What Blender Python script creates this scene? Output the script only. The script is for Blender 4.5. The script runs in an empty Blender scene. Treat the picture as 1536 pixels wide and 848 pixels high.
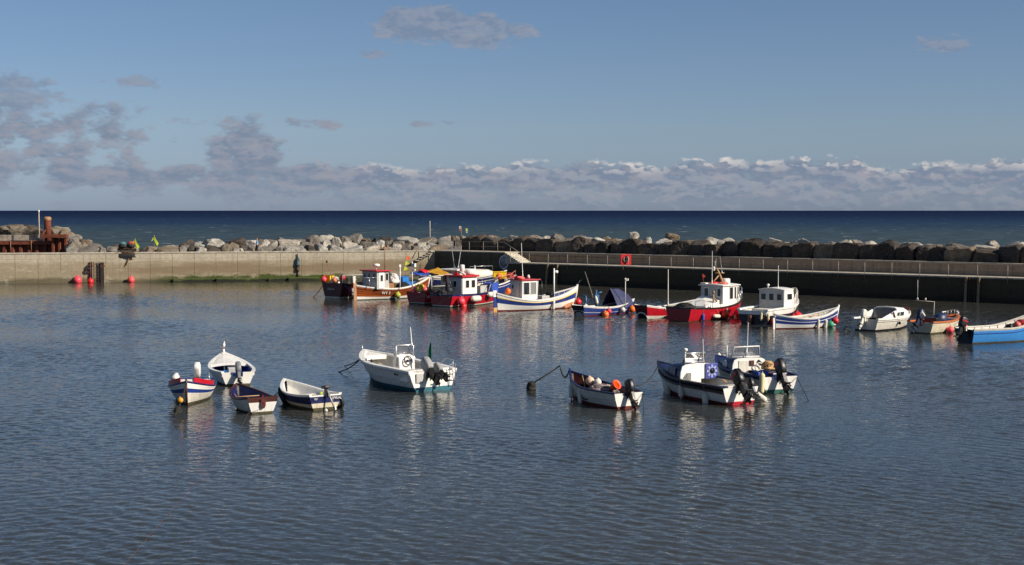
import bpy, bmesh, math, random
from math import sin, cos, pi, radians, sqrt, atan, atan2, tan
from mathutils import Vector, Matrix, noise
import numpy as np

scene = bpy.context.scene
COL = scene.collection
random.seed(7)

# ------------------------------------------------------------------ camera
H = 8.0                      # eye height above the water
FPX = 2133.0                 # focal length in photo pixels (50 mm on a 36 mm sensor)
PITCH = atan(108.0 / FPX)
cam_d = bpy.data.cameras.new('camera')
cam = bpy.data.objects.new('camera', cam_d)
COL.objects.link(cam)
cam_d.lens = 50.0
cam_d.sensor_width = 36.0
cam_d.clip_start = 0.5
cam_d.clip_end = 200000
cam.location = (0, 0, H)
cam.rotation_euler = (pi / 2 - PITCH, 0, 0)
scene.camera = cam


def ray(px, py):
    x = (px - 768.0) / FPX
    y = -(py - 424.0) / FPX
    # camera axes in world
    f = Vector((0, cos(PITCH), -sin(PITCH)))
    u = Vector((0, sin(PITCH), cos(PITCH)))
    return Vector((1, 0, 0)) * x + u * y + f


def at(px, py, z=0.0):
    """point of the horizontal plane z seen in the survey picture at (px, py)"""
    d = ray(px, py)
    t = (z - H) / d.z
    return Vector((0, 0, H)) + d * t


def atY(px, py, Y):
    d = ray(px, py)
    return Vector((0, 0, H)) + d * (Y / d.y)


# ------------------------------------------------------------------ helpers
def lin(c):
    return tuple(((v / 255.0) / 12.92 if v / 255.0 <= 0.04045 else ((v / 255.0 + 0.055) / 1.055) ** 2.4) for v in c)


class NT:
    """small node-tree writer"""
    def __init__(self, nt):
        self.nt = nt
        self.n = nt.nodes
        self.l = nt.links

    def node(self, typ, **kw):
        nd = self.n.new(typ)
        for k, v in kw.items():
            if k.startswith('_'):
                nd.inputs[k[1:]].default_value = v
            else:
                setattr(nd, k, v)
        return nd

    def link(self, a, b):
        self.l.new(a, b)

    def put(self, sock, v):
        if v is None:
            return
        if isinstance(v, bpy.types.NodeSocket):
            self.l.new(v, sock)
        else:
            if isinstance(v, (tuple, list)) and len(v) == 3 and sock.type == 'RGBA':
                v = (*v, 1)
            sock.default_value = v

    def math(self, op, a, b=None, c=None, clamp=False):
        m = self.n.new('ShaderNodeMath')
        m.operation = op
        m.use_clamp = clamp
        self.put(m.inputs[0], a)
        self.put(m.inputs[1], b)
        if c is not None:
            self.put(m.inputs[2], c)
        return m.outputs[0]

    def mix(self, fac, a, b, mode='MIX'):
        m = self.n.new('ShaderNodeMix')
        m.data_type = 'RGBA'
        m.blend_type = mode
        self.put(m.inputs[0], fac)
        self.put(m.inputs[6], a)
        self.put(m.inputs[7], b)
        return m.outputs[2]

    def ramp(self, fac, stops, interp='LINEAR'):
        r = self.n.new('ShaderNodeValToRGB')
        r.color_ramp.interpolation = interp
        e = r.color_ramp.elements
        while len(e) > 1:
            e.remove(e[-1])
        e[0].position = stops[0][0]
        c = stops[0][1]
        e[0].color = (*c, 1) if isinstance(c, tuple) else (c, c, c, 1)
        for p, c in stops[1:]:
            x = e.new(p)
            x.color = (*c, 1) if isinstance(c, tuple) else (c, c, c, 1)
        self.put(r.inputs[0], fac)
        return r.outputs[0]

    def maprange(self, v, a, b, c=0.0, d=1.0, smooth=False):
        m = self.n.new('ShaderNodeMapRange')
        m.interpolation_type = 'SMOOTHSTEP' if smooth else 'LINEAR'
        self.put(m.inputs[0], v)
        for i, x in enumerate((a, b, c, d)):
            self.put(m.inputs[i + 1], x)
        return m.outputs[0]

    def noise(self, vec, scale, detail=4, rough=0.55, dist=0.0, out=0):
        t = self.n.new('ShaderNodeTexNoise')
        if vec is not None:
            self.l.new(vec, t.inputs['Vector'])
        t.inputs['Scale'].default_value = scale
        t.inputs['Detail'].default_value = detail
        t.inputs['Roughness'].default_value = rough
        t.inputs['Distortion'].default_value = dist
        return t.outputs[out]

    def scaled(self, vec, s):
        m = self.n.new('ShaderNodeVectorMath')
        m.operation = 'MULTIPLY'
        self.l.new(vec, m.inputs[0])
        m.inputs[1].default_value = s
        return m.outputs[0]


def new_mat(name):
    m = bpy.data.materials.new(name)
    m.use_nodes = True
    t = NT(m.node_tree)
    b = m.node_tree.nodes['Principled BSDF']
    return m, t, b


_mats = {}


def paint(name, rgb, rough=0.45, wear=0.25, scale=3.0, metal=0.0, spec=0.5, bump=0.0, grime=0.0):
    """weathered paint, cloth, rubber or metal: base colour with blotchy wear"""
    if name in _mats:
        return _mats[name]
    m, t, b = new_mat(name)
    c = lin(rgb)
    co = t.node('ShaderNodeTexCoord').outputs['Object']
    n1 = t.noise(co, scale, 6, 0.65)
    n2 = t.noise(t.scaled(co, (1, 1, 0.25)), scale * 5, 3, 0.6)
    n3 = t.noise(t.scaled(co, (7, 7, 0.5)), 1.0, 4, 0.65)
    f = t.maprange(t.math('ADD', t.math('MULTIPLY', n1, 0.6), t.math('MULTIPLY', n2, 0.4)), 0.38, 0.66)
    dark = tuple(v * (1 - wear) for v in c)
    light = tuple(min(v * (1 + wear * 0.35) + 0.01 * wear, 0.9) for v in c)
    cc = t.mix(f, dark, light)
    if grime:
        cc = t.mix(t.maprange(n3, 0.55, 0.74, 0, grime), cc, (0.10, 0.07, 0.045))
    t.put(b.inputs['Base Color'], cc)
    t.put(b.inputs['Roughness'], t.maprange(n2, 0.3, 0.7, max(rough - 0.1, 0.05), min(rough + 0.15, 1)))
    b.inputs['Metallic'].default_value = metal
    b.inputs['Specular IOR Level'].default_value = spec
    if bump:
        bp = t.node('ShaderNodeBump')
        bp.inputs['Strength'].default_value = 0.6
        bp.inputs['Distance'].default_value = bump
        t.link(n2, bp.inputs['Height'])
        t.link(bp.outputs[0], b.inputs['Normal'])
    _mats[name] = m
    return m


class MB:
    """collects shapes and links them as ONE mesh object"""
    def __init__(self):
        self.v, self.f, self.m, self.s = [], [], [], []

    def add(self, verts, faces, mi=0, smooth=False):
        o = len(self.v)
        self.v += [tuple(v) for v in verts]
        for f in faces:
            self.f.append(tuple(i + o for i in f))
            self.m.append(mi)
            self.s.append(smooth)
        return self

    def box(self, c, size, mi=0, rot=None, taper=1.0):
        sx, sy, sz = size[0] / 2, size[1] / 2, size[2] / 2
        vs = []
        for z in (-1, 1):
            k = taper if z > 0 else 1.0
            for x, y in ((-1, -1), (1, -1), (1, 1), (-1, 1)):
                p = Vector((x * sx * k, y * sy * k, z * sz))
                if rot is not None:
                    p = rot @ p
                vs.append(p + Vector(c))
        return self.add(vs, [(3, 2, 1, 0), (4, 5, 6, 7), (0, 1, 5, 4), (1, 2, 6, 5), (2, 3, 7, 6), (3, 0, 4, 7)], mi)

    def tube(self, pts, r, n=8, mi=0, caps=True):
        pts = [Vector(p) for p in pts]
        rs = r if isinstance(r, (list, tuple)) else [r] * len(pts)
        vs, fs = [], []
        up = None
        for i, p in enumerate(pts):
            if i == 0:
                d = pts[1] - p
            elif i == len(pts) - 1:
                d = p - pts[i - 1]
            else:
                d = (pts[i + 1] - pts[i - 1])
            d.normalize()
            if up is None:
                up = Vector((0, 0, 1)) if abs(d.z) < 0.9 else Vector((1, 0, 0))
            a = d.cross(up)
            if a.length < 1e-5:
                a = d.cross(Vector((0, 1, 0)))
            a.normalize()
            b = a.cross(d).normalized()
            up = b
            for k in range(n):
                t = 2 * pi * k / n
                vs.append(p + (a * cos(t) + b * sin(t)) * rs[i])
        for i in range(len(pts) - 1):
            for k in range(n):
                k2 = (k + 1) % n
                fs.append((i * n + k, i * n + k2, (i + 1) * n + k2, (i + 1) * n + k))
        self.add(vs, fs, mi, True)
        if caps:
            o = len(pts) - 1
            self.add(vs[:n], [tuple(range(n))], mi)
            self.add(vs[o * n:], [tuple(range(n))[::-1]], mi)
        return self

    def lathe(self, prof, c=(0, 0, 0), n=20, mi=0, rot=None, squash=(1, 1)):
        """prof = [(r, z)...] turned about z"""
        vs, fs = [], []
        for r, z in prof:
            for k in range(n):
                t = 2 * pi * k / n
                p = Vector((r * cos(t) * squash[0], r * sin(t) * squash[1], z))
                if rot is not None:
                    p = rot @ p
                vs.append(p + Vector(c))
        for i in range(len(prof) - 1):
            for k in range(n):
                k2 = (k + 1) % n
                fs.append((i * n + k, i * n + k2, (i + 1) * n + k2, (i + 1) * n + k))
        fs.append(tuple(range(n))[::-1])
        o = (len(prof) - 1) * n
        fs.append(tuple(o + k for k in range(n)))
        return self.add(vs, fs, mi, True)

    def prism(self, poly, y0, y1, mi=0, topscale=None):
        """side profile poly [(x, z)...] extruded across y"""
        n = len(poly)
        vs = [(x, y0, z) for x, z in poly] + [(x, y1, z) for x, z in poly]
        fs = [tuple(range(n)), tuple(range(n, 2 * n))[::-1]]
        for i in range(n):
            j = (i + 1) % n
            fs.append((j, i, n + i, n + j))
        return self.add(vs, fs, mi)

    def torus(self, c, R, r, rot=None, n=24, m=8, mi=0):
        vs, fs = [], []
        for i in range(n):
            a = 2 * pi * i / n
            for j in range(m):
                b = 2 * pi * j / m
                p = Vector(((R + r * cos(b)) * cos(a), (R + r * cos(b)) * sin(a), r * sin(b)))
                if rot is not None:
                    p = rot @ p
                vs.append(p + Vector(c))
        for i in range(n):
            for j in range(m):
                i2, j2 = (i + 1) % n, (j + 1) % m
                fs.append((i * m + j, i2 * m + j, i2 * m + j2, i * m + j2))
        return self.add(vs, fs, mi, True)

    def grid(self, rows, mi=0, smooth=True, flip=False):
        n = len(rows[0])
        vs = [p for r in rows for p in r]
        fs = []
        for i in range(len(rows) - 1):
            for j in range(n - 1):
                q = (i * n + j, i * n + j + 1, (i + 1) * n + j + 1, (i + 1) * n + j)
                fs.append(q[::-1] if flip else q)
        return self.add(vs, fs, mi, smooth)

    def sweep(self, path, w, h, mi=0, z0=0.0):
        """rectangular bar along a path: w across (horizontal), h up from z0"""
        path = [Vector(p) for p in path]
        rows = []
        for i, p in enumerate(path):
            d = path[min(i + 1, len(path) - 1)] - path[max(i - 1, 0)]
            d.z = 0
            if d.length < 1e-6:
                d = Vector((1, 0, 0))
            d.normalize()
            a = Vector((-d.y, d.x, 0)) * (w / 2)
            zz = Vector((0, 0, z0))
            hh = Vector((0, 0, z0 + h))
            rows.append([p - a + zz, p + a + zz, p + a + hh, p - a + hh, p - a + zz])
        self.grid(rows, mi, False)
        self.add(rows[0][:4], [(0, 1, 2, 3)], mi)
        self.add(rows[-1][:4], [(3, 2, 1, 0)], mi)
        return self

    def build(self, name, mats, parent=None, bev=0.0, fix=True):
        me = bpy.data.meshes.new(name)
        me.from_pydata(self.v, [], self.f)
        if not isinstance(mats, (list, tuple)):
            mats = [mats]
        for m in mats:
            me.materials.append(m)
        me.polygons.foreach_set('material_index', self.m)
        me.polygons.foreach_set('use_smooth', self.s)
        me.update()
        if fix:
            bm = bmesh.new()
            bm.from_mesh(me)
            bmesh.ops.remove_doubles(bm, verts=bm.verts, dist=1e-5)
            bmesh.ops.recalc_face_normals(bm, faces=bm.faces)
            bm.to_mesh(me)
            bm.free()
        o = bpy.data.objects.new(name, me)
        COL.objects.link(o)
        if parent is not None:
            o.parent = parent
        if bev:
            md = o.modifiers.new('edge', 'BEVEL')
            md.width = bev
            md.segments = 2
            md.limit_method = 'ANGLE'
            md.angle_limit = radians(40)
        return o


def tag(o, label=None, cat=None, group=None, kind=None):
    if label:
        o['label'] = label
    if cat:
        o['category'] = cat
    if group:
        o['group'] = group
    if kind:
        o['kind'] = kind
    return o


def thing(name, label, cat, loc=(0, 0, 0), rz=0.0, group=None, tilt=(0, 0)):
    o = bpy.data.objects.new(name, None)
    o.empty_display_size = 0.3
    COL.objects.link(o)
    o.location = loc
    o.rotation_euler = (tilt[0], tilt[1], rz)
    return tag(o, label, cat, group)


def sphere_prof(r, n=10, cz=0.0):
    return [(max(r * sin(pi * i / n), 1e-4), cz - r * cos(pi * i / n)) for i in range(n + 1)]


def rotv(axis, a):
    return Matrix.Rotation(a, 3, axis)


def rot_to(d):
    """rotation that carries +z onto d"""
    return Vector(d).to_track_quat('Z', 'Y').to_matrix()


def text_part(s, size, mat, parent, M, name='lettering', depth=0.006):
    cu = bpy.data.curves.new('lettering_curve', 'FONT')
    cu.body = s
    cu.size = size
    cu.align_x = 'CENTER'
    cu.align_y = 'CENTER'
    cu.extrude = depth
    tmp = bpy.data.objects.new('lettering_tmp', cu)
    COL.objects.link(tmp)
    dg = bpy.context.evaluated_depsgraph_get()
    me = bpy.data.meshes.new_from_object(tmp.evaluated_get(dg))
    bpy.data.objects.remove(tmp)
    bpy.data.curves.remove(cu)
    me.materials.clear()
    me.materials.append(mat)
    me.transform(M)
    o = bpy.data.objects.new(name, me)
    COL.objects.link(o)
    o.parent = parent
    return o


def frame_mat(origin, xdir, ydir):
    x = Vector(xdir).normalized()
    y = Vector(ydir)
    y = (y - x * y.dot(x)).normalized()
    z = x.cross(y)
    M = Matrix((x, y, z)).transposed().to_4x4()
    M.translation = Vector(origin)
    return M


# ------------------------------------------------------------------ light
SUN_AZ = radians(114)        # clockwise from +Y
SUN_EL = radians(31)
SUN_V = Vector((cos(SUN_EL) * sin(SUN_AZ), cos(SUN_EL) * cos(SUN_AZ), sin(SUN_EL)))
sd = bpy.data.lights.new('sun', 'SUN')
sd.energy = 5.0
sd.angle = radians(0.53)
sd.color = (1.0, 0.9, 0.76)
sun = bpy.data.objects.new('sun', sd)
COL.objects.link(sun)
sun.rotation_euler = (-SUN_V).to_track_quat('-Z', 'Y').to_euler()

scene.view_settings.view_transform = 'Standard'
scene.view_settings.look = 'None'
scene.view_settings.exposure = 0.35
scene.view_settings.gamma = 1.0
scene.view_settings.use_curve_mapping = False
scene.cycles.use_denoising = True
scene.cycles.max_bounces = 6
scene.cycles.diffuse_bounces = 3
scene.cycles.glossy_bounces = 3
scene.cycles.transparent_max_bounces = 8
scene.cycles.caustics_reflective = False
scene.cycles.caustics_refractive = False


def build_world():
    w = bpy.data.worlds.new('World')
    scene.world = w
    w.use_nodes = True
    t = NT(w.node_tree)
    bg = w.node_tree.nodes['Background']
    sky = t.node('ShaderNodeTexSky', sky_type='NISHITA')
    sky.sun_disc = False
    sky.sun_elevation = SUN_EL
    sky.sun_rotation = SUN_AZ
    sky.altitude = 0
    sky.air_density = 1.0
    sky.dust_density = 0.3
    sky.ozone_density = 2.0
    d = t.node('ShaderNodeTexCoord').outputs['Generated']
    sp = t.node('ShaderNodeSeparateXYZ')
    t.link(d, sp.inputs[0])
    X, Y, Z = sp.outputs
    az = t.math('MULTIPLY', t.math('ARCTAN2', X, Y), 180 / pi)          # degrees, 0 straight out to sea
    el = t.math('MULTIPLY', t.math('ARCSINE', Z), 180 / pi)
    # the low sky is a little duller and bluer than a clean model atmosphere
    low = t.ramp(t.maprange(el, 0, 40), [(0.0, SKY_LOW), (0.08, SKY_MIDLOW), (0.22, SKY_MID), (0.6, (1, 1, 1))])
    base = t.mix(1.0, sky.outputs[0], low, 'MULTIPLY')

    def co(sx, sy, off=(0, 0, 0), warp=True):
        c = t.node('ShaderNodeCombineXYZ')
        t.put(c.inputs[0], t.math('MULTIPLY_ADD', az, sx, off[0]))
        t.put(c.inputs[1], t.math('MULTIPLY_ADD', el, sy, off[1]))
        c.inputs[2].default_value = off[2]
        return c.outputs[0]

    def ell(a0, e0, ra, re):
        dx = t.math('MULTIPLY', t.math('SUBTRACT', az, a0), 1 / ra)
        dy = t.math('MULTIPLY', t.math('SUBTRACT', el, e0), 1 / re)
        r2 = t.math('ADD', t.math('MULTIPLY', dx, dx), t.math('MULTIPLY', dy, dy))
        return t.math('SUBTRACT', 1.0, t.math('SQRT', r2))             # 1 at the centre, 0 on the rim

    def maxi(*a):
        r = a[0]
        for b in a[1:]:
            r = t.math('MAXIMUM', r, b)
        return r

    # cumulus bank along the horizon
    n0 = t.noise(co(0.42, 1.05), 1.0, 9, 0.60)
    n1 = t.noise(co(0.42, 1.05, (0.06, 0.20, 0)), 1.0, 6, 0.58)         # the same puffs, a step up towards the sun
    n0b = t.noise(co(0.42, 1.05), 1.0, 6, 0.58)
    def puff(off):
        v = t.node('ShaderNodeTexVoronoi', feature='F1')
        wv = t.node('ShaderNodeVectorMath', operation='ADD')
        t.link(co(0.85, 1.55, off), wv.inputs[0])
        t.link(t.scaled(t.noise(co(1.2, 2.4), 1.0, 3, 0.5, out=1), (0.5, 0.5, 0)), wv.inputs[1])
        t.link(wv.outputs[0], v.inputs['Vector'])
        v.inputs['Scale'].default_value = 1.0
        v.inputs['Detail'].default_value = 2.0
        v.inputs['Roughness'].default_value = 0.55
        v.inputs['Lacunarity'].default_value = 2.3
        return t.math('SUBTRACT', 1.34, v.outputs['Distance'])
    pf = puff((0, 0, 0))
    pf1 = puff((0.12, 0.24, 0))
    mid = t.noise(co(0.9, 2.5, (7, 1, 2)), 1.0, 7, 0.62)
    fine = t.noise(co(1.3, 5.0, (4, 2, 5)), 1.0, 7, 0.62)
    topn = t.noise(co(0.16, 0.0, (9, 3, 1)), 1.0, 4, 0.6)
    top = t.math('MULTIPLY_ADD', t.math('SUBTRACT', topn, 0.5), 1.7, 2.25)
    up = t.maprange(t.math('SUBTRACT', top, el), -0.50, 0.70, -0.40, 0.19)
    dn = t.maprange(el, 0.2, 1.1, -0.14, 0.0)
    gap = t.maprange(az, -15.5, -3.5, -0.085, 0.005)
    bank = t.math('ADD', t.math('ADD', up, dn), gap)
    left = t.maprange(ell(-19.5, 2.5, 9.0, 2.6), -0.45, 0.55, -0.40, 0.10)
    heap = t.maprange(ell(-10.6, 2.0, 2.1, 1.9), -0.45, 0.55, -0.40, 0.19)
    wis = maxi(t.maprange(ell(-14.6, 5.0, 2.2, 0.55), -0.7, 0.7, -0.4, 0.08), t.maprange(ell(-19.6, 4.3, 3.6, 1.3), -0.6, 0.6, -0.4, 0.14),
               t.maprange(ell(16.6, 6.4, 1.9, 0.6), -0.7, 0.7, -0.4, 0.05), t.maprange(ell(-7.9, 3.4, 2.0, 0.5), -0.7, 0.7, -0.4, 0.08),
               t.maprange(ell(-5.4, 6.2, 1.3, 0.35), -0.7, 0.7, -0.4, 0.05),
               t.maprange(ell(-2.9, 3.5, 1.6, 0.35), -0.7, 0.7, -0.4, 0.06), t.maprange(ell(-12.0, 3.5, 3.5, 0.7), -0.7, 0.7, -0.4, 0.03))
    lonef = maxi(t.maprange(ell(-3.6, 7.35, 2.6, 1.0), -0.5, 0.6, -0.40, 0.27), t.maprange(ell(-1.5, 7.15, 2.7, 0.85), -0.5, 0.6, -0.40, 0.25))
    nmix = t.math('ADD', t.math('MULTIPLY', pf, 0.22), t.math('ADD', t.math('MULTIPLY', n0, 0.47), t.math('ADD', t.math('MULTIPLY', mid, 0.20), t.math('MULTIPLY', fine, 0.12))))
    prof = maxi(bank, left, heap, wis, lonef)
    dens = t.math('ADD', nmix, prof)
    alpha = t.maprange(dens, 0.455, 0.60, 0, 1, True)
    grad = t.math('ADD', t.math('MULTIPLY', t.math('SUBTRACT', n0b, n1), 0.8), t.math('MULTIPLY', t.math('SUBTRACT', pf, pf1), 0.5))
    lit = t.maprange(grad, -0.04, 0.09, 0, 1, True)
    toplit = t.maprange(t.math('SUBTRACT', top, el), 0.85, 0.1, 0, 1, True)
    azlit = t.maprange(az, -9, -3, 0.04, 1.0)
    low = t.maprange(el, 3.4, 2.7, 0.04, 1.0)
    k = t.math('MULTIPLY', t.math('MULTIPLY', lit, t.math('MULTIPLY_ADD', toplit, 0.9, 0.10)), t.math('MULTIPLY', low, azlit), clamp=True)
    soft = t.maprange(t.math('MULTIPLY_ADD', grad, 1.0, mid), 0.36, 0.66, 0.0, 1.0)
    shade = t.mix(soft, CL_DARK, CL_MID)
    warm = t.mix(t.maprange(mid, 0.48, 0.62, 0, 0.75), shade, CL_PINK)
    ccol = t.mix(k, warm, CL_LIT)
    ab = t.math('MULTIPLY', alpha, t.math('MULTIPLY', t.maprange(el, 0.0, 1.2, 0.32, 0.93), t.maprange(el, 3.2, 4.6, 1.0, 0.75)))
    fin = t.mix(ab, base, ccol)
    t.link(fin, bg.inputs['Color'])
    bg.inputs['Strength'].default_value = SKY_STR


SKY_STR = 0.06
SKY_LOW = (0.51, 0.68, 1.26)
SKY_MIDLOW = (0.70, 0.80, 1.10)
SKY_MID = (0.71, 0.80, 1.0)
CL_DARK = (2.55, 3.2, 4.45)
CL_MID = (3.25, 3.8, 4.9)
CL_PINK = (4.1, 4.15, 4.9)
CL_LIT = (9.8, 9.2, 8.7)
build_world()
# ------------------------------------------------------------------ wall lines (plan)
P0 = at(0, 425.6)
PC = at(652, 418.7)
P1 = at(1536, 456.0)
LD = (PC - P0).normalized()           # along the lit wall
RD = (P1 - PC).normalized()           # along the shaded wall, towards the camera
LN = Vector((LD.y, -LD.x, 0))         # harbour-side normals
RN = Vector((RD.y, -RD.x, 0))
if LN.y > 0: LN = -LN
if RN.x > 0: RN = -RN
WTOP = 3.35
LEDGE = 2.2


def on_line(o, d, px, z=0.0):
    """point of the plan line o + s*d that stands in picture column px"""
    k = (px - 768.0) / FPX
    c = cos(PITCH)
    s = (k * (o.y * c + (H - z) * sin(PITCH)) - o.x) / (d.x - k * d.y * c)
    return o + d * s


def onL(px):
    return on_line(P0, LD, px)


def onR(px):
    return on_line(PC, RD, px)


LSTART = P0 - LD * 26
REND = P1 + RD * 16
RLEN = (REND - PC).length


# ------------------------------------------------------------------ water
def water_mat():
    m, t, b = new_mat('harbour_water')
    geo = t.node('ShaderNodeNewGeometry')
    P = geo.outputs['Position']
    # suspended silt: browner close in by the walls and in drifting patches
    patch = t.noise(t.scaled(P, (0.02, 0.045, 1)), 1.0, 4, 0.55)
    sp = t.node('ShaderNodeSeparateXYZ')
    t.link(P, sp.inputs[0])
    near = t.maprange(sp.outputs[1], 112, 160)
    silt = t.math('ADD', t.maprange(patch, 0.38, 0.66), near, clamp=True)
    t.put(b.inputs['Base Color'], t.mix(silt, W_CLEAR, W_SILT))
    b.inputs['Roughness'].default_value = 0.06
    b.inputs['IOR'].default_value = 1.27
    # capillary ripples too small to model
    a = t.noise(t.scaled(P, (3.2, 6.4, 1)), 1.0, 3, 0.6, out=1)
    a2 = t.noise(t.scaled(P, (9.0, 16.0, 1)), 1.0, 2, 0.6, out=1)
    gust = t.maprange(t.noise(t.scaled(P, (0.03, 0.08, 1)), 1.0, 3, 0.6), 0.36, 0.66, 0.45, 1.35)
    vm = t.node('ShaderNodeVectorMath', operation='SUBTRACT')
    t.link(a, vm.inputs[0]); vm.inputs[1].default_value = (0.5, 0.5, 0.5)
    vm2 = t.node('ShaderNodeVectorMath', operation='SUBTRACT')
    t.link(a2, vm2.inputs[0]); vm2.inputs[1].default_value = (0.5, 0.5, 0.5)
    s1 = t.node('ShaderNodeVectorMath', operation='MULTIPLY')
    t.link(vm.outputs[0], s1.inputs[0]); s1.inputs[1].default_value = (0.30, 0.38, 0)
    s2 = t.node('ShaderNodeVectorMath', operation='MULTIPLY')
    t.link(vm2.outputs[0], s2.inputs[0]); s2.inputs[1].default_value = (0.24, 0.30, 0)
    ad = t.node('ShaderNodeVectorMath', operation='ADD')
    t.link(s1.outputs[0], ad.inputs[0]); t.link(s2.outputs[0], ad.inputs[1])
    sc = t.node('ShaderNodeVectorMath', operation='SCALE')
    t.link(ad.outputs[0], sc.inputs[0]); t.link(gust, sc.inputs['Scale'])
    nn = t.node('ShaderNodeVectorMath', operation='ADD')
    t.link(geo.outputs['Normal'], nn.inputs[0]); t.link(sc.outputs[0], nn.inputs[1])
    no = t.node('ShaderNodeVectorMath', operation='NORMALIZE')
    t.link(nn.outputs[0], no.inputs[0])
    t.link(no.outputs[0], b.inputs['Normal'])
    return m


W_CLEAR = (0.026, 0.031, 0.032)
W_SILT = (0.048, 0.047, 0.039)


def wave_field(X, Y):
    """height of the harbour water: many small wind waves with gusts"""
    rs = np.random.RandomState(11)
    Z = np.zeros_like(X)
    # slow modulation
    mod = np.zeros_like(X)
    for i in range(9):
        lam = rs.uniform(7, 40)
        th = rs.uniform(0, 2 * pi)
        mod += np.cos(2 * pi / lam * (X * cos(th) * 0.6 + Y * sin(th)) + rs.uniform(0, 6.28))
    mod = 0.80 + 0.21 * mod
    mod = np.clip(mod, 0.3, 1.7)
    n = 80
    xs = (X + 0.15 * Y) / (12 + 0.42 * Y)
    wfam = np.clip(0.5 + 0.8 * xs + 0.25 * np.sin(X * 0.11 + Y * 0.07), 0.1, 0.9)
    for i in range(n):
        lam = 0.23 * (1.0 / 0.23) ** (rs.uniform(0, 1) ** 1.1)
        fam = i % 2
        th = (radians(58) if fam else radians(118)) + rs.normal(0, 0.34)
        slope = WAVE_SLOPE * (0.6 + 0.8 * rs.rand()) * (1.0 if lam < 0.8 else 0.6)
        k = 2 * pi / lam
        ph = k * (X * cos(th) + Y * sin(th)) + rs.uniform(0, 6.28)
        Z += slope / k * np.sin(ph) * (wfam if fam else 1 - wfam) * 1.55
    return Z * mod


WAVE_SLOPE = 0.0115


def build_water():
    mat = water_mat()
    xs_min, xs_max = -82, 78
    verts, faces = [], []
    allv, allf = [], []
    off = 0
    # strips of growing cell size so the sheet stays light
    ys = [14.0]
    st = [0.10]
    def cell(y):
        return 0.06 + 0.0009 * max(y - 28, 0)
    rowsY = [14.0]
    while rowsY[-1] < 176:
        rowsY.append(rowsY[-1] + cell(rowsY[-1]))
    rowsY = np.array(rowsY)
    # fan-shaped: the sheet is a wedge a little wider than anything the camera could see
    ncol = 1300
    u = np.linspace(-1, 1, ncol)
    half = 12 + rowsY * 0.42
    X = u[None, :] * half[:, None]
    Y = np.repeat(rowsY[:, None], ncol, 1)
    Z = wave_field(X, Y)
    fade = np.clip((172 - Y) / 4, 0, 1)
    Z = Z * fade
    co = np.stack([X, Y, Z], -1).reshape(-1, 3)
    nr = len(rowsY)
    idx = np.arange(nr * ncol).reshape(nr, ncol)
    q = np.stack([idx[:-1, :-1], idx[:-1, 1:], idx[1:, 1:], idx[1:, :-1]], -1).reshape(-1, 4)
    me = bpy.data.meshes.new('harbour_water')
    me.vertices.add(len(co))
    me.vertices.foreach_set('co', co.astype(np.float32).ravel())
    me.loops.add(q.size)
    me.loops.foreach_set('vertex_index', q.astype(np.int32).ravel())
    me.polygons.add(len(q))
    me.polygons.foreach_set('loop_start', np.arange(0, q.size, 4, dtype=np.int32))
    me.polygons.foreach_set('use_smooth', np.ones(len(q), dtype=bool))
    me.update(calc_edges=True)
    me.materials.append(mat)
    o = bpy.data.objects.new('harbour_water', me)
    COL.objects.link(o)
    tag(o, kind='structure')


build_water()


def sea_mat():
    m, t, b = new_mat('open_sea')
    geo = t.node('ShaderNodeNewGeometry')
    P = geo.outputs['Position']
    sp = t.node('ShaderNodeSeparateXYZ')
    t.link(P, sp.inputs[0])
    lg = t.math('LOGARITHM', sp.outputs[1], 10.0)
    wob = t.noise(t.scaled(P, (0.0012, 0.004, 1)), 1.0, 4, 0.6)
    lgw = t.math('MULTIPLY_ADD', t.math('SUBTRACT', wob, 0.5), 0.30, lg)
    # shoal water is greener inshore, deep navy outside
    c = t.ramp(t.maprange(lgw, 2.2, 4.0), [(0.0, SEA_A), (0.28, SEA_B), (0.44, SEA_C), (0.62, SEA_D), (1.0, SEA_E)])
    chop = t.noise(t.scaled(P, (0.13, 0.10, 1)), 1.0, 6, 0.7)
    c = t.mix(t.maprange(chop, 0.38, 0.64), t.mix(0.55, c, (0, 0, 0)), c)
    # a few breaking crests
    foam = t.noise(t.scaled(P, (0.10, 0.12, 1)), 1.0, 4, 0.6)
    fm = t.maprange(foam, 0.685, 0.72)
    c2 = t.mix(fm, c, (0.55, 0.57, 0.58))
    df = t.node('ShaderNodeBsdfDiffuse')
    t.link(c2, df.inputs['Color'])
    gl = t.node('ShaderNodeBsdfGlossy')
    gl.inputs['Roughness'].default_value = 0.42
    gl.inputs['Color'].default_value = (0.75, 0.85, 1, 1)
    mx = t.node('ShaderNodeMixShader')
    mx.inputs[0].default_value = SEA_GLOSS
    t.link(df.outputs[0], mx.inputs[1])
    t.link(gl.outputs[0], mx.inputs[2])
    out = m.node_tree.nodes['Material Output']
    t.link(mx.outputs[0], out.inputs['Surface'])
    return m


SEA_GLOSS = 0.03
SEA_A = (0.078, 0.104, 0.112)
SEA_B = (0.053, 0.089, 0.118)
SEA_C = (0.020, 0.048, 0.108)
SEA_D = (0.009, 0.023, 0.070)
SEA_E = (0.004, 0.011, 0.052)

mb = MB()
# the sea lies outside the breakwater; one sheet to the horizon, a hand's breadth under the harbour sheet
R = 90000
ysr = [171, 260, 500, 1200, 4000, 15000, R]
mb.grid([[(-y * 1.2 - 300, y, -0.05), (0, y, -0.05), (y * 1.2 + 300, y, -0.05)] for y in ysr], 0, False)
tag(mb.build('sea', sea_mat()), kind='structure')
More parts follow.
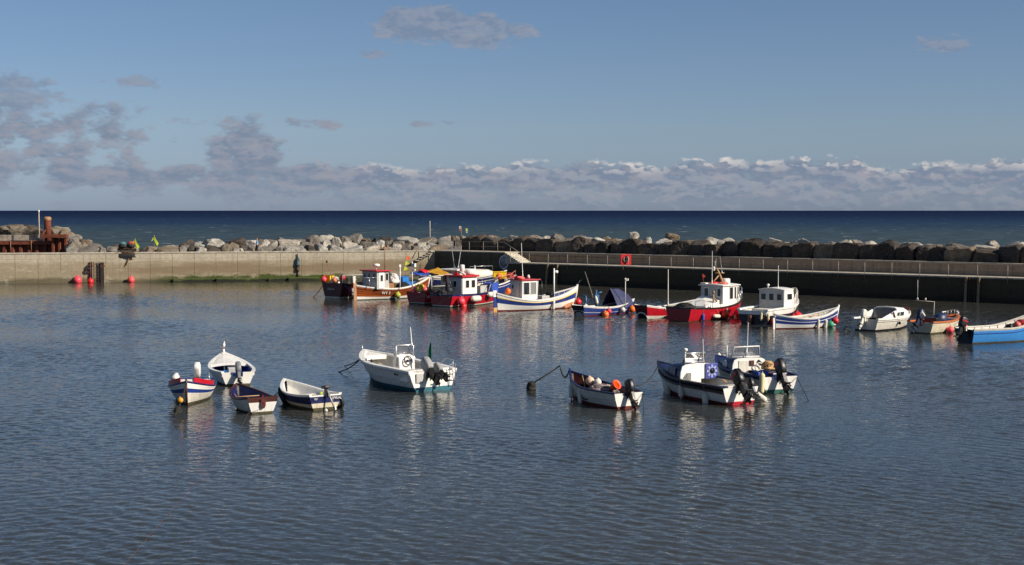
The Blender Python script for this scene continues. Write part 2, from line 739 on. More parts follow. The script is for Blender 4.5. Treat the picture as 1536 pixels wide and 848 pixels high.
# sea bed under everything so nothing opens onto the void
mb = MB()
mb.add([(-400, -60, -2.5), (400, -60, -2.5), (400, 400, -2.5), (-400, 400, -2.5)], [(0, 1, 2, 3)])
tag(mb.build('seabed', paint('silt', (84, 76, 62), 0.9)), kind='structure')


# ------------------------------------------------------------------ concrete
def concrete_mat(name, pale, tan, low, wet, joint=2.4, ups=(2.35, 1.25, 0.35), algae=None, streak=0.35, course=0.0, stain=None):
    """weathered sea wall: object x runs along the wall, z up from the water"""
    m, t, b = new_mat(name)
    co = t.node('ShaderNodeTexCoord').outputs['Object']
    sp = t.node('ShaderNodeSeparateXYZ')
    t.link(co, sp.inputs[0])
    x, y, z = sp.outputs
    wav = t.noise(t.scaled(co, (0.22, 0.22, 0.6)), 1.0, 5, 0.6)
    zz = t.math('MULTIPLY_ADD', t.math('SUBTRACT', wav, 0.5), 1.3, z)
    zn = t.maprange(zz, 0.0, 3.4)
    s = [u / 3.4 for u in ups]
    c = t.ramp(zn, [(0.0, wet), (s[2] * 0.8, wet), (s[2] + 0.06, low), (s[1] - 0.05, low), (s[1] + 0.05, tan), (s[0] - 0.06, tan), (s[0] + 0.05, pale), (1.0, pale)])
    # vertical run-off streaks
    st = t.noise(t.scaled(co, (2.6, 2.6, 0.12)), 1.0, 4, 0.65)
    c = t.mix(t.math('MULTIPLY', t.maprange(st, 0.5, 0.74), streak), c, tuple(v * 0.42 for v in tan))
    # panel to panel tint
    pid = t.math('FLOOR', t.math('DIVIDE', x, joint))
    wn = t.node('ShaderNodeTexWhiteNoise', noise_dimensions='1D')
    t.link(pid, wn.inputs['W'])
    c = t.mix(t.maprange(wn.outputs[0], 0, 1, 0.0, 0.22), c, tuple(v * 0.6 for v in tan))
    fine = t.noise(co, 3.0, 8, 0.7)
    c = t.mix(t.maprange(fine, 0.36, 0.64, 0.0, 0.35), c, tuple(v * 0.45 for v in low))
    wp = t.noise(t.scaled(co, (0.5, 0.5, 1.6)), 1.0, 5, 0.65)
    c = t.mix(t.maprange(wp, 0.56, 0.66, 0, 0.35), c, tuple(min(v * 1.25, 0.6) for v in pale))
    if stain is not None:
        sn = t.noise(t.scaled(co, (0.11, 0.11, 0.5)), 1.0, 6, 0.65)
        zs_ = t.math('MULTIPLY_ADD', t.math('SUBTRACT', sn, 0.5), 2.6, z)
        sm_ = t.math('MULTIPLY', t.maprange(zs_, 2.15, 1.65), t.maprange(zs_, 0.55, 0.95))
        sm_ = t.math('MULTIPLY', sm_, t.maprange(x, stain - 3, stain + 3))
        c = t.mix(t.math('MULTIPLY', sm_, 0.75), c, (0.20, 0.145, 0.085))
    if algae:
        a0, a1 = algae
        inx = t.math('MULTIPLY', t.maprange(x, a0 - 2, a0 + 3), t.maprange(x, a1 + 3, a1 - 2))
        an = t.noise(t.scaled(co, (0.5, 0.5, 1.2)), 1.0, 6, 0.7)
        za = t.math('MULTIPLY_ADD', t.math('SUBTRACT', an, 0.5), 2.4, z)
        gm = t.math('MULTIPLY', inx, t.maprange(za, 0.75, 0.45))
        c = t.mix(gm, c, (0.055, 0.075, 0.018))
        dk = t.math('MULTIPLY', inx, t.maprange(t.math('MULTIPLY_ADD', t.math('SUBTRACT', an, 0.5), 0.8, z), 0.26, 0.14))
        c = t.mix(dk, c, (0.02, 0.02, 0.014))
    # cast joints
    fx = t.math('ABSOLUTE', t.math('SUBTRACT', t.math('FRACT', t.math('DIVIDE', x, joint)), 0.5))
    jl = t.math('LESS_THAN', fx, 0.035 / joint)
    jl = t.math('MULTIPLY', jl, t.maprange(wav, 0.4, 0.5, 0.35, 1.0))
    hz = t.math('LESS_THAN', t.math('ABSOLUTE', t.math('SUBTRACT', z, 2.62)), 0.02)
    hz2 = t.math('LESS_THAN', t.math('ABSOLUTE', t.math('SUBTRACT', z, 1.55)), 0.016)
    hz = t.math('MAXIMUM', t.math('MULTIPLY', hz, 0.7), t.math('MULTIPLY', hz2, 0.45))
    if course:
        cz = t.math('LESS_THAN', t.math('FRACT', t.math('DIVIDE', z, course)), 0.10)
        hz = t.math('MAXIMUM', t.math('MULTIPLY', cz, 0.55), t.math('MULTIPLY', hz, 0.2))
    jl = t.math('MAXIMUM', jl, t.math('MULTIPLY', hz, t.maprange(fine, 0.35, 0.5)))
    c = t.mix(t.math('MULTIPLY', jl, 0.5), c, (0.05, 0.04, 0.03))
    t.put(b.inputs['Base Color'], c)
    b.inputs['Roughness'].default_value = 0.85
    b.inputs['Specular IOR Level'].default_value = 0.25
    bp = t.node('ShaderNodeBump')
    bp.inputs['Strength'].default_value = 0.5
    bp.inputs['Distance'].default_value = 0.05
    t.put(bp.inputs['Height'], t.math('SUBTRACT', fine, t.math('MULTIPLY', jl, 0.6)))
    t.link(bp.outputs[0], b.inputs['Normal'])
    return m


def plain_concrete(name, c):
    if name in _mats:
        return _mats[name]
    m, t, b = new_mat(name)
    co = t.node('ShaderNodeTexCoord').outputs['Object']
    n = t.noise(co, 1.6, 8, 0.7)
    t.put(b.inputs['Base Color'], t.mix(t.maprange(n, 0.36, 0.66), tuple(v * 0.6 for v in c), tuple(min(v * 1.15, 0.7) for v in c)))
    b.inputs['Roughness'].default_value = 0.9
    b.inputs['Specular IOR Level'].default_value = 0.2
    _mats[name] = m
    return m


LX = lambda px: (onL(px) - LSTART).dot(LD)       # metres along the lit wall
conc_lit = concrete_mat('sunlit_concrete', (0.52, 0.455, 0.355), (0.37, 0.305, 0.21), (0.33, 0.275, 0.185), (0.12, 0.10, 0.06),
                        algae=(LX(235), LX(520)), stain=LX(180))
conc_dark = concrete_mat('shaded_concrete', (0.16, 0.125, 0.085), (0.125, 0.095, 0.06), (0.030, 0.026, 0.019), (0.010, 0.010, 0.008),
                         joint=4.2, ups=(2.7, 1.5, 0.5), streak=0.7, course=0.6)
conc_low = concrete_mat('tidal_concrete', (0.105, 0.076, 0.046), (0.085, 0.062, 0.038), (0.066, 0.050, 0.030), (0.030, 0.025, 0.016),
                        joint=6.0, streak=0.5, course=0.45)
conc_top = plain_concrete('deck_concrete', (0.46, 0.41, 0.33))
conc_parapet = concrete_mat('parapet_concrete', (0.40, 0.285, 0.195), (0.36, 0.26, 0.18), (0.31, 0.22, 0.155), (0.31, 0.22, 0.155),
                            joint=2.2, streak=0.55)


def wall_frame(name, label, cat, origin, along):
    return thing(name, label, cat, origin, atan2(along.y, along.x))


LL = (PC - LSTART).length
# --- the lit wall: local x along it, local y into the land
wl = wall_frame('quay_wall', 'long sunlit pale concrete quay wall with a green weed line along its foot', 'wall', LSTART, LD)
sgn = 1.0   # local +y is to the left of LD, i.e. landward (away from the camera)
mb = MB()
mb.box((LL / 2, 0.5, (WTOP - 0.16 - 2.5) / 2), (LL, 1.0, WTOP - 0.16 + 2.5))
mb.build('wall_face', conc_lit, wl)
mb = MB()
mb.box((LL / 2 - 0.0, 0.50, WTOP - 0.08), (LL - 0.02, 1.10, 0.16))
mb.build('coping', conc_top, wl, bev=0.03)
# broken footing that shows at this tide
mb = MB()
rr = random.Random(5)
x = LX(255)
while x < LX(480):
    l = rr.uniform(2.5, 6)
    h = rr.uniform(0.16, 0.42)
    mb.box((x + l / 2, -0.22, h / 2 - 0.4), (l - rr.uniform(0.0, 0.8), 0.5, h + 0.8))
    x += l
mb.build('footing', conc_lit, wl, bev=0.08)

# --- the shaded wall: local x runs from the corner towards the camera, local y is harbourward-negative
wr = wall_frame('harbour_wall', 'dark shaded stepped harbour wall with a ledge running to the picture edge', 'wall', PC, RD)
# local +y = left of RD = away from harbour? RD points to +x,-y; its left is (+y,+x) = seaward
STEP = (onR(757) - PC).dot(RD)        # where the upper stair starts
mb = MB()
mb.box(((STEP) / 2 + 0.01, 0.85, (WTOP - 0.14 - 2.5) / 2), (STEP - 0.02, 1.7, WTOP - 0.14 + 2.5))
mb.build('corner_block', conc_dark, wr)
mb = MB()
mb.box((STEP / 2 + 0.05, 1.2, WTOP - 0.07), (STEP + 0.1, 2.5, 0.14))
mb.build('coping', conc_top, wr, bev=0.02)
mb = MB()
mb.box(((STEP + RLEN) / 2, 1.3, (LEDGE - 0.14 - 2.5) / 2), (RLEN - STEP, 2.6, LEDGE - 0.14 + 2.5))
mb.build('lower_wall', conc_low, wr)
mb = MB()
mb.box(((STEP + RLEN) / 2, 1.22, LEDGE - 0.07), (RLEN - STEP, 2.56, 0.14))
mb.build('ledge', conc_top, wr, bev=0.02)
mb = MB()
mb.box(((STEP + RLEN) / 2, 2.85, (WTOP - 0.1 + LEDGE - 0.3) / 2), (RLEN - STEP, 0.5, WTOP - 0.1 - LEDGE + 0.3))
mb.build('parapet', conc_parapet, wr)
mb = MB()
mb.box(((STEP + RLEN) / 2, 2.86, WTOP - 0.05), (RLEN - STEP, 0.62, 0.10))
mb.build('parapet_coping', conc_top, wr, bev=0.02)
# --- stairs
st = wall_frame('concrete_stair', 'short pale concrete stair from the wall top down to the ledge', 'stairs', PC + RD * STEP, RD)
mb = MB()
for i in range(7):
    h = (WTOP - LEDGE) * (1 - (i + 1) / 8.0)
    mb.box((0.14 + i * 0.30, 1.05, LEDGE + h / 2), (0.298, 1.9, h))
mb.build('step_block', plain_concrete('stair_concrete', (0.5, 0.46, 0.38)), st, bev=0.015)
st2 = wall_frame('cantilever_stair', 'jutting stone steps climbing the sunlit wall to the corner', 'stairs', PC - LD * 2.3, LD)
for i in range(6):
    mb = MB()
    z = WTOP - 0.12 - (5 - i) * 0.205
    mb.box((0.17 + i * 0.36, -0.35, z), (0.46, 0.7, 0.09))
    mb.build('step', plain_concrete('stair_concrete', (0.5, 0.46, 0.38)), st2, bev=0.01)

# --- deck behind the walls and the core of the breakwater
mb = MB()
deckz = WTOP - 0.35
a = LSTART - LN * 1.0 - LD * 0
bq = PC + Vector((0, 1.0, 0))
mb.add([LSTART - LN * 0.9 + Vector((0, 0, deckz)), PC + Vector((0, 1.2, deckz)), PC + Vector((2.2, 9.5, deckz)), LSTART - LN * 8.5 + Vector((0, 0, deckz))], [(0, 1, 2, 3)])
tag(mb.build('quay_ground', plain_concrete('quay_deck', (0.36, 0.31, 0.25))), kind='structure')
core = MB()
zc = 2.9
e1 = REND - RN * 3.0
e2 = REND - RN * 12.0
c1 = PC + Vector((1.2, 2.0, 0))
c2 = PC + Vector((7.5, 12.5, 0))
core.add([c1 + Vector((0, 0, zc)), e1 + Vector((0, 0, zc)), e2 + Vector((0, 0, zc - 0.2)), c2 + Vector((0, 0, zc - 0.2)),
          e2 - RN * 5 + Vector((0, 0, -1)), c2 - RN * 5 + Vector((0, 0, -1))], [(0, 1, 2, 3), (3, 2, 4, 5)])
l1 = LSTART - LN * 8.5
l2 = LSTART - LN * 15
core.add([PC + Vector((2.2, 9.4, deckz - 0.02)), c2 + Vector((0, 0, deckz - 0.02)), c2 + Vector((-2, 6, -1)), l2 + Vector((0, 0, -1)), l1 + Vector((0, 0, deckz - 0.02))], [(0, 1, 2, 3, 4)])
core.add([PC + Vector((0, 1.2, deckz - 0.02)), c1 + Vector((0, 0, deckz - 0.02)), c2 + Vector((0, 0, deckz - 0.02)), PC + Vector((2.2, 9.4, deckz - 0.02))], [(0, 1, 2, 3)])
tag(core.build('breakwater_ground', plain_concrete('rubble_fill', (0.16, 0.13, 0.1))), kind='structure')


# ------------------------------------------------------------------ railings
galv = paint('galvanised', (150, 142, 126), 0.5, 0.3, 6, metal=0.0)


def railing(name, label, origin, along, L, y, z, n, down=0.55, up=1.12):
    r = wall_frame(name, label, 'railing', origin, along)
    for i in range(n):
        x = L * (i + 0.5) / n
        MB().tube([(x, y, z - down), (x, y, z + up)], 0.026, 6).build('post', galv, r)
    MB().tube([(0, y, z + up), (L, y, z + up)], 0.014, 6).build('top_rail', galv, r)
    MB().tube([(0, y, z + up * 0.52), (L, y, z + up * 0.52)], 0.008, 6).build('middle_rail', galv, r)
    return r


railing('ledge_railing', 'long thin grey railing along the ledge of the shaded wall', PC + RD * (STEP + 2.3), RD, RLEN - STEP - 2.4, -0.09, LEDGE, 27)
rc = railing('corner_railing', 'grey railing on top of the wall between the two stairs', PC + RD * 0.2, RD, STEP - 0.1, -0.09, WTOP, 5)
hr = wall_frame('stair_handrail', 'sloping grey handrail beside the short pale stair', 'handrail', PC + RD * STEP, RD)
MB().tube([(0.0, -0.09, WTOP + 1.1), (2.3, -0.09, LEDGE + 1.1)], 0.03, 6).build('top_rail', galv, hr)
MB().tube([(0.9, -0.09, LEDGE - 0.4), (0.9, -0.09, WTOP + 0.62)], 0.03, 6).build('post', galv, hr)
hr = wall_frame('stair_handrail', 'pale sloping handrail at the head of the sunlit wall steps', 'handrail', PC - LD * 2.6, LD)
MB().tube([(0.0, -0.05, WTOP - 0.9), (0.55, -0.05, WTOP + 0.12), (2.35, -0.05, WTOP + 1.35)], 0.035, 6).build('top_rail', galv, hr)
for x in (0.75, 1.9):
    MB().tube([(x, -0.05, WTOP - 1.2), (x, -0.05, WTOP + 0.2 + x * 0.5)], 0.03, 6).build('post', galv, hr)

# lifebuoy board on the parapet
red_board = paint('signal_red', (205, 28, 34), 0.4, 0.2)
white_p = paint('gloss_white', (226, 222, 214), 0.35, 0.10)
black_r = paint('black_rubber', (26, 25, 25), 0.7, 0.3)
dlb = (onR(938) - PC).dot(RD)
lb = wall_frame('lifebuoy_board', 'red lifebuoy board with a dark and white ring on the parapet', 'safety board', PC + RD * dlb, RD)
lb.rotation_euler.z += radians(52)
MB().box((0, -0.18, LEDGE + 0.68), (1.12, 0.07, 1.12)).build('board', red_board, lb, bev=0.03)
MB().torus((0, -0.27, LEDGE + 0.70), 0.27, 0.06, rotv('X', pi / 2)).build('ring', paint('dull_ring', (170, 150, 140), 0.5, 0.3), lb)
MB().box((0, -0.31, LEDGE + 0.70), (0.20, 0.12, 0.72)).build('strap', black_r, lb, bev=0.02)
MB().tube([(-0.3, -0.11, LEDGE - 0.4), (-0.3, -0.11, LEDGE + 1.0)], 0.035).tube([(0.3, -0.11, LEDGE - 0.4), (0.3, -0.11, LEDGE + 1.0)], 0.035).build('stand', galv, lb)

# ladders and timber fenders
timber = paint('grey_timber', (150, 132, 104), 0.8, 0.4, 2)
dark_timber = paint('tarred_timber', (44, 34, 30), 0.8, 0.4, 2)
rust = paint('rust', (118, 58, 36), 0.85, 0.45, 2.5)


def wall_ladder(label, origin, along, y, w, ztop, mat, rails=True):
    r = wall_frame('wall_ladder', label, 'ladder', origin, along)
    for s in (-1, 1):
        MB().box((s * w / 2, y, (ztop - 1.0) / 2), (0.06, 0.06, ztop + 1.0)).build('stile', mat, r)
    k = 0
    z = 0.05
    while z < ztop - 0.1:
        MB().tube([(-w / 2, y, z), (w / 2, y, z)], 0.022, 6).build('rung', mat, r)
        z += 0.30
    return r


def timber_fender(label, origin, along, y, ztop, w, mat, lean=0.0, group=None):
    o = wall_frame('timber_fender', label, 'fender pile', origin, along)
    MB().box((0, y, (ztop - 1.6) / 2), (w, w, ztop + 1.6), rot=rotv('Y', lean)).build('pile', mat, o, bev=0.02)
    MB().box((0, y - w * 0.5 - 0.02, ztop * 0.8), (w * 1.15, 0.05, 0.12), rot=rotv('Y', lean)).build('clamp', rust, o)


wall_ladder('dark iron ladder on the sunlit wall above the red buoys', onL(144.5), LD, -0.14, 0.5, 2.3, paint('iron', (60, 48, 40), 0.7, 0.3))
timber_fender('tarred fender pile beside the sunlit wall ladder', onL(153), LD, -0.16, 2.25, 0.26, dark_timber)
timber_fender('pale weathered fender pile touching the tarred pile by the ladder', onL(157), LD, -0.12, 2.3, 0.14, timber)
timber_fender('thin pale guide post between hanging tyre and iron ladder', onL(139.5), LD, -0.12, 2.35, 0.13, timber)
d1 = (onR(1449) - PC).dot(RD)
d2 = (onR(1468) - PC).dot(RD)
dl = (onR(1458.5) - PC).dot(RD)
wall_ladder('dark ladder between two pale piles on the shaded wall', PC + RD * dl, RD, -0.16, 0.5, 2.2, paint('iron', (60, 48, 40), 0.7, 0.3))
timber_fender('pale pile on the lifebuoy side of the dark shaded-wall ladder', PC + RD * d1, RD, -0.16, 2.15, 0.2, timber, 0.02)
timber_fender('pale pile on the open side of the dark shaded-wall ladder', PC + RD * d2, RD, -0.16, 2.15, 0.2, timber, 0.03)
da = (onR(821) - PC).dot(RD)
db = (onR(836) - PC).dot(RD)
timber_fender('slanting pale pile on the shaded wall nearer the concrete stair', PC + RD * da, RD, -0.18, 2.15, 0.2, timber, 0.10)
timber_fender('slanting pale pile on the shaded wall nearer the lifebuoy board', PC + RD * db, RD, -0.18, 2.15, 0.2, timber, 0.08)
MB_l = (onR(828.5) - PC).dot(RD)
wall_ladder('dark ladder between two slanting pale piles behind the blue coble', PC + RD * MB_l, RD, -0.14, 0.45, 2.15, paint('iron', (60, 48, 40), 0.7, 0.3))


# ------------------------------------------------------------------ armour rocks
def rock_mat():
    m, t, b = new_mat('armour_stone')
    oi = t.node('ShaderNodeObjectInfo')
    co = t.node('ShaderNodeTexCoord').outputs['Object']
    mp = t.node('ShaderNodeVectorMath', operation='ADD')
    t.link(co, mp.inputs[0])
    cb = t.node('ShaderNodeCombineXYZ')
    t.put(cb.inputs[0], t.math('MULTIPLY', oi.outputs['Random'], 37.0))
    t.link(cb.outputs[0], mp.inputs[1])
    v = mp.outputs[0]
    n = t.noise(v, 1.1, 8, 0.68)
    n2 = t.noise(v, 5.5, 6, 0.75)
    base = oi.outputs['Color']
    dk = t.mix(1.0, base, (0.42, 0.40, 0.38), 'MULTIPLY')
    c = t.mix(t.maprange(n, 0.35, 0.62), dk, base)
    c = t.mix(t.maprange(n2, 0.56, 0.72, 0, 0.55), c, t.mix(0.5, base, (0.5, 0.48, 0.42)))
    c = t.mix(t.maprange(n2, 0.42, 0.30, 0, 0.6), c, (0.03, 0.027, 0.022))
    t.put(b.inputs['Base Color'], c)
    b.inputs['Roughness'].default_value = 0.9
    b.inputs['Specular IOR Level'].default_value = 0.2
    bp = t.node('ShaderNodeBump')
    bp.inputs['Strength'].default_value = 0.9
    bp.inputs['Distance'].default_value = 0.10
    t.put(bp.inputs['Height'], t.math('ADD', t.math('MULTIPLY', n, 0.6), t.math('MULTIPLY', n2, 0.4)))
    t.link(bp.outputs[0], b.inputs['Normal'])
    return m


ROCK = rock_mat()
rock_meshes = []


def make_rock_mesh(seed, blocky):
    rr = random.Random(seed)
    bm = bmesh.new()
    bmesh.ops.create_icosphere(bm, subdivisions=5, radius=1.0)
    planes = []
    base = [(1, 0, 0), (-1, 0, 0), (0, 1, 0), (0, -1, 0), (0, 0, 1), (0, 0, -1)]
    for bx in base:
        n = Vector(bx) + Vector([rr.gauss(0, 0.11 if blocky else 0.3) for _ in range(3)])
        planes.append((n.normalized(), rr.uniform(0.72, 1.0)))
    for _ in range(4 if blocky else 9):
        n = Vector([rr.gauss(0, 1) for _ in range(3)]).normalized()
        planes.append((n, rr.uniform(1.0, 1.25) if blocky else rr.uniform(0.85, 1.1)))
    off = Vector((seed * 3.1, seed * 1.7, 0))
    for v in bm.verts:
        d = v.co.normalized()
        s = 0.0
        p = 60.0 if blocky else 40.0
        for n, h in planes:
            c = d.dot(n)
            if c > 0:
                s += (c / h) ** p
        r = min(s ** (-1.0 / p), 1.25)
        r *= 1 + 0.06 * noise.noise(d * 2.2 + off) + 0.05 * noise.noise(d * 5 + off) + 0.025 * noise.noise(d * 12 + off)
        v.co = d * r
    me = bpy.data.meshes.new('boulder')
    bm.to_mesh(me)
    bm.free()
    for p in me.polygons:
        p.use_smooth = True
    me.materials.append(ROCK)
    return me


for i in range(14):
    rock_meshes.append(make_rock_mesh(i + 1, i < 7))
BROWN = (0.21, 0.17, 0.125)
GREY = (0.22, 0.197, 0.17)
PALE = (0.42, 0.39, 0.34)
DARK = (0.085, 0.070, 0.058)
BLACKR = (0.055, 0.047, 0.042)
ROCK_COLS = {'brown': BROWN, 'grey': GREY, 'pale': PALE, 'dark': DARK, 'black': BLACKR}
rr = random.Random(21)
rock_list = []     # (px of centre, row, colour word, object)


def px_of(p):
    # picture column of a point: only used to word labels by neighbouring landmarks
    f = Vector((0, cos(PITCH), -sin(PITCH)))
    d = p - Vector((0, 0, H))
    return 768 + FPX * d.x / d.dot(f)


def rock(p, size, col, rz, blocky=True, row='front', tilt=0.12):
    me = rr.choice(rock_meshes[:7] if blocky else rock_meshes[7:])
    o = bpy.data.objects.new('boulder', me)
    COL.objects.link(o)
    o.location = p
    flip = rr.choice((0, pi))
    o.rotation_euler = (rr.gauss(0, tilt), rr.gauss(0, tilt), rz + flip + rr.gauss(0, 0.16))
    o.scale = size
    c = ROCK_COLS[col]
    j = rr.uniform(0.8, 1.2)
    w = rr.uniform(0.96, 1.04)
    o.color = (c[0] * j * w, c[1] * j, c[2] * j / w, 1)
    tag(o, None, 'boulder', 'boulders of the breakwater')
    rock_list.append((px_of(Vector(p)), row, col, o))
    return o


RZ = atan2(RD.y, RD.x)
LZ = atan2(LD.y, LD.x)
# front row behind the shaded wall: big square-faced blocks
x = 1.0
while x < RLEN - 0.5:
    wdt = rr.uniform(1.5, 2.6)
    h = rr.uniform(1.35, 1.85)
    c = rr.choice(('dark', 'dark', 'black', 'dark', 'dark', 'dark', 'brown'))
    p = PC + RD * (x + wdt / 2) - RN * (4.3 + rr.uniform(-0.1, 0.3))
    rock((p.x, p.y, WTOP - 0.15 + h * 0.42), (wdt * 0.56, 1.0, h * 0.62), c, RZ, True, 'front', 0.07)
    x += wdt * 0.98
# second and third rows, paler tops
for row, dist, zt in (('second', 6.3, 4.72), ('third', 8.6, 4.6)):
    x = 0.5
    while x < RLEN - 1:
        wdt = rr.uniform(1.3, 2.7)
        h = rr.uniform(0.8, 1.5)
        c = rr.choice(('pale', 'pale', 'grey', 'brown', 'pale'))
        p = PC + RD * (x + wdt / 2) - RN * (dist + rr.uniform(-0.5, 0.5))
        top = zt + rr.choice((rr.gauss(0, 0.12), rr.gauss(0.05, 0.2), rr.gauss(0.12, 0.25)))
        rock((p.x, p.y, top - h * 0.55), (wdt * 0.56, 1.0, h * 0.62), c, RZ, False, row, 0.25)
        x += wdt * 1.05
# rocks behind the lit wall: rise from low rubble at the harbour mouth to a full bank


def left_top(px):
    # bank height along the wall
    pts = [(60, 4.6), (105, 4.5), (135, 3.6), (180, 3.5), (235, 3.55), (262, 3.8), (300, 4.2), (345, 4.5), (480, 4.6), (700, 4.55)]
    for (a, za), (b_, zb) in zip(pts, pts[1:]):
        if px <= b_:
            k = max(0, (px - a) / (b_ - a))
            return za + (zb - za) * k
    return 5.05


for row, dist, drop in (('front', 7.6, 1.15), ('second', 9.3, 0.45), ('third', 11.2, 0.0)):
    x = LX(92)
    while x < LL + 6:
        wdt = rr.choice((rr.uniform(0.9, 1.6), rr.uniform(1.4, 3.0)))
        p = LSTART + LD * (x + wdt / 2) - LN * (dist + rr.uniform(-0.4, 0.4))
        px = px_of(p)
        tz = left_top(px) - drop + rr.gauss(0, 0.14)
        x += wdt * 0.86
        if 178 < px < 206 and row == 'front':
            continue
        if row != 'front' and tz < 3.35:
            if rr.random() < 0.45:
                continue
        h = rr.uniform(1.2, 1.9)
        if tz < 3.5:
            tz = 3.5 + rr.uniform(0, 0.25)
            h = 1.0
        c = rr.choice(('grey', 'grey', 'brown', 'pale', 'pale', 'dark') if px > 280 else ('brown', 'grey', 'brown', 'grey'))
        rock((p.x, p.y, tz - h * 0.52), (wdt * 0.55, 1.0, h * 0.6), c, LZ, rr.random() < 0.55, row, 0.2)
# one conspicuous boulder on the crest and a few more
p = PC + RD * ((onR(948) - PC).dot(RD)) - RN * 7.4
rock((p.x, p.y, 5.1), (0.75, 0.6, 0.42), 'brown', RZ, False, 'crest', 0.1)
p = PC + RD * ((onR(888) - PC).dot(RD)) - RN * 7.6
rock((p.x, p.y, 5.15), (0.55, 0.5, 0.45), 'pale', RZ, False, 'crest', 0.1)
# rocks round the old pier at the harbour mouth
for px, py, Y, sx, sz, c in ((8, 347, 190, 1.5, 0.75, 'brown'), (24, 347, 190, 1.4, 0.8, 'brown'), (45, 348, 191, 1.5, 0.9, 'dark'), (78, 350, 188, 1.0, 0.8, 'pale'),
                             (90, 352, 187, 1.3, 0.9, 'brown'), (102, 360, 184, 1.5, 1.0, 'brown'), (110, 364, 183, 1.1, 1.0, 'grey'), (119, 368, 181, 1.1, 0.9, 'dark'),
                             (128, 371, 180, 1.1, 0.8, 'brown'), (112, 373, 178, 1.1, 0.6, 'pale'), (140, 373, 178, 1.3, 0.6, 'grey')):
    p = atY(px, py, Y)
    rock(p, (sx, 1.1, sz), c, LZ, False, 'mouth', 0.2)

# word each boulder's label by what it lies behind
LM = [(40, 'the rusty pile wall'), (66, 'the rusty pillar'), (120, 'the harbour mouth gap'), (190, 'the heap of pots'), (229, 'the lone lime flag'), (290, 'the low rubble end'), (345, 'the climbing end of the bank'),
      (390, 'the person in blue'), (447, 'the hanging blue-grey fender'), (510, 'the maroon boat'), (560, 'the red-roofed varnished boat'), (645, 'the slim white pole'), (700, 'the corner railing'), (765, 'the concrete stair'),
      (828, 'the slanting piles'), (872, 'the tilted dark rod'), (937, 'the lifebuoy board'), (990, 'the tall thin aerial'), (1088, 'the red wheelhouse boat'), (1162, 'the navy-hulled cabin boat'), (1210, 'the blue and white coble'), (1330, 'the white cuddy boat'),
      (1385, 'the cream boat'), (1459, 'the shaded-wall ladder'), (1520, 'the pale blue coble')]
ORD = ['first', 'second', 'third', 'fourth', 'fifth', 'sixth', 'seventh', 'eighth', 'ninth', 'tenth']
cnt = {}
rowword = {'front': 'front-row', 'second': 'middle-row', 'third': 'crest-row', 'crest': 'perched', 'mouth': 'pier-side'}
for px, row, col, o in sorted(rock_list, key=lambda r: (r[1], r[0])):
    k, nm = max(((a, b_) for a, b_ in LM if a <= px), default=(0, 'the frame edge'))
    key = (row, k)
    i = cnt.get(key, 0)
    cnt[key] = i + 1
    o['label'] = '%s %s boulder, %s in its row on from %s' % (rowword[row], {'brown': 'brown', 'grey': 'grey', 'pale': 'pale', 'dark': 'dark', 'black': 'blackish'}[col], ORD[min(i, 9)], nm)
print('boulders', len(rock_list))


# ------------------------------------------------------------------ the old pier at the harbour mouth
YP = 182.0
s = YP / FPX
def pz(py):
    return atY(0, py, YP).z
def pxx(px):
    return atY(px, 360, YP).x

pier = thing('sheet_pile_pier', 'rusty steel sheet pile pier head beyond the quay at the harbour mouth', 'pier', (0, 0, 0))
def corrugated(x0, x1, zt, zb, y, d=0.35, pitch=1.0):
    pts = []
    x = x0
    k = 0
    while x < x1:
        pts += [(x, y), (x + pitch * 0.30, y), (x + pitch * 0.42, y + d), (x + pitch * 0.88, y + d)]
        x += pitch
    pts = [p for p in pts if p[0] <= x1 + 0.4]
    m = MB()
    m.grid([[(a, b_, zb) for a, b_ in pts], [(a, b_, zt) for a, b_ in pts]], 0, False)
    return m
corrugated(pxx(-70), pxx(82), pz(366.5), -1, YP, 0.4, 1.05).build('piling', rust, pier)
MB().box(((pxx(-70) + pxx(83)) / 2, YP + 0.1, pz(364.5)), (pxx(83) - pxx(-70), 0.7, 0.45)).build('cap_beam', rust, pier, bev=0.02)
corrugated(pxx(80), pxx(100), pz(357), -1, YP - 0.6, 0.4, 0.8).build('piling', rust, pier)
MB().box(((pxx(69) + pxx(103.5)) / 2, YP - 0.6, pz(354)), (pxx(103.5) - pxx(69), 1.0, 0.42)).build('cap_beam', rust, pier, bev=0.02)
MB().box(((pxx(-70) + pxx(49)) / 2, YP + 2.2, pz(357.5)), (pxx(49) - pxx(-70), 1.0, 0.75)).build('concrete_kerb', plain_concrete('quay_deck', (0.36, 0.31, 0.25)), pier, bev=0.03)
MB().box(((pxx(-70) + pxx(100)) / 2, YP + 2.4, (pz(363) - 2) / 2), (pxx(100) - pxx(-70), 3.6, pz(363) + 2)).build('deck', plain_concrete('quay_deck', (0.36, 0.31, 0.25)), pier)
m = MB()
for px in (17, 48, 79):
    m.tube([(pxx(px), YP - 0.3, pz(378)), (pxx(px), YP - 0.3, pz(361))], 0.05, 6)
m.tube([(pxx(17), YP - 0.3, pz(361)), (pxx(79), YP - 0.3, pz(361))], 0.03, 6)
m.build('railing', paint('rusty_rail', (150, 110, 80), 0.8, 0.3), pier)
pil = thing('rusty_pillar', 'round rusty steel pillar with a pale cap on the pier', 'pillar', (pxx(68), YP + 1.0, pz(363)))
hh = pz(326) - pz(363)
MB().lathe([(0.44, 0), (0.44, hh - 0.5), (0.42, hh - 0.45)], n=16).build('shaft', rust, pil)
MB().lathe([(0.43, hh - 0.45), (0.47, hh - 0.4), (0.47, hh - 0.05), (0.3, hh + 0.06)], n=16).build('cap', paint('rust_pale', (172, 130, 92), 0.85, 0.4), pil)
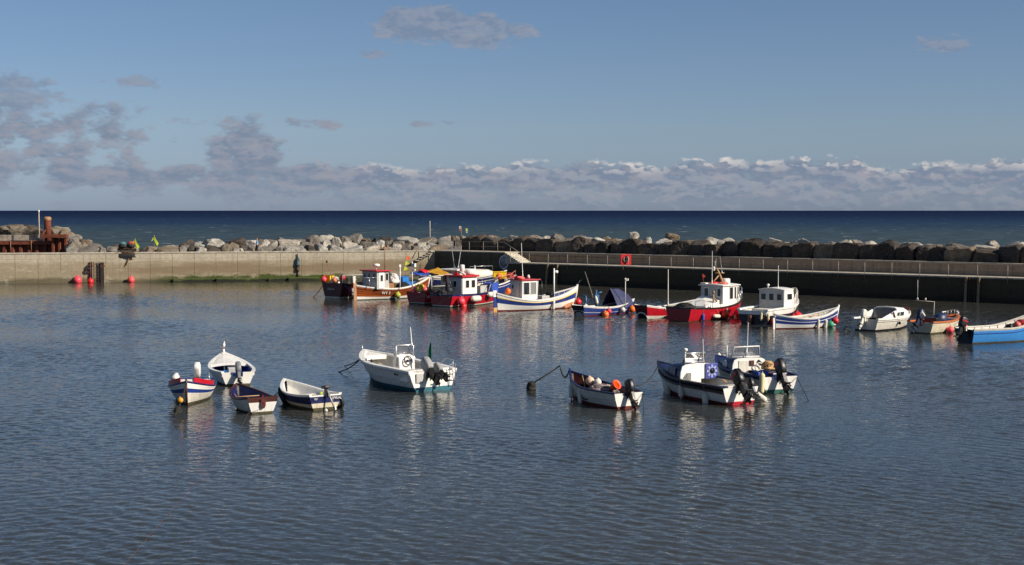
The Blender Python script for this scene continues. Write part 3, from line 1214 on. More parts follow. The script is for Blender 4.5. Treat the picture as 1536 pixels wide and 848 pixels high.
MB().tube([(-1.3, -0.3, 0), (-0.1, -0.3, 1.5)], 0.14, 8).tube([(-1.0, -0.35, -0.1), (0.1, -0.35, 0.9)], 0.12, 8).build('brace', rust, pil)
pole = thing('light_pole', 'thin pale pole with a white light beside the rusty pillar', 'pole', (pxx(59.5), YP - 0.1, pz(362)))
hh = pz(319) - pz(362)
MB().tube([(0, 0, 0), (0, 0, hh)], [0.09, 0.06], 8).build('shaft', paint('weathered_white', (190, 178, 158), 0.6, 0.35), pole)
MB().lathe([(0.07, hh), (0.10, hh + 0.05), (0.10, hh + 0.26), (0.04, hh + 0.32)], n=10).build('lamp', white_p, pole)
hrail = thing('guard_rail', 'thin horizontal white rail sticking out seaward of the rusty pillar', 'rail', (pxx(70), YP + 2.5, 0))
MB().tube([(0, 0, pz(342.5)), (pxx(93) - pxx(70), 0.5, pz(342.5))], 0.06, 6).tube([(0.9, 0.1, pz(342.5)), (0.9, 0.1, pz(363))], 0.05, 6).build('bar', galv, hrail)
mast = thing('marker_pole', 'slim white pole rising behind the boulders near the wall corner', 'pole', atY(645, 372, 180))
MB().tube([(0, 0, 0), (0, 0, 3.4)], [0.07, 0.05], 8).build('shaft', paint('weathered_white', (190, 178, 158), 0.6, 0.35), mast)
MB().box((0.12, 0, 2.3), (0.4, 0.06, 0.07)).build('bracket', galv, mast)
# ------------------------------------------------------------------ materials for boats and gear
WHITE = paint('boat_white', (232, 229, 222), 0.30, 0.10, 2.0, grime=0.22)
OLDWHITE = paint('chalky_white', (214, 208, 196), 0.5, 0.22, 2.5, grime=0.35)
CREAM = paint('cream_paint', (214, 202, 176), 0.45, 0.28, 2.5, grime=0.4)
GREYW = paint('grey_white', (186, 184, 180), 0.5, 0.2, grime=0.3)
NAVY = paint('navy_paint', (26, 34, 84), 0.35, 0.25, grime=0.15)
DNAVY = paint('dark_navy_paint', (17, 20, 40), 0.35, 0.3, grime=0.15)
BLUE = paint('royal_blue_paint', (34, 58, 130), 0.35, 0.22, grime=0.18)
LBLUE = paint('sky_blue_paint', (64, 146, 222), 0.4, 0.18, grime=0.15)
TBLUE = paint('turquoise_antifoul', (30, 96, 112), 0.5, 0.3, grime=0.3)
GREENA = paint('green_antifoul', (34, 96, 84), 0.55, 0.35, grime=0.3)
REDP = paint('red_paint', (180, 20, 38), 0.35, 0.2, grime=0.2)
DRED = paint('shade_and_rail_red', (150, 14, 30), 0.38, 0.28, grime=0.2)  # hull red darkened: shade painted into the transoms; also colours one rail
MAROON = paint('maroon_paint', (82, 14, 26), 0.38, 0.3, grime=0.2)
REDAF = paint('red_antifoul', (112, 34, 28), 0.6, 0.35)
BROWN_P = paint('brown_paint', (78, 36, 30), 0.5, 0.3)
YELL = paint('yellow_line', (224, 190, 70), 0.45, 0.2)
YELLOW = paint('yellow_plastic', (236, 196, 20), 0.45, 0.2)
YTARP = paint('yellow_tarp', (190, 140, 24), 0.6, 0.25, 1.5, bump=0.05)
ORANGE_RAIL = paint('orange_rail', (188, 104, 52), 0.5, 0.3, grime=0.4)
BLACK = paint('black_plastic', (20, 20, 23), 0.4, 0.3)
BLACKPAINT = paint('black_paint', (18, 17, 18), 0.45, 0.3)
ENGGREY = paint('engine_grey', (120, 122, 126), 0.4, 0.25)
STEEL = paint('stainless', (205, 205, 205), 0.28, 0.12, metal=0.7)
ALU = paint('dull_alloy', (170, 170, 168), 0.45, 0.2, metal=0.4)
TEAK = paint('bare_wood', (150, 108, 66), 0.7, 0.35, 2)
PALEWOOD = paint('pale_wood', (196, 156, 104), 0.65, 0.3, 2)
PINKB = paint('pink_buoy', (240, 74, 88), 0.42, 0.18, 2, grime=0.2)
REDB = paint('red_buoy', (226, 34, 36), 0.42, 0.18, 2, grime=0.2)
ORANGEB = paint('orange_buoy', (240, 112, 36), 0.42, 0.2, 2, grime=0.25)
WHITEB = paint('white_fender', (222, 216, 202), 0.5, 0.22, 3, grime=0.45)
YGREENB = paint('lime_buoy', (176, 178, 66), 0.45, 0.2)
GREENB = paint('green_buoy', (58, 150, 118), 0.45, 0.2)
YELLB = paint('yellow_buoy', (222, 160, 40), 0.45, 0.2)
ROPE = paint('rope', (150, 140, 118), 0.9, 0.35, 12)
DROPE = paint('weedy_rope', (44, 42, 34), 0.9, 0.4, 8)
BLUEROPE = paint('blue_rope', (48, 72, 150), 0.9, 0.3, 8)
PINKROPE = paint('pink_rope', (104, 78, 80), 0.9, 0.3, 8)
NET = paint('net_dark', (48, 52, 50), 0.95, 0.5, 9, bump=0.05)
BTARP = paint('blue_tarp', (34, 42, 84), 0.65, 0.25, 1.5, bump=0.05)
GREYTARP = paint('grey_tarp', (150, 150, 150), 0.6, 0.3, 2, bump=0.06)
BLUEBOX = paint('blue_plastic', (40, 120, 196), 0.45, 0.25)
DBLUEBOX = paint('deep_blue_plastic', (50, 84, 176), 0.45, 0.25)
BLUEMETAL = paint('blue_metal', (40, 92, 140), 0.5, 0.3)
LIMEF = paint('lime_flag', (200, 220, 60), 0.7, 0.15)
INNERW = paint('inner_white', (206, 202, 192), 0.55, 0.25, 3, grime=0.4)
INNERG = paint('inner_grey', (150, 148, 142), 0.6, 0.3, 3, grime=0.4)
SCUM = paint('waterline_scum', (84, 78, 50), 0.7, 0.45, 4)
REDROOF = paint('red_roof', (188, 30, 40), 0.45, 0.2)
TAN = paint('tan_paint', (176, 128, 92), 0.55, 0.3)


def varnish():
    m, t, b = new_mat('varnished_planks')
    co = t.node('ShaderNodeTexCoord').outputs['Object']
    n = t.noise(t.scaled(co, (0.5, 1, 9)), 1.0, 6, 0.65)
    n2 = t.noise(co, 1.2, 4, 0.6)
    c = t.mix(t.maprange(n, 0.3, 0.68), lin((96, 36, 16)), lin((176, 88, 32)))
    c = t.mix(t.maprange(n2, 0.45, 0.7, 0, 0.5), c, lin((96, 40, 18)))
    t.put(b.inputs['Base Color'], c)
    b.inputs['Roughness'].default_value = 0.28
    return m


VARNISH = varnish()


def glass_dark():
    m, t, b = new_mat('window_glass')
    b.inputs['Base Color'].default_value = (0.02, 0.024, 0.028, 1)
    b.inputs['Roughness'].default_value = 0.06
    b.inputs['Specular IOR Level'].default_value = 0.6
    return m


def glass_clear():
    m = bpy.data.materials.new('clear_screen')
    m.use_nodes = True
    t = NT(m.node_tree)
    m.node_tree.nodes.remove(m.node_tree.nodes['Principled BSDF'])
    tr = t.node('ShaderNodeBsdfTransparent')
    tr.inputs[0].default_value = (0.72, 0.74, 0.76, 1)
    gl = t.node('ShaderNodeBsdfGlossy')
    gl.inputs['Roughness'].default_value = 0.08
    gl.inputs['Color'].default_value = (0.8, 0.8, 0.8, 1)
    df = t.node('ShaderNodeBsdfDiffuse')
    df.inputs[0].default_value = (0.45, 0.45, 0.44, 1)
    a = t.node('ShaderNodeMixShader')
    a.inputs[0].default_value = 0.14
    t.link(tr.outputs[0], a.inputs[1])
    t.link(df.outputs[0], a.inputs[2])
    f = t.node('ShaderNodeFresnel')
    b = t.node('ShaderNodeMixShader')
    t.link(f.outputs[0], b.inputs[0])
    t.link(a.outputs[0], b.inputs[1])
    t.link(gl.outputs[0], b.inputs[2])
    t.link(b.outputs[0], m.node_tree.nodes['Material Output'].inputs['Surface'])
    return m


GLASS = glass_dark()
CLEAR = glass_clear()


# ------------------------------------------------------------------ hulls
class Hull:
    """local frame: +x bow, +y port, z=0 water.  u runs -1 keel .. 0 boot line .. 1 sheer"""
    def __init__(s, L, B, zs, draft=0.35, wt=0.75, sm=0.42, pb=2.3, ps=2.0, rake=0.5, trake=0.1, em=0.34, eb=0.85, es=None, zw=0.05, flare=0.0, nst=26, clinker=0):
        s.L, s.B, s.zs3, s.draft, s.wt, s.sm, s.pb, s.ps = L, B, zs, draft, wt, sm, pb, ps
        s.rake, s.trake, s.em, s.eb, s.es, s.zw, s.flare, s.n, s.clinker = rake, trake, em, eb, es if es is not None else em, zw, flare, nst, clinker

    def zs(s, t):
        a, m, b = s.zs3
        k = 0.4
        if t < k:
            q = (k - t) / k
            return m + (a - m) * q * q
        q = (t - k) / (1 - k)
        return m + (b - m) * q ** 1.8

    def hb(s, t):
        if t < s.sm:
            q = (s.sm - t) / s.sm
            w = 1 - (1 - s.wt) * q ** s.ps
        else:
            q = (t - s.sm) / (1 - s.sm)
            w = 1 - q ** s.pb
        return max(w * s.B / 2, 0.02)

    def z(s, t, u):
        if u < 0:
            return s.zw + u * (s.zw + s.draft)
        return s.zw + u * (s.zs(t) - s.zw)

    def pt(s, t, u, side=1, out=0.0):
        z = s.z(t, u)
        top = s.zs(t)
        v = (z + s.draft) / (top + s.draft)
        v = max(v, 0.0)
        if t < s.sm:
            e = s.es + (s.em - s.es) * (t / s.sm)
        else:
            e = s.em + (s.eb - s.em) * ((t - s.sm) / (1 - s.sm)) ** 1.6
        w = v ** e if v > 0 else 0
        if s.clinker and u > -0.3:
            f = (u * s.clinker) % 1.0
            w *= 1.0 - 0.018 * f + 0.009
        y = (s.hb(t) + out) * w if out == 0 else s.hb(t) * w + out
        y = max(y, 0.015)
        x = -s.L / 2 + t * (s.L - s.rake * (1 - v) ** 1.3)
        x -= s.trake * (v - 0.3) * (1 - t) ** 8
        return Vector((x, side * y, z))

    def nrm(s, t, u, side=1):
        a = s.pt(min(t + 0.02, 1), u, side) - s.pt(max(t - 0.02, 0), u, side)
        b = s.pt(t, min(u + 0.05, 1), side) - s.pt(t, u - 0.05, side)
        n = a.cross(b) * side * 1.0
        n.normalize()
        if n.y * side < 0:
            n = -n
        return n


def build_hull(h, root, bands, name='hull'):
    """bands: [(u_top, material)...] from the keel up"""
    mats = [m for _, m in bands]
    us = [-1.0, -0.8, -0.55, -0.3, -0.12]
    edges = [u for u, _ in bands]
    for a, b in zip([-0.12] + edges, edges):
        k = max(1, int(abs(b - a) / 0.12))
        for i in range(1, k + 1):
            us.append(a + (b - a) * i / k)
    if h.clinker:
        extra = []
        for k in range(h.clinker + 1):
            u = k / h.clinker
            if 0 < u < 1:
                extra += [u - 0.004, u + 0.004]
        us = sorted(set([round(x, 4) for x in us + extra]))
    us = sorted(set(round(x, 4) for x in us))
    ts = [1 - (1 - i / h.n) ** 1.25 for i in range(h.n + 1)]
    mb = MB()
    for side in (1, -1):
        for a, b in zip(us, us[1:]):
            um = (a + b) / 2
            mi = 0
            for i, (ut, _) in enumerate(bands):
                if um <= ut:
                    mi = i
                    break
            mb.grid([[h.pt(t, a, side) for t in ts], [h.pt(t, b, side) for t in ts]], mi, not h.clinker)
    o = mb.build(name, mats, root)
    return o


def build_transom(h, root, bands, cut=None, name='transom', thick=0.05):
    """the flat stern board; cut = (half width, depth) of an outboard notch"""
    mats = [m for _, m in bands]
    us = [-1.0, -0.8, -0.55, -0.3, -0.12]
    edges = [u for u, _ in bands]
    for a, b in zip([-0.12] + edges, edges):
        k = max(1, int(abs(b - a) / 0.15))
        for i in range(1, k + 1):
            us.append(a + (b - a) * i / k)
    us = sorted(set(round(x, 4) for x in us))
    fr = [-1, -0.75, -0.5, -0.25, 0, 0.25, 0.5, 0.75, 1]
    if cut:
        k = cut[0] / h.hb(0)
        fr = sorted(set([-1, -0.8, -0.6, 1, 0.8, 0.6, -k, k, 0, -k - 0.001, k + 0.001]))
    mb = MB()
    rows_o, rows_i = [], []
    for u in us:
        p = h.pt(0, u, 1)
        ro, ri = [], []
        for f in fr:
            zz = p.z
            if cut and abs(f) <= cut[0] / h.hb(0) + 1e-4:
                zz = min(zz, h.zs(0) - cut[1])
            crown = 0.0
            ro.append(Vector((p.x - 0.004, p.y * f, zz)))
            ri.append(Vector((p.x + thick, p.y * f * 0.985, zz)))
        rows_o.append(ro)
        rows_i.append(ri)
    for (a, b), (ra, rb), (ia, ib) in zip(zip(us, us[1:]), zip(rows_o, rows_o[1:]), zip(rows_i, rows_i[1:])):
        um = (a + b) / 2
        mi = next((i for i, (ut, _) in enumerate(bands) if um <= ut), 0)
        mb.grid([ra, rb], mi, False)
        mb.grid([ia, ib], mi, False)
    mb.grid([rows_o[-1], rows_i[-1]], len(mats) - 1, False)
    return mb.build(name, mats, root, fix=True)


def build_gunwale(h, root, mat, w=0.10, ht=0.06, t0=0.0, t1=1.0, name='gunwale', out=0.02, z0=-0.01):
    mb = MB()
    n = 26
    path = []
    for side in (1, -1):
        pts = []
        for i in range(n + 1):
            t = t0 + (t1 - t0) * (1 - (1 - i / n) ** 1.2)
            p = h.pt(t, 1.0, side)
            p.y = side * max(abs(p.y) + out - w / 2, 0.0)
            pts.append(p)
        if side == 1:
            path = pts
        else:
            if t1 >= 0.999:
                path += [p for p in reversed(pts)][1:]
            else:
                mb.sweep(pts, w, ht, 0, z0)
    mb.sweep(path, w, ht, 0, z0)
    return mb.build(name, mat, root)


def build_strake(h, root, mat, u, w=0.05, ht=0.05, t0=0.0, t1=0.985, name='rubbing_strake'):
    mb = MB()
    n = 24
    for side in (1, -1):
        pts = []
        for i in range(n + 1):
            t = t0 + (t1 - t0) * i / n
            p = h.pt(t, u, side)
            p.y += side * (w * 0.35)
            pts.append(p)
        mb.sweep(pts, w, ht, 0, -ht / 2)
    return mb.build(name, mat, root)


def build_inner(h, root, mat, zf, th=0.05, t0=0.02, t1=0.96, name='inner_lining', floor=None):
    mb = MB()
    n = 22
    us = None
    rows = {1: [], -1: []}
    nz = 5
    for k in range(nz + 1):
        for side in (1, -1):
            r = []
            for i in range(n + 1):
                t = t0 + (t1 - t0) * i / n
                top = h.zs(t) - 0.012
                zz = top + (min(zf, top - 0.1) - top) * k / nz
                u = (zz - h.zw) / (h.zs(t) - h.zw)
                if u < 0:
                    u = (zz - h.zw) / (h.zw + h.draft)
                p = h.pt(t, u, side)
                p.y = side * max(abs(p.y) - th, 0.004)
                p.z = zz
                r.append(p)
            rows[side].append(r)
    for side in (1, -1):
        mb.grid(rows[side], 0, True)
    mb.grid([rows[1][-1], rows[-1][-1]], 1 if floor else 0, False)
    return mb.build(name, [mat, floor] if floor else mat, root)


def build_deck(h, root, mat, t0, t1, dz=-0.02, crown=0.06, name='foredeck', inset=0.03, lip=0.0):
    mb = MB()
    n = 12
    fr = [-1, -0.6, -0.25, 0, 0.25, 0.6, 1]
    rows = []
    for i in range(n + 1):
        t = t0 + (t1 - t0) * i / n
        p = h.pt(t, 1.0, 1)
        w = max(p.y - inset, 0.003)
        rows.append([Vector((p.x, w * f, h.zs(t) + dz + crown * (1 - f * f) * min(1, w / 0.5))) for f in fr])
    mb.grid(rows, 0, False)
    if lip:
        mb.grid([rows[0], [v - Vector((0, 0, lip)) for v in rows[0]]], 0, False)
    return mb.build(name, mat, root)


def thwart(h, root, t, z, w, mat, th=0.04, inset=0.04, name='thwart'):
    u = (z - h.zw) / (h.zs(t) - h.zw)
    p = h.pt(t, max(u, -0.9), 1)
    return MB().box((p.x, 0, z), (w, 2 * (p.y - inset), th)).build(name, mat, root, bev=0.008)


# ------------------------------------------------------------------ fittings
def outboard(root, x, y, z, cowl, legm, tilt=0.0, k=1.0, stripe=None, yaw=0.0):
    """outboard motor clamped at the stern; the pivot is the top of the transom"""
    R = Matrix.Rotation(yaw, 3, 'Z') @ Matrix.Rotation(tilt, 3, 'Y')
    o = Vector((x, y, z))

    def T(v):
        return o + R @ (Vector(v) * k)
    mb = MB()
    # cowling: lofted rounded block
    secs = [(0.04, 0.15, 0.11, -0.19), (0.10, 0.22, 0.145, -0.20), (0.30, 0.245, 0.155, -0.21), (0.50, 0.245, 0.15, -0.215), (0.60, 0.22, 0.135, -0.20), (0.65, 0.15, 0.09, -0.19)]
    vs, fs = [], []
    n = 22
    for zz, a, b, cx in secs:
        for i in range(n):
            t = 2 * pi * i / n
            ex = 0.5
            cxx = math.copysign(abs(cos(t)) ** ex, cos(t)) * a
            cyy = math.copysign(abs(sin(t)) ** ex, sin(t)) * b
            vs.append(T((cx + cxx, cyy, zz)))
    for j in range(len(secs) - 1):
        for i in range(n):
            i2 = (i + 1) % n
            fs.append((j * n + i, j * n + i2, (j + 1) * n + i2, (j + 1) * n + i))
    fs.append(tuple(range(n))[::-1])
    fs.append(tuple((len(secs) - 1) * n + i for i in range(n)))
    mb.add(vs, fs, 0, True)
    m = mb.build('outboard_motor', cowl, root)
    if stripe:
        sb = MB()
        for sgy in (1, -1):
            vs = [T((-0.42, sgy * 0.162, 0.38)), T((0.0, sgy * 0.162, 0.38)), T((0.0, sgy * 0.162, 0.46)), T((-0.42, sgy * 0.162, 0.46))]
            sb.add(vs, [(0, 1, 2, 3)])
        sb.build('stripe', stripe, m, fix=False)
    lb = MB()
    lb.box(T((-0.20, 0, -0.12)), (0.26 * k, 0.15 * k, 0.62 * k), rot=R)
    lb.box(T((-0.20, 0, -0.50)), (0.34 * k, 0.09 * k, 0.36 * k), rot=R)
    lb.box(T((-0.28, 0, -0.42)), (0.42 * k, 0.20 * k, 0.02 * k), rot=R)
    lb.tube([T((-0.02, 0, -0.62)), T((-0.10, 0, -0.62)), T((-0.36, 0, -0.62))], [0.02 * k, 0.055 * k, 0.05 * k], 10)
    lb.box(T((-0.20, 0, -0.74)), (0.16 * k, 0.02 * k, 0.18 * k), rot=R)
    lb.build('leg', legm, m, bev=0.008)
    pb = MB()
    for i in range(3):
        a = 2 * pi * i / 3
        d = Vector((0, cos(a), sin(a)))
        e = Vector((0.5, -sin(a), cos(a))) * 0.07
        c = Vector((-0.42, 0, -0.62))
        vs = [T(c + d * 0.03 - e * 0.4), T(c + d * 0.15 - e), T(c + d * 0.16 + e), T(c + d * 0.03 + e * 0.4)]
        pb.add(vs, [(0, 1, 2, 3)])
    pb.tube([T((-0.36, 0, -0.62)), T((-0.48, 0, -0.62))], [0.045 * k, 0.02 * k], 8)
    pb.build('propeller', BLACK, m, fix=False)
    cb = MB()
    for sgy in (1, -1):
        cb.box(Vector((x - 0.02 * k, y + sgy * 0.11 * k, z - 0.05 * k)), (0.14 * k, 0.03 * k, 0.28 * k))
    cb.box(Vector((x + 0.0 * k, y, z - 0.02 * k)), (0.05 * k, 0.2 * k, 0.2 * k))
    cb.build('clamp', legm, m, bev=0.006)
    return m


def window(parent, c, ux, uz, w, h, frame=WHITE, glass=None, fw=0.05, name='window', proud=0.025, slant=0.0):
    """framed window on a flat face: centre c, right and up directions"""
    ux = Vector(ux).normalized()
    uz = Vector(uz).normalized()
    n = ux.cross(uz).normalized()
    c = Vector(c)
    mb = MB()

    def bar(a0, a1, b0, b1, d0, d1):
        vs = []
        for d in (d0, d1):
            for a, b in ((a0, b0), (a1, b0), (a1, b1), (a0, b1)):
                vs.append(c + ux * a + uz * b + n * d)
        mb.add(vs, [(3, 2, 1, 0), (4, 5, 6, 7), (0, 1, 5, 4), (1, 2, 6, 5), (2, 3, 7, 6), (3, 0, 4, 7)])
    W, Hh = w / 2, h / 2
    bar(-W - fw, W + fw, Hh, Hh + fw, 0, proud)
    bar(-W - fw, W + fw, -Hh - fw, -Hh, 0, proud)
    bar(-W - fw, -W, -Hh, Hh, 0, proud)
    bar(W, W + fw, -Hh, Hh, 0, proud)
    f = mb.build(name, frame, parent, fix=False)
    pb = MB()
    pb.add([c + ux * a + uz * b + n * 0.006 for a, b in ((-W, -Hh), (W, -Hh), (W, Hh), (-W, Hh))], [(0, 1, 2, 3)])
    pb.build('pane', glass or GLASS, f, fix=False)
    return f


def wheelhouse(root, x0, x1, w, z0, z1, wall, roofm, rake=0.12, over=0.12, roof_t=0.07, camber=0.0, wins=(), door=None, frame=WHITE, name='wheelhouse', arake=0.0, doorm=None, winglass=None):
    """box house with raked front; wins = [(face, a, zc, w, h)], a = 0..1 along the face"""
    poly = [(x0, z0), (x1, z0), (x1 - rake, z1), (x0 + arake, z1)]
    b = MB().prism(poly, -w / 2, w / 2).build(name, wall, root, bev=0.02)
    rp = MB()
    if camber:
        n = 8
        rows_t = []
        for xx in (x0 + arake - over, x1 - rake + over):
            rows_t.append([Vector((xx, (w / 2 + over) * f, z1 + roof_t + camber * (1 - f * f))) for f in [-1 + 2 * i / n for i in range(n + 1)]])
        rp.grid(rows_t, 0, False)
        low = [[v - Vector((0, 0, roof_t)) for v in r] for r in rows_t]
        rp.grid(low, 0, False)
        rp.grid([rows_t[0], low[0]], 0, False)
        rp.grid([rows_t[1], low[1]], 0, False)
        for e in (0, -1):
            rp.add([rows_t[0][e], rows_t[1][e], low[1][e], low[0][e]], [(0, 1, 2, 3)])
    else:
        rp.box(((x0 + arake + x1 - rake) / 2, 0, z1 + roof_t / 2 + 0.002), (x1 - rake - x0 - arake + 2 * over, w + 2 * over, roof_t))
    rp.build('roof', roofm, b, bev=0.015)
    if camber:
        gb = MB()
        for xx, th in ((x0 + arake + 0.003, 0.04), (x1 - rake - 0.043, 0.04)):
            n = 8
            prof = [(-w / 2, z1 - 0.01)] + [(w / 2 * f, z1 + 0.004 + camber * (1 - f * f * (w / (w + 2 * over)) ** 2)) for f in [-1 + 2 * i / n for i in range(n + 1)]] + [(w / 2, z1 - 0.01)]
            m_ = len(prof)
            gb.add([(xx, y, z) for y, z in prof] + [(xx + th, y, z) for y, z in prof], [tuple(range(m_)), tuple(range(m_, 2 * m_))[::-1]] + [(i, (i + 1) % m_, m_ + (i + 1) % m_, m_ + i) for i in range(m_)])
        gb.build('gable', wall, b)
    for face, a, zc, ww, hh in wins:
        gl = winglass
        k = (zc - z0) / (z1 - z0)
        if face == 'aft':
            window(b, (x0 + arake * k - 0.001, w / 2 - a * w, zc), (0, -1, 0), (arake, 0, z1 - z0), ww, hh, frame, gl)
        elif face == 'fwd':
            window(b, (x1 - rake * k + 0.001, -w / 2 + a * w, zc), (0, 1, 0), (-rake, 0, z1 - z0), ww, hh, frame, gl)
        elif face == 'star':
            window(b, (x0 + a * (x1 - x0), -w / 2 - 0.001, zc), (1, 0, 0), (0, 0, 1), ww, hh, frame, gl)
        else:
            window(b, (x1 - a * (x1 - x0), w / 2 + 0.001, zc), (-1, 0, 0), (0, 0, 1), ww, hh, frame, gl)
    if door:
        face, a, ww, hh = door
        if face == 'aft':
            c = (x0 - 0.014, w / 2 - a * w, z0 + 0.08 + hh / 2)
            d = MB().box(c, (0.03, ww, hh)).build('door', doorm or wall, b, bev=0.008)
            MB().box((c[0] - 0.02, c[1] + ww * 0.35, c[2]), (0.03, 0.10, 0.03)).build('handle', STEEL, d)
        else:
            c = (x0 + a * (x1 - x0), -w / 2 - 0.014, z0 + 0.08 + hh / 2)
            d = MB().box(c, (ww, 0.03, hh)).build('door', doorm or wall, b, bev=0.008)
            MB().box((c[0] + ww * 0.35, c[1] - 0.02, c[2]), (0.10, 0.03, 0.03)).build('handle', STEEL, d)
    return b


def aerial(root, p, h, lean=(0, 0), r=0.016, mat=None, name='aerial'):
    p = Vector(p)
    e = p + Vector((lean[0], lean[1], h))
    mb = MB().tube([p, p + (e - p) * 0.12, p + (e - p) * 0.13, e], [r * 1.8, r * 1.8, r, r * 0.7], 6)
    return mb.build(name, mat or WHITE, root)


def rail_tube(root, pts, mat=None, r=0.02, name='rail', posts=()):
    mb = MB().tube(pts, r, 6)
    for a, b in posts:
        mb.tube([a, b], r * 0.9, 6)
    return mb.build(name, mat or STEEL, root)


def W(root, p):
    """a point of a boat in the world"""
    M = Matrix.Translation(root.location) @ root.rotation_euler.to_matrix().to_4x4()
    return M @ Vector(p)


# ------------------------------------------------------------------ loose gear (each a thing of its own)
def ball_buoy(p, r, mat, label, group='ball buoys of the harbour', eye=None, name='ball_buoy', line=None):
    o = thing(name, label, 'buoy', p, random.uniform(0, 6), group, (random.uniform(-0.2, 0.2), random.uniform(-0.2, 0.2)))
    prof = [(max(r * sin(pi * i / 14), 1e-4), -r * cos(pi * i / 14)) for i in range(13)] + [(r * 0.26, r * 0.99), (r * 0.22, r * 1.2), (r * 0.1, r * 1.24)]
    MB().lathe(prof, n=18).build('ball', mat, o)
    MB().torus((0, 0, r * 1.24), r * 0.13, r * 0.05, rotv('X', pi / 2), 10, 6).build('eye', eye or DBLUEBOX, o)
    if line is not None:
        M = (Matrix.Translation(o.location) @ o.rotation_euler.to_matrix().to_4x4()).inverted()
        MB().tube([(0, 0, r * 1.2), M @ Vector(line)], 0.014, 5).build('lanyard', ROPE, o)
    return o


def sausage(p, r, L, mat, label, d=(0, 0, 1), group='sausage fenders', line=None):
    o = thing('fender', label, 'fender', p, 0, group)
    o.rotation_euler = rot_to(d).to_euler()
    n = 6
    prof = [(0.02, -L / 2 - 0.05), (0.03, -L / 2 - 0.02)]
    prof += [(max(r * sin(pi / 2 * i / n), 0.03), -L / 2 + r * (1 - cos(pi / 2 * i / n))) for i in range(n + 1)]
    prof += [(max(r * cos(pi / 2 * i / n), 0.03), L / 2 - r + r * sin(pi / 2 * i / n)) for i in range(n + 1)]
    prof += [(0.03, L / 2 + 0.03), (0.02, L / 2 + 0.06)]
    MB().lathe(prof, n=14).build('body', mat, o)
    if line is not None:
        M = (Matrix.Translation(o.location) @ o.rotation_euler.to_matrix().to_4x4()).inverted()
        MB().tube([(0, 0, L / 2), M @ Vector(line)], 0.014, 5).build('lanyard', ROPE, o)
    return o


def hang(root, h, t, u, side, label, mat, kind='sausage', r=0.11, L=0.55, group=None, tilt=0.0):
    p = h.pt(t, u, side)
    n = h.nrm(t, u, side)
    top = W(root, h.pt(t, 1.0, side) + Vector((0, 0, 0.04)))
    pw = W(root, p + n * (r * 1.05))
    if kind == 'ball':
        return ball_buoy(pw, r, mat, label, group or 'ball buoys of the harbour', line=top)
    d = (top - pw).normalized() if tilt == 0 else Vector((tilt, 0, 1)).normalized()
    return sausage(pw, r, L, mat, label, (d.x * 0.4, d.y * 0.4, 1), group or 'sausage fenders', line=top)


def fish_box(p, rz, mat, label, size=(0.75, 0.45, 0.32), name='fish_box', group='fish boxes and bins', cat='fish box'):
    o = thing(name, label, cat, p, rz, group)
    x, y, z = size
    mb = MB()
    t = 0.03
    mb.box((0, 0, t / 2), (x * 0.94, y * 0.94, t))
    for s in (-1, 1):
        mb.box((s * (x / 2 - t / 2), 0, z / 2), (t, y, z))
        mb.box((0, s * (y / 2 - t / 2), z / 2), (x - 2 * t - 0.004, t, z))
    mb.build('tub', mat, o, bev=0.01)
    rb = MB()
    rb.sweep([(-x / 2 - 0.01, -y / 2 - 0.01, z), (x / 2 + 0.01, -y / 2 - 0.01, z)], 0.05, 0.04)
    rb.sweep([(-x / 2 - 0.01, y / 2 + 0.01, z), (x / 2 + 0.01, y / 2 + 0.01, z)], 0.05, 0.04)
    rb.build('rim', mat, o)
    return o


def creel(p, rz, label, k=1.0, mat=None):
    """lobster pot: flat base, three hoops and netting"""
    o = thing('lobster_pot', label, 'lobster pot', p, rz, 'lobster pots')
    MB().box((0, 0, 0.03), (0.8 * k, 0.5 * k, 0.05)).build('base', TEAK, o, bev=0.008)
    hb = MB()
    for x in (-0.37, 0, 0.37):
        hb.tube([(x * k, 0.24 * k * cos(a), 0.05 + 0.38 * k * sin(a)) for a in [pi * i / 8 for i in range(9)]], 0.02, 5)
    hb.build('hoop_frame', BLACK, o)
    nb = MB()
    nb.grid([[(x * k, 0.225 * k * cos(a), 0.05 + 0.365 * k * sin(a)) for a in [pi * i / 8 for i in range(9)]] for x in (-0.36, -0.18, 0, 0.18, 0.36)], 0, True)
    nb.build('netting', mat or NET, o)
    return o


def heap(name, p, size, mat, label, cat, seed=1, group=None, loops=26, rr0=0.018, base=None):
    """a heap of loose net or coiled rope: a lumpy mound with tangled strands over it"""
    o = thing(name, label, cat, p, 0, group)
    bm = bmesh.new()
    bmesh.ops.create_icosphere(bm, subdivisions=3, radius=1)
    for v in bm.verts:
        d = v.co.copy()
        k = 1 + 0.25 * noise.noise(d * 1.8 + Vector((seed, 0, 0))) + 0.12 * noise.noise(d * 5 + Vector((seed, 2, 0)))
        v.co = Vector((d.x * size[0] * k, d.y * size[1] * k, max(d.z, -0.15) * size[2] * k + 0.1 * size[2]))
    me = bpy.data.meshes.new('mound')
    bm.to_mesh(me)
    bm.free()
    for f in me.polygons:
        f.use_smooth = True
    me.materials.append(base or mat)
    c = bpy.data.objects.new('mound', me)
    COL.objects.link(c)
    c.parent = o
    r2 = random.Random(seed)
    sb = MB()
    pts = []
    for i in range(loops * 6):
        a = i * 0.75 + r2.uniform(-0.3, 0.3)
        q = r2.uniform(0.3, 1.0)
        x = cos(a) * q
        y = sin(a) * q
        z = sqrt(max(0, 1 - x * x * 0.9 - y * y * 0.9)) * 1.02
        pts.append((x * size[0], y * size[1], z * size[2] * 1.08 + 0.04))
    sb.tube(pts, rr0, 5)
    sb.build('strands', mat, o)
    return o


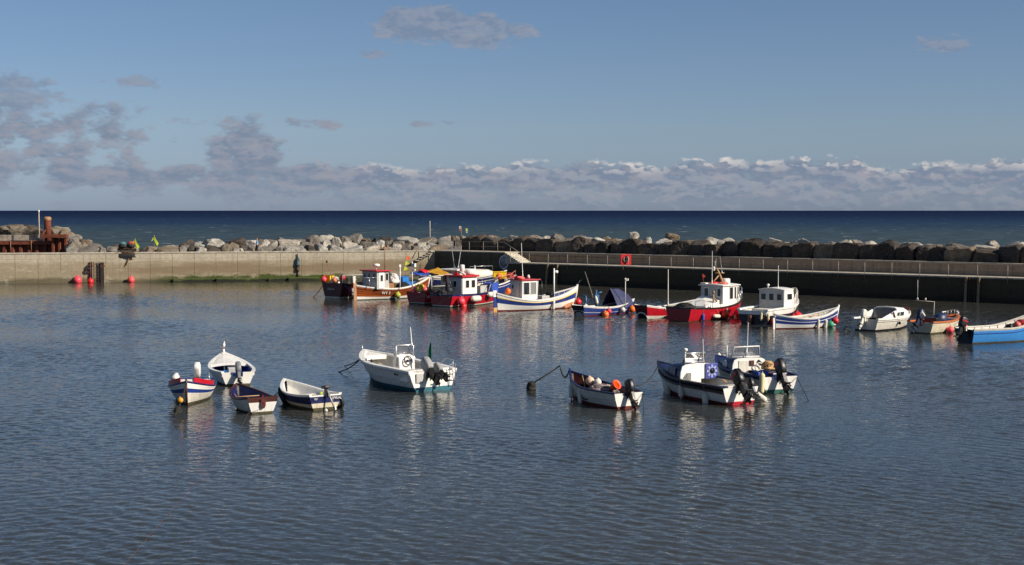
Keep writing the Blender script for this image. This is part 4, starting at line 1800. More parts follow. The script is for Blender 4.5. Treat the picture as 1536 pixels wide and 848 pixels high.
def mooring(pts, mat, label, r=0.018, name='mooring_rope', group=None, cat='rope'):
    mb = MB().tube([Vector(p) - Vector(pts[0]) for p in pts], r, 6)
    o = mb.build(name, mat)
    o.location = pts[0]
    return tag(o, label, cat, group)


def sag(a, b, s=0.3, n=10):
    a, b = Vector(a), Vector(b)
    return [a.lerp(b, i / n) - Vector((0, 0, s * 4 * (i / n) * (1 - i / n))) for i in range(n + 1)]


def boat(name, label, px, py, heading, cat='boat', group='boats moored in the harbour', tilt=(0, 0)):
    p = at(px, py)
    return thing(name, label, cat, (p.x, p.y, 0), radians(heading), group, tilt)
# ================================================================== boats lying nearer the camera
def cuddy(root, h, t0, t1, ztop, side_m, bulk_m, fall=0.55, wk=0.9, name='cuddy', tk=0.80, bulk=True, aft_lean=0.0):
    """low cabin growing out of the foredeck, closed aft by a bulkhead"""
    n = 12
    rows = []
    for i in range(n + 1):
        q = i / n
        t = t0 + (t1 - t0) * q
        p = h.pt(t, 1.0, 1)
        w = max((p.y - 0.05) * wk, 0.02)
        zb = h.zs(t) - 0.03
        if q < fall:
            zt = ztop - 0.06 * (q / fall) ** 2
        else:
            k = (q - fall) / (1 - fall)
            zt = (ztop - 0.06) + (zb + 0.06 - (ztop - 0.06)) * (k ** 0.9)
        hh = zt - zb
        x = p.x
        sec = []
        for f, zz in ((-1, 0), (-0.97, 0.5), (-0.90 * (tk + 0.18), 0.86), (-tk * 0.86, 0.985), (0, 1.04), (tk * 0.86, 0.985), (0.90 * (tk + 0.18), 0.86), (0.97, 0.5), (1, 0)):
            sec.append(Vector((x - aft_lean * zz * (1 - q), w * f, zb + hh * zz)))
        rows.append(sec)
    mb = MB().grid(rows, 0, True)
    o = mb.build(name, side_m, root)
    if bulk:
        b = MB()
        aft = rows[0]
        fw = [v + Vector((0.05, 0, 0)) for v in aft]
        ins = [v + Vector((-0.012, 0, 0)) for v in aft]
        b.add(ins, [tuple(range(len(ins)))])
        b.grid([ins, fw], 0, False)
        b.build('bulkhead', bulk_m, o)
    return o, rows


def side_window(parent, rows, q, side, w, hgt, lo=0.25, frame=WHITE, glass=None, oval=False):
    n = len(rows) - 1
    i = q * n
    a = rows[int(i)]
    j = 7 if side == 1 else 1
    e = 8 if side == 1 else 0
    base = a[e]
    up = a[j] - a[e]
    nxt = rows[min(int(i) + 1, n)]
    fwd = (nxt[j] - a[j])
    c = a[j].lerp(a[e], 0.15)
    ux = fwd if side == -1 else -fwd
    c = c + Vector((0, side * 0.012, 0))
    if oval:
        ux = Vector(ux).normalized()
        uz = Vector(up).normalized()
        nn = ux.cross(uz).normalized()
        R = Matrix((ux, uz, nn)).transposed()
        f = MB()
        vs = []
        f.torus(c, 1.0, 0.03, R, 20, 6)
        # squash ring to the oval
        f.v = [tuple(c + ux * ((Vector(v) - c).dot(ux) * w / 2) + uz * ((Vector(v) - c).dot(uz) * hgt / 2) + nn * ((Vector(v) - c).dot(nn))) for v in f.v]
        fo = f.build('window', frame, parent)
        k = 18
        MB().add([c + ux * (w / 2 * cos(2 * pi * i2 / k)) + uz * (hgt / 2 * sin(2 * pi * i2 / k)) + nn * 0.012 for i2 in range(k)], [tuple(range(k))]).build('pane', glass or GLASS, fo, fix=False)
        return fo
    return window(parent, c, ux, up, w, hgt, frame, glass, 0.035)


def screen(root, x, z, w, h, rake=0.25, mat=WHITE, split=True, name='windscreen', topw=0.85, r=0.025):
    """framed clear windscreen standing on the cabin roof"""
    a, b = Vector((x, -w / 2, z)), Vector((x, w / 2, z))
    c, d = Vector((x - rake, w / 2 * topw, z + h)), Vector((x - rake, -w / 2 * topw, z + h))
    mb = MB().tube([a, d, c, b], r, 6).tube([a, b], r, 6)
    if split:
        mb.tube([(a + b) / 2, (c + d) / 2], r, 6)
    f = mb.build(name, mat, root)
    MB().add([a, b, c, d], [(0, 1, 2, 3)]).build('pane', CLEAR, f, fix=False)
    return f


# ---------------------------------------------------------------- white boat with red washboards, bow on
b = boat('open_boat', 'white and blue clinker boat pointing at the camera with red washboards and white outboard', 288, 599, 277, 'boat', tilt=(0.0, 0.0))
h = Hull(4.5, 1.95, (0.62, 0.56, 1.02), 0.3, 0.74, 0.42, 2.4, rake=0.35, trake=0.1, em=0.36, eb=0.95, clinker=7)
bands = [(0.06, SCUM), (0.52, OLDWHITE), (0.72, BLUE), (0.95, WHITE), (1.0, BLUE)]
build_hull(h, b, bands)
build_transom(h, b, bands, cut=(0.22, 0.14))
build_gunwale(h, b, NAVY, 0.09, 0.05)
build_inner(h, b, INNERG, 0.16)
build_deck(h, b, NAVY, 0.78, 0.985, 0.0, 0.04)
MB().tube([h.pt(1, -0.4) + Vector((0.0, -0.015, 0)), h.pt(1, 0.5) * 1.0 + Vector((0.02, -0.015, 0)), h.pt(1, 1) + Vector((0.02, -0.015, 0.10))], 0.045, 6).build('stem', BROWN_P, b)
for side in (1, -1):
    mb = MB()
    pts = []
    for i in range(11):
        t = 0.56 + 0.36 * i / 10
        p = h.pt(t, 1.0, side)
        p.y -= side * 0.03
        pts.append(p)
    mb.sweep(pts, 0.03, 0.20, 0, 0.03)
    mb.build('washboard', REDP, b)
thwart(h, b, 0.30, 0.40, 0.26, INNERW)
thwart(h, b, 0.58, 0.42, 0.24, INNERW)
outboard(b, h.pt(0, 1).x - 0.03, 0, h.zs(0) - 0.02, WHITE, ENGGREY, tilt=radians(30), k=1.0)
hb = MB().tube([(1.0, -0.55, 0.7), (1.0, -0.60, 1.02)], 0.03, 8)
hb.build('hauler_post', STEEL, b)
MB().lathe([(0.02, -0.06), (0.20, -0.06), (0.09, 0.0), (0.20, 0.06), (0.02, 0.06)], (1.0, -0.60, 1.08), 18, rot=rotv('X', 0.4) @ rotv('Y', 0.5)).build('pot_hauler', WHITE, b)
rail_tube(b, [(-1.3, 0.6, 0.6), (-1.3, 0.6, 1.0), (-0.7, 0.66, 1.0), (-0.7, 0.66, 0.6)], STEEL, 0.018, 'grab_rail')
bow = W(b, h.pt(1, 0.95))
fl = at(262, 626)
mooring(sag(bow, fl + Vector((0, 0, 0.05)), 0.12), DROPE, 'weedy mooring rope dropping from the red washboard boat', 0.03)
ball_buoy(bow.lerp(fl, 0.55) + Vector((0.02, -0.05, 0.05)), 0.115, YELLB, 'small yellow buoy on the bow rope of the red washboard boat')
heap('weed_clump', at(267, 617) + Vector((0, 0, -0.08)), (0.17, 0.2, 0.18), DROPE, 'dark weed clump on the mooring rope of the red washboard boat', 'weed', 4, loops=12)
fish_box(W(b, (-0.5, 0.1, 0.20)), b.rotation_euler.z, DBLUEBOX, 'deep blue bin inside the red washboard boat', (0.6, 0.4, 0.42))

# ---------------------------------------------------------------- white boat with the gull
b = boat('open_boat', 'white half-decked boat with blue inside and a gull standing on its stem', 346, 570, 109)
h = Hull(4.7, 2.05, (0.62, 0.58, 1.08), 0.3, 0.72, 0.45, 2.3, rake=0.35, trake=0.06, em=0.34, eb=0.9)
bands = [(0.07, SCUM), (1.0, WHITE)]
build_hull(h, b, bands)
build_transom(h, b, bands, cut=(0.24, 0.20))
build_gunwale(h, b, WHITE, 0.15, 0.06)
build_inner(h, b, BLUE, 0.16, floor=DBLUEBOX)
build_deck(h, b, WHITE, 0.60, 0.99, 0.02, 0.10, lip=0.12)
build_strake(h, b, OLDWHITE, 0.72, 0.04, 0.04)
thwart(h, b, 0.32, 0.42, 0.28, BLUE)
outboard(b, h.pt(0, 1).x - 0.02, -0.02, h.zs(0) - 0.12, ENGGREY, ENGGREY, tilt=radians(34), k=0.85)
MB().tube([h.pt(1, 1) + Vector((-0.05, -0.015, 0.0)), h.pt(1, 1) + Vector((-0.02, -0.015, 0.16))], 0.06, 8).build('stem_head', WHITE, b)
MB().box((-0.5, 0.0, 0.42), (0.5, 0.4, 0.45)).build('engine_box', GREYW, b, bev=0.03)
mooring(sag(W(b, h.pt(0.97, 1) + Vector((0, 0, 0.1))), W(b, (0.3, 0.05, 0.42)), 0.05), ROPE, 'thin line lying down the foredeck of the gull boat', 0.014)
heap('rope_heap', W(b, (0.2, 0.25, 0.2)), (0.4, 0.35, 0.16), BLUEBOX, 'light blue rope heap in the bottom of the gull boat', 'rope heap', 6)
gp = W(b, h.pt(1, 1) + Vector((-0.02, -0.015, 0.16)))


def gull(p, rz, label):
    g = thing('gull', label, 'bird', p, rz)
    # one continuous body: tail, body, neck, head
    secs = [(-0.30, 0.13, 0.012, 0.010), (-0.20, 0.155, 0.035, 0.03), (-0.10, 0.17, 0.07, 0.07), (0.0, 0.19, 0.088, 0.095), (0.07, 0.225, 0.078, 0.09), (0.105, 0.28, 0.05, 0.055), (0.115, 0.33, 0.042, 0.045), (0.125, 0.375, 0.046, 0.046), (0.15, 0.405, 0.034, 0.03), (0.175, 0.40, 0.012, 0.012)]
    vs, fs = [], []
    n = 12
    for x, z, a, c in secs:
        for i in range(n):
            t = 2 * pi * i / n
            vs.append((x, a * cos(t), z + c * sin(t)))
    for j in range(len(secs) - 1):
        for i in range(n):
            i2 = (i + 1) % n
            fs.append((j * n + i, j * n + i2, (j + 1) * n + i2, (j + 1) * n + i))
    fs.append(tuple(range(n)))
    fs.append(tuple((len(secs) - 1) * n + i for i in range(n)))
    MB().add(vs, fs, 0, True).build('body', paint('gull_white', (236, 234, 230), 0.7, 0.06), g)
    for s in (1, -1):
        MB().grid([[(0.06, s * 0.085, 0.20), (-0.02, s * 0.10, 0.235), (-0.12, s * 0.075, 0.215)], [(0.02, s * 0.10, 0.16), (-0.12, s * 0.09, 0.17), (-0.34, s * 0.02, 0.145)]], 0, True).build('wing', paint('gull_grey', (150, 156, 164), 0.7, 0.1), g)
        MB().tube([(0.0, s * 0.035, 0.0), (0.0, s * 0.035, 0.12)], 0.008, 5).box((0.02, s * 0.035, 0.006), (0.06, 0.04, 0.012)).build('leg', paint('gull_leg', (220, 150, 130), 0.6, 0.1), g)
    MB().tube([(0.165, 0, 0.402), (0.21, 0, 0.395), (0.225, 0, 0.385)], [0.012, 0.010, 0.003], 6).build('beak', YELLB, g)
    return g


gull(gp, radians(-65), 'white gull standing on the bow of the half-decked white boat').scale = (0.95, 0.95, 0.95)

# ---------------------------------------------------------------- small dinghy, navy inside
b = boat('rowing_dinghy', 'small white dinghy with navy inside, brown transom top and brown rudder piece', 374, 612.5, 118)
h = Hull(3.35, 1.55, (0.66, 0.50, 0.82), 0.25, 0.80, 0.42, 2.2, rake=0.35, trake=0.16, em=0.32, eb=0.85)
bands = [(0.05, SCUM), (0.84, WHITE), (1.0, BROWN_P)]
build_hull(h, b, [(0.05, SCUM), (0.92, OLDWHITE), (1.0, BROWN_P)])
build_transom(h, b, [(0.04, SCUM), (0.66, WHITE), (1.0, BROWN_P)])
build_gunwale(h, b, BROWN_P, 0.06, 0.045)
build_inner(h, b, NAVY, 0.15)
thwart(h, b, 0.34, 0.38, 0.24, NAVY)
thwart(h, b, 0.66, 0.42, 0.22, NAVY)
xt = h.pt(0, 1).x
rb = MB()
pts = [(-0.10, 0.30), (0.10, 0.30), (0.10, 0.05), (0.06, -0.05), (0, -0.08), (-0.06, -0.05), (-0.10, 0.05)]
rb.add([(xt - 0.05 + 0.08 * (0.35 - z), y, z + 0.28) for y, z in pts] + [(xt - 0.012 + 0.08 * (0.35 - z), y, z + 0.28) for y, z in pts], [tuple(range(7)), tuple(range(7, 14))[::-1]] + [(i, (i + 1) % 7, 7 + (i + 1) % 7, 7 + i) for i in range(7)])
rb.build('rudder_plate', BROWN_P, b)
MB().tube([(xt - 0.06, 0.0, 0.42), (xt + 0.10, -0.02, 0.72)], 0.022, 6).build('tiller_stub', REDP, b)
MB().tube([(0.25, -0.5, 0.46), (0.25, 0.45, 0.46)], 0.02, 6).tube([(0.25, 0.45, 0.46), (1.0, 0.35, 0.52)], 0.02, 6).build('oar_frame', PALEWOOD, b)
mooring([W(b, (xt, 0.1, 0.2)), at(372, 622) + Vector((0, 0, 0.04)), at(352, 662) + Vector((0, 0, 0.01)), at(300, 717) + Vector((0, 0, -0.004)), at(240, 785) + Vector((0, 0, 0.0)), at(180, 856) + Vector((0, 0, 0.005)), at(160, 880) + Vector((0, 0, 0.005))],
        PINKROPE, 'long faded pink rope lying on the water towards the camera', 0.006)

# ---------------------------------------------------------------- navy dinghy with tyres
b = boat('tender', 'navy and cream dinghy, white inside, with tyres on its bow and a small raised motor', 456, 607, 124)
h = Hull(3.85, 1.72, (0.62, 0.52, 0.86), 0.28, 0.82, 0.42, 2.1, rake=0.40, trake=0.08, em=0.30, eb=0.78)
bands = [(0.10, SCUM), (0.36, CREAM), (0.92, NAVY), (1.0, WHITE)]
build_hull(h, b, bands)
build_transom(h, b, [(0.10, SCUM), (0.42, CREAM), (0.90, NAVY), (1.0, WHITE)])
build_gunwale(h, b, WHITE, 0.12, 0.06)
build_inner(h, b, WHITE, 0.17)
thwart(h, b, 0.26, 0.36, 0.34, INNERW)
thwart(h, b, 0.56, 0.38, 0.26, INNERW)
xt = h.pt(0, 1).x
m = MB().box((xt + 0.02, -0.02, 0.93), (0.36, 0.24, 0.13), rot=rotv('Y', 0.2)).build('outboard_motor', BLACK, b, bev=0.03)
MB().box((xt - 0.02, -0.02, 0.70), (0.14, 0.12, 0.34)).build('clamp', BLACK, m, bev=0.01)
MB().tube([(xt - 0.05, -0.04, 0.84), (xt - 0.38, -0.20, 0.12)], 0.035, 8).box((xt - 0.40, -0.21, 0.10), (0.16, 0.05, 0.14), rot=rotv('Y', 0.4)).build('leg', ALU, m)
MB().box((xt + 0.01, 0.18, 0.70), (0.05, 0.10, 0.10)).build('tiller_grip', paint('lime_line', (176, 190, 50), 0.7, 0.2), m)
M = frame_mat((xt - 0.045 , -0.48, 0.47), (0, -1, 0), (-0.08 / 0.5 * 0.5, 0, 1))
text_part('SPIRAL', 0.15, WHITE, b, M)
M = frame_mat((xt - 0.045, 0.45, 0.47), (0, -1, 0), (-0.04, 0, 1))
text_part('W', 0.15, OLDWHITE, b, M)


def tyre(p, n, label, k=1.0):
    o = thing('tyre_fender', label, 'tyre', p, 0, 'tyres hung as fenders')
    o.rotation_euler = rot_to(n).to_euler()
    MB().torus((0, 0, 0), 0.215 * k, 0.088 * k, None, 24, 10).build('casing', black_r, o)
    mb = MB()
    for i in range(28):
        a = 2 * pi * i / 28
        mb.box((0.295 * k * cos(a), 0.295 * k * sin(a), 0), (0.02 * k, 0.032 * k, 0.11 * k), rot=rotv('Z', a))
    mb.build('tread', black_r, o)
    return o


for t, u, side, lb in ((0.86, 0.42, 1, 'black tyre nearest the stem of the navy dinghy, hung on its bow'), (0.66, 0.42, 1, 'black tyre hung amidships along the side of the navy dinghy')):
    n = h.nrm(t, u, side)
    M3 = b.rotation_euler.to_matrix()
    tyre(W(b, h.pt(t, u, side) + n * 0.10), M3 @ n, lb, 1.05)
n = Vector((0.2, -1, 0.1))
tyre(W(b, h.pt(0.06, 0.35, -1) + Vector((0, -0.10, 0))), b.rotation_euler.to_matrix() @ n, 'black tyre hung at the stern quarter of the navy dinghy', 0.95)
mooring(sag(W(b, h.pt(0.97, 0.9)), at(411, 594), 0.1), DROPE, 'short dark line from the bow of the navy dinghy into the water', 0.02)
ball_buoy(at(489, 617) + Vector((0, 0, 0.03)), 0.07, WHITEB, 'tiny white float just behind the navy dinghy transom')

# ---------------------------------------------------------------- white centre console boat
b = boat('console_boat', 'large white open motor boat with a steering console, bow rail and teal bottom', 596, 576, 125)
h = Hull(6.3, 2.75, (0.86, 0.92, 1.28), 0.35, 0.88, 0.42, 2.5, rake=0.9, trake=-0.05, em=0.26, eb=0.85)
bands = [(0.16, TBLUE), (1.0, WHITE)]
build_hull(h, b, bands)
build_transom(h, b, [(0.18, TBLUE), (1.0, WHITE)], cut=(0.42, 0.26))
build_gunwale(h, b, WHITE, 0.26, 0.09, out=0.05)
build_strake(h, b, GREYW, 0.93, 0.06, 0.06)
build_strake(h, b, GREYW, 0.52, 0.025, 0.025)
build_inner(h, b, INNERW, 0.30)
build_deck(h, b, WHITE, 0.82, 0.985, 0.03, 0.03, lip=0.2)
cons = MB().prism([(-0.95, 0.3), (-0.35, 0.3), (-0.30, 1.15), (-0.52, 1.42), (-0.86, 1.30)], -0.42, 0.42).build('console', WHITE, b, bev=0.04)
MB().torus((-0.97, -0.02, 1.16), 0.20, 0.028, rotv('Y', radians(-70)), 22, 8).tube([(-0.97, -0.22, 1.16), (-0.97, 0.18, 1.16)], 0.02, 6).tube([(-0.90, -0.02, 1.16), (-0.97, -0.02, 1.16)], 0.05, 8).build('steering_wheel', BLACK, cons)
screen(b, -0.42, 1.40, 0.84, 0.42, 0.10, STEEL, False)
MB().tube([(-0.70, -0.45, 0.9), (-0.68, -0.45, 1.80), (-0.60, -0.42, 1.85), (-0.60, 0.42, 1.85), (-0.68, 0.45, 1.80), (-0.70, 0.45, 0.9)], 0.028, 8).build('grab_hoop', STEEL, b)
aerial(b, (-0.62, -0.42, 1.8), 0.85, (0.05, 0.05), 0.03)
MB().box((-1.45, 0, 0.55), (0.45, 0.95, 0.5)).build('helm_seat', GREYW, b, bev=0.05)
MB().box((-2.5, -0.85, 0.70), (0.75, 0.7, 0.5)).build('stern_locker', WHITE, b, bev=0.06)
MB().box((-2.5, 0.92, 0.62), (0.75, 0.55, 0.45)).build('stern_locker', WHITE, b, bev=0.06)
MB().box((-3.18, 0.72, 0.62), (0.03, 0.36, 0.42)).build('hatch', GREYW, b, bev=0.02)
pts = []
for i in range(9):
    t = 0.56 + 0.36 * i / 8
    p = h.pt(t, 1, -1)
    pts.append(p + Vector((0, 0.08, 0.36 if 0 < i < 8 else 0.0)))
rail_tube(b, pts, STEEL, 0.022, 'bow_rail', [(pts[3], pts[3] - Vector((0, 0, 0.36))), (pts[6], pts[6] - Vector((0, 0, 0.36)))])
MB().tube([h.pt(0.96, 1) + Vector((0, 0, 0)), h.pt(0.96, 1) + Vector((0, 0, 0.34))], 0.03, 6).build('anchor_roller', STEEL, b)
rail_tube(b, [(-2.9, -1.2, 0.9), (-2.9, -1.2, 1.3), (-2.2, -1.26, 1.3), (-1.6, -1.28, 0.95)], STEEL, 0.02, 'stern_rail')
rail_tube(b, [(-3.18, -0.8, 0.15), (-3.26, -0.8, 1.15), (-3.26, -1.1, 1.15), (-3.18, -1.1, 0.15)], STEEL, 0.02, 'boarding_ladder', [((-3.21, -0.8, 0.45), (-3.21, -1.1, 0.45)), ((-3.23, -0.8, 0.75), (-3.23, -1.1, 0.75))])
for px, sz in ((0.35, 0.16), (0.85, 0.15)):
    MB().box((px, 1.16, 1.08), (0.06, 0.05, 0.22)).build('rod_holder', BLACK, b, bev=0.01)
outboard(b, -3.14, 0.22, 0.74, GREYTARP, BLACK, tilt=radians(55), k=1.15)
outboard(b, -3.14, -0.36, 0.68, GREYTARP, BLACK, tilt=radians(60), k=0.85)
M = frame_mat(h.pt(0.16, 0.80, 1) + Vector((0, 0.06, 0)), (-1, 0.02, 0), (0, 0.12, 1))
text_part('Marlin', 0.15, DNAVY, b, M)
gf = thing('dan_flag', 'dark green furled flag on a thin pole in the console boat', 'flag', W(b, (-1.75, -0.75, 0.9)))
MB().tube([(0, 0, 0), (0.03, 0, 1.35)], 0.014, 5).build('staff', GREENA, gf)
MB().grid([[(0.01, 0, 0.35), (-0.10, 0.02, 0.40), (-0.16, 0.0, 0.5)], [(0.02, 0, 0.7), (-0.09, 0.05, 0.72), (-0.13, 0.02, 0.8)], [(0.03, 0, 1.15), (-0.05, 0.04, 1.05), (-0.07, 0.02, 1.0)]], 0, True).build('cloth', paint('green_cloth', (20, 92, 70), 0.8, 0.3), gf)
bowp = W(b, h.pt(0.98, 0.85, 1))
mooring(sag(bowp, at(508, 558), 0.15), DROPE, 'dark mooring line from the console boat bow, the lower of two', 0.028)
mooring(sag(bowp + Vector((0.1, 0.1, 0.05)), at(517, 549), 0.1), DROPE, 'dark mooring line from the console boat bow, the upper of two', 0.024)

# ---------------------------------------------------------------- white workboat, maroon inside
b = boat('work_boat', 'white open boat with maroon inside, blue gunwale, fishing gear and a black outboard', 897, 604, 121)
h = Hull(4.25, 1.75, (0.64, 0.66, 1.12), 0.3, 0.80, 0.42, 2.2, rake=0.35, trake=0.08, em=0.34, eb=0.85)
bands = [(0.08, REDAF), (0.94, OLDWHITE), (1.0, NAVY)]
build_hull(h, b, bands)
build_transom(h, b, [(0.10, REDAF), (1.0, WHITE)], cut=(0.22, 0.12))
build_gunwale(h, b, NAVY, 0.08, 0.05)
build_strake(h, b, GREYW, 0.55, 0.03, 0.03)
build_inner(h, b, MAROON, 0.16)
thwart(h, b, 0.30, 0.44, 0.24, BROWN_P)
thwart(h, b, 0.62, 0.48, 0.22, BROWN_P)
MB().tube([h.pt(1, 0.3) + Vector((0.02, -0.015, 0)), h.pt(1, 1) + Vector((0.03, -0.015, 0.12))], 0.05, 6).build('stem', BLUE, b)
outboard(b, h.pt(0, 1).x - 0.02, 0, h.zs(0) - 0.06, BLACK, BLACK, tilt=radians(24), k=0.88)
heap('net_heap', W(b, (-0.35, 0.05, 0.22)), (0.75, 0.5, 0.52), paint('net_pinkgrey', (170, 150, 150), 0.9, 0.5, 8), 'pinkish grey net heap inside the maroon-lined boat', 'net', 8, base=NET)
heap('net_heap', W(b, (0.75, 0.0, 0.35)), (0.42, 0.26, 0.36), NET, 'dark net heap in the bow of the maroon-lined boat', 'net', 9)
ball_buoy(W(b, (0.45, 0.1, 0.86)), 0.19, paint('peach_buoy', (226, 190, 160), 0.5, 0.2), 'pale peach buoy on the gear in the maroon-lined boat')
ball_buoy(W(b, (0.10, -0.05, 0.84)), 0.16, WHITEB, 'dull white buoy on the gear in the maroon-lined boat')
cone = thing('basket', 'orange-red round basket tipped on its side in the maroon-lined boat', 'basket', W(b, (-0.98, -0.15, 0.78)), 0.4, None, (0.9, 0.5))
MB().lathe([(0.12, -0.15), (0.18, 0.12), (0.21, 0.16), (0.19, 0.17), (0.15, 0.1), (0.10, -0.12)], n=18).build('tub', ORANGEB, cone)
MB().torus((0, 0, 0.16), 0.205, 0.02, None, 20, 6).build('rim', REDB, cone)
MB_p = [W(b, (1.35, 0.35, 0.6)), W(b, (0.75, 0.15, 1.0))]
mooring([W(b, (1.1, 0.3, 0.5)), W(b, (0.95, 0.15, 1.05)), W(b, (0.6, 0.25, 0.6))], PALEWOOD, 'bent pale stick standing in the bow gear of the maroon-lined boat', 0.02, 'stick', None, 'stick')
hang(b, h, 0.86, 0.38, 1, 'white fender hung at the bow of the maroon-lined boat', WHITEB, r=0.11, L=0.62)
hang(b, h, 0.56, 0.42, 1, 'slim white fender hung amidships on the maroon-lined boat', WHITEB, r=0.085, L=0.62)
bowp = W(b, h.pt(1, 1) + Vector((0, 0, 0.1)))
wb = at(797, 585)
mooring([wb + Vector((0, 0, 0.25)), wb + Vector((0.9, 0.5, 0.75)), wb + Vector((1.3, 0.8, 1.0))] + sag(wb + Vector((1.3, 0.8, 1.0)), bowp, 0.45)[1:], DROPE, 'weedy mooring rope looping from the maroon-lined boat bow to a clump', 0.034)
heap('weed_clump', wb + Vector((0, 0, 0.02)), (0.22, 0.22, 0.3), DROPE, 'round weed clump at the end of the looping mooring rope', 'weed', 12, loops=10)
mooring([W(b, h.pt(0, 0.9, -1)), at(966, 618) + Vector((0, 0, -0.1))], DROPE, 'thin line from the stern quarter of the maroon-lined boat into the water', 0.016)

# ---------------------------------------------------------------- navy cuddy boat with emblem board
b = boat('cuddy_boat', 'white boat with navy gunwale and cuddy, an emblem board and black outboard', 1046, 595, 119)
h = Hull(5.9, 2.15, (0.72, 0.78, 1.22), 0.35, 0.84, 0.42, 2.3, rake=0.7, trake=0.05, em=0.30, eb=0.85)
bands = [(0.11, REDAF), (0.66, WHITE), (0.97, DNAVY), (1.0, YELL)]
build_hull(h, b, bands)
build_transom(h, b, [(0.14, REDP), (0.8, WHITE), (1.0, WHITE)], cut=(0.34, 0.2))
build_gunwale(h, b, DNAVY, 0.16, 0.07, out=0.06)
build_strake(h, b, BLACKPAINT, 0.72, 0.09, 0.10)
build_inner(h, b, INNERW, 0.22)
build_deck(h, b, NAVY, 0.78, 0.985, 0.02, 0.06)
c, rows = cuddy(b, h, 0.50, 0.86, 1.42, NAVY, WHITE, 0.5)
side_window(c, rows, 0.34, 1, 0.62, 0.34, glass=CLEAR, frame=NAVY)
side_window(c, rows, 0.34, -1, 0.62, 0.34, glass=CLEAR, frame=NAVY)
xa = rows[0][0].x
MB().box((xa - 0.16, 0.30, 0.68), (0.30, 0.55, 0.8)).build('seat_locker', WHITE, c, bev=0.03)
screen(b, xa + 0.30, 1.45, 1.15, 0.42, 0.12, STEEL, False, topw=0.94)
MB().tube([(xa + 0.25, 0.50, 1.4), (xa + 0.2, 0.50, 1.95)], 0.03, 8).lathe([(0.05, 1.95), (0.10, 2.0), (0.10, 2.06), (0.04, 2.10)], (xa + 0.2, 0.50, 0), 12).build('light_mast', WHITE, b)
aerial(b, (xa + 0.1, -0.40, 1.42), 1.05, (0, 0.05))
# emblem board
eb = MB().box((xa - 0.06, -0.70, 1.08), (0.05, 0.62, 0.66)).build('emblem_board', paint('emblem_blue', (66, 72, 150), 0.5, 0.2), b, bev=0.01)
M = frame_mat((xa - 0.10, -0.70, 1.08), (0, -1, 0), (0, 0, 1))
wm = MB()
for i in range(8):
    a = 2 * pi * i / 8
    wm.box((0.21 * cos(a), 0.21 * sin(a), 0), (0.13, 0.10, 0.012), rot=rotv('Z', a))
wm.torus((0, 0, 0), 0.16, 0.022, None, 20, 5)
wm.v = [tuple(M @ Vector(v)) for v in wm.v]
wm.build('emblem_petals', paint('pale_blue', (150, 158, 206), 0.5, 0.1), eb)
km = MB()
km.lathe([(0.10, -0.01), (0.10, 0.012)], n=14)
km.box((0, 0, 0.004), (0.30, 0.05, 0.014), rot=rotv('Z', 0.7))
km.box((0, 0, 0.005), (0.30, 0.05, 0.014), rot=rotv('Z', -0.7))
km.v = [tuple(M @ Vector(v)) for v in km.v]
km.build('emblem_centre', BLACKPAINT, eb)
MB().box((-1.3, -0.45, 0.78), (0.75, 0.10, 0.06), rot=rotv('Z', -0.5)).build('plank', PALEWOOD, b, bev=0.01)
MB().box((-2.2, 0.0, 0.55), (0.5, 1.2, 0.35)).build('stern_bench', INNERW, b, bev=0.03)
outboard(b, h.pt(0, 1).x - 0.02, 0.12, h.zs(0) - 0.02, BLACK, BLACK, tilt=radians(42), k=1.12, stripe=REDP)
outboard(b, h.pt(0, 1).x - 0.02, -0.50, h.zs(0) - 0.12, BLACK, ENGGREY, tilt=radians(35), k=0.7)
hang(b, h, 0.80, 0.10, 1, 'white fender hung at the bow of the emblem-board boat', WHITEB, r=0.14, L=0.75)
hang(b, h, 0.48, 0.42, 1, 'short white fender amidships on the emblem-board boat', WHITEB, r=0.11, L=0.55)
hang(b, h, 0.20, 0.20, 1, 'white fender near the stern of the emblem-board boat', WHITEB, r=0.13, L=0.6)
sausage(W(b, (-2.95, -0.98, 0.30)), 0.13, 0.75, WHITEB, 'cream fender slanting off the stern corner of the emblem-board boat', (0.7, -0.2, -0.5), line=W(b, (-2.7, -0.85, 0.75)))
mooring(sag(W(b, h.pt(0.99, 0.9)), W(bpy.data.objects['work_boat'], (-2.0, -0.5, 0.9)), 0.25), DROPE, 'dark rope from the emblem-board boat bow towards the maroon-lined boat', 0.018)

# ---------------------------------------------------------------- navy cabin boat behind it
b = boat('cuddy_boat', 'grey-white boat with navy cuddy, white door bulkhead and tall windscreen behind the emblem-board boat', 1120, 579, 112)
h = Hull(5.4, 2.10, (0.72, 0.76, 1.12), 0.35, 0.86, 0.42, 2.3, rake=0.6, trake=0.05, em=0.30, eb=0.85)
bands = [(0.12, GREENA), (0.78, CREAM), (1.0, NAVY)]
build_hull(h, b, bands)
build_transom(h, b, [(0.16, GREENA), (1.0, WHITE)], cut=(0.30, 0.16))
build_gunwale(h, b, NAVY, 0.15, 0.07, out=0.05)
build_inner(h, b, INNERG, 0.22)
build_deck(h, b, NAVY, 0.80, 0.985, 0.02, 0.06)
c, rows = cuddy(b, h, 0.46, 0.88, 1.30, NAVY, WHITE, 0.5)
side_window(c, rows, 0.40, 1, 0.5, 0.36, oval=True, glass=paint('pale_glass', (186, 192, 196), 0.2, 0.1))
side_window(c, rows, 0.40, -1, 0.5, 0.36, oval=True, glass=paint('pale_glass', (186, 192, 196), 0.2, 0.1))
xa = rows[0][0].x
MB().box((xa - 0.03, 0.32, 0.80), (0.03, 0.52, 0.8)).build('door', OLDWHITE, c, bev=0.01)
MB().box((xa - 0.05, -0.10, 1.08), (0.08, 0.20, 0.22)).build('instrument', BROWN_P, c, bev=0.01)
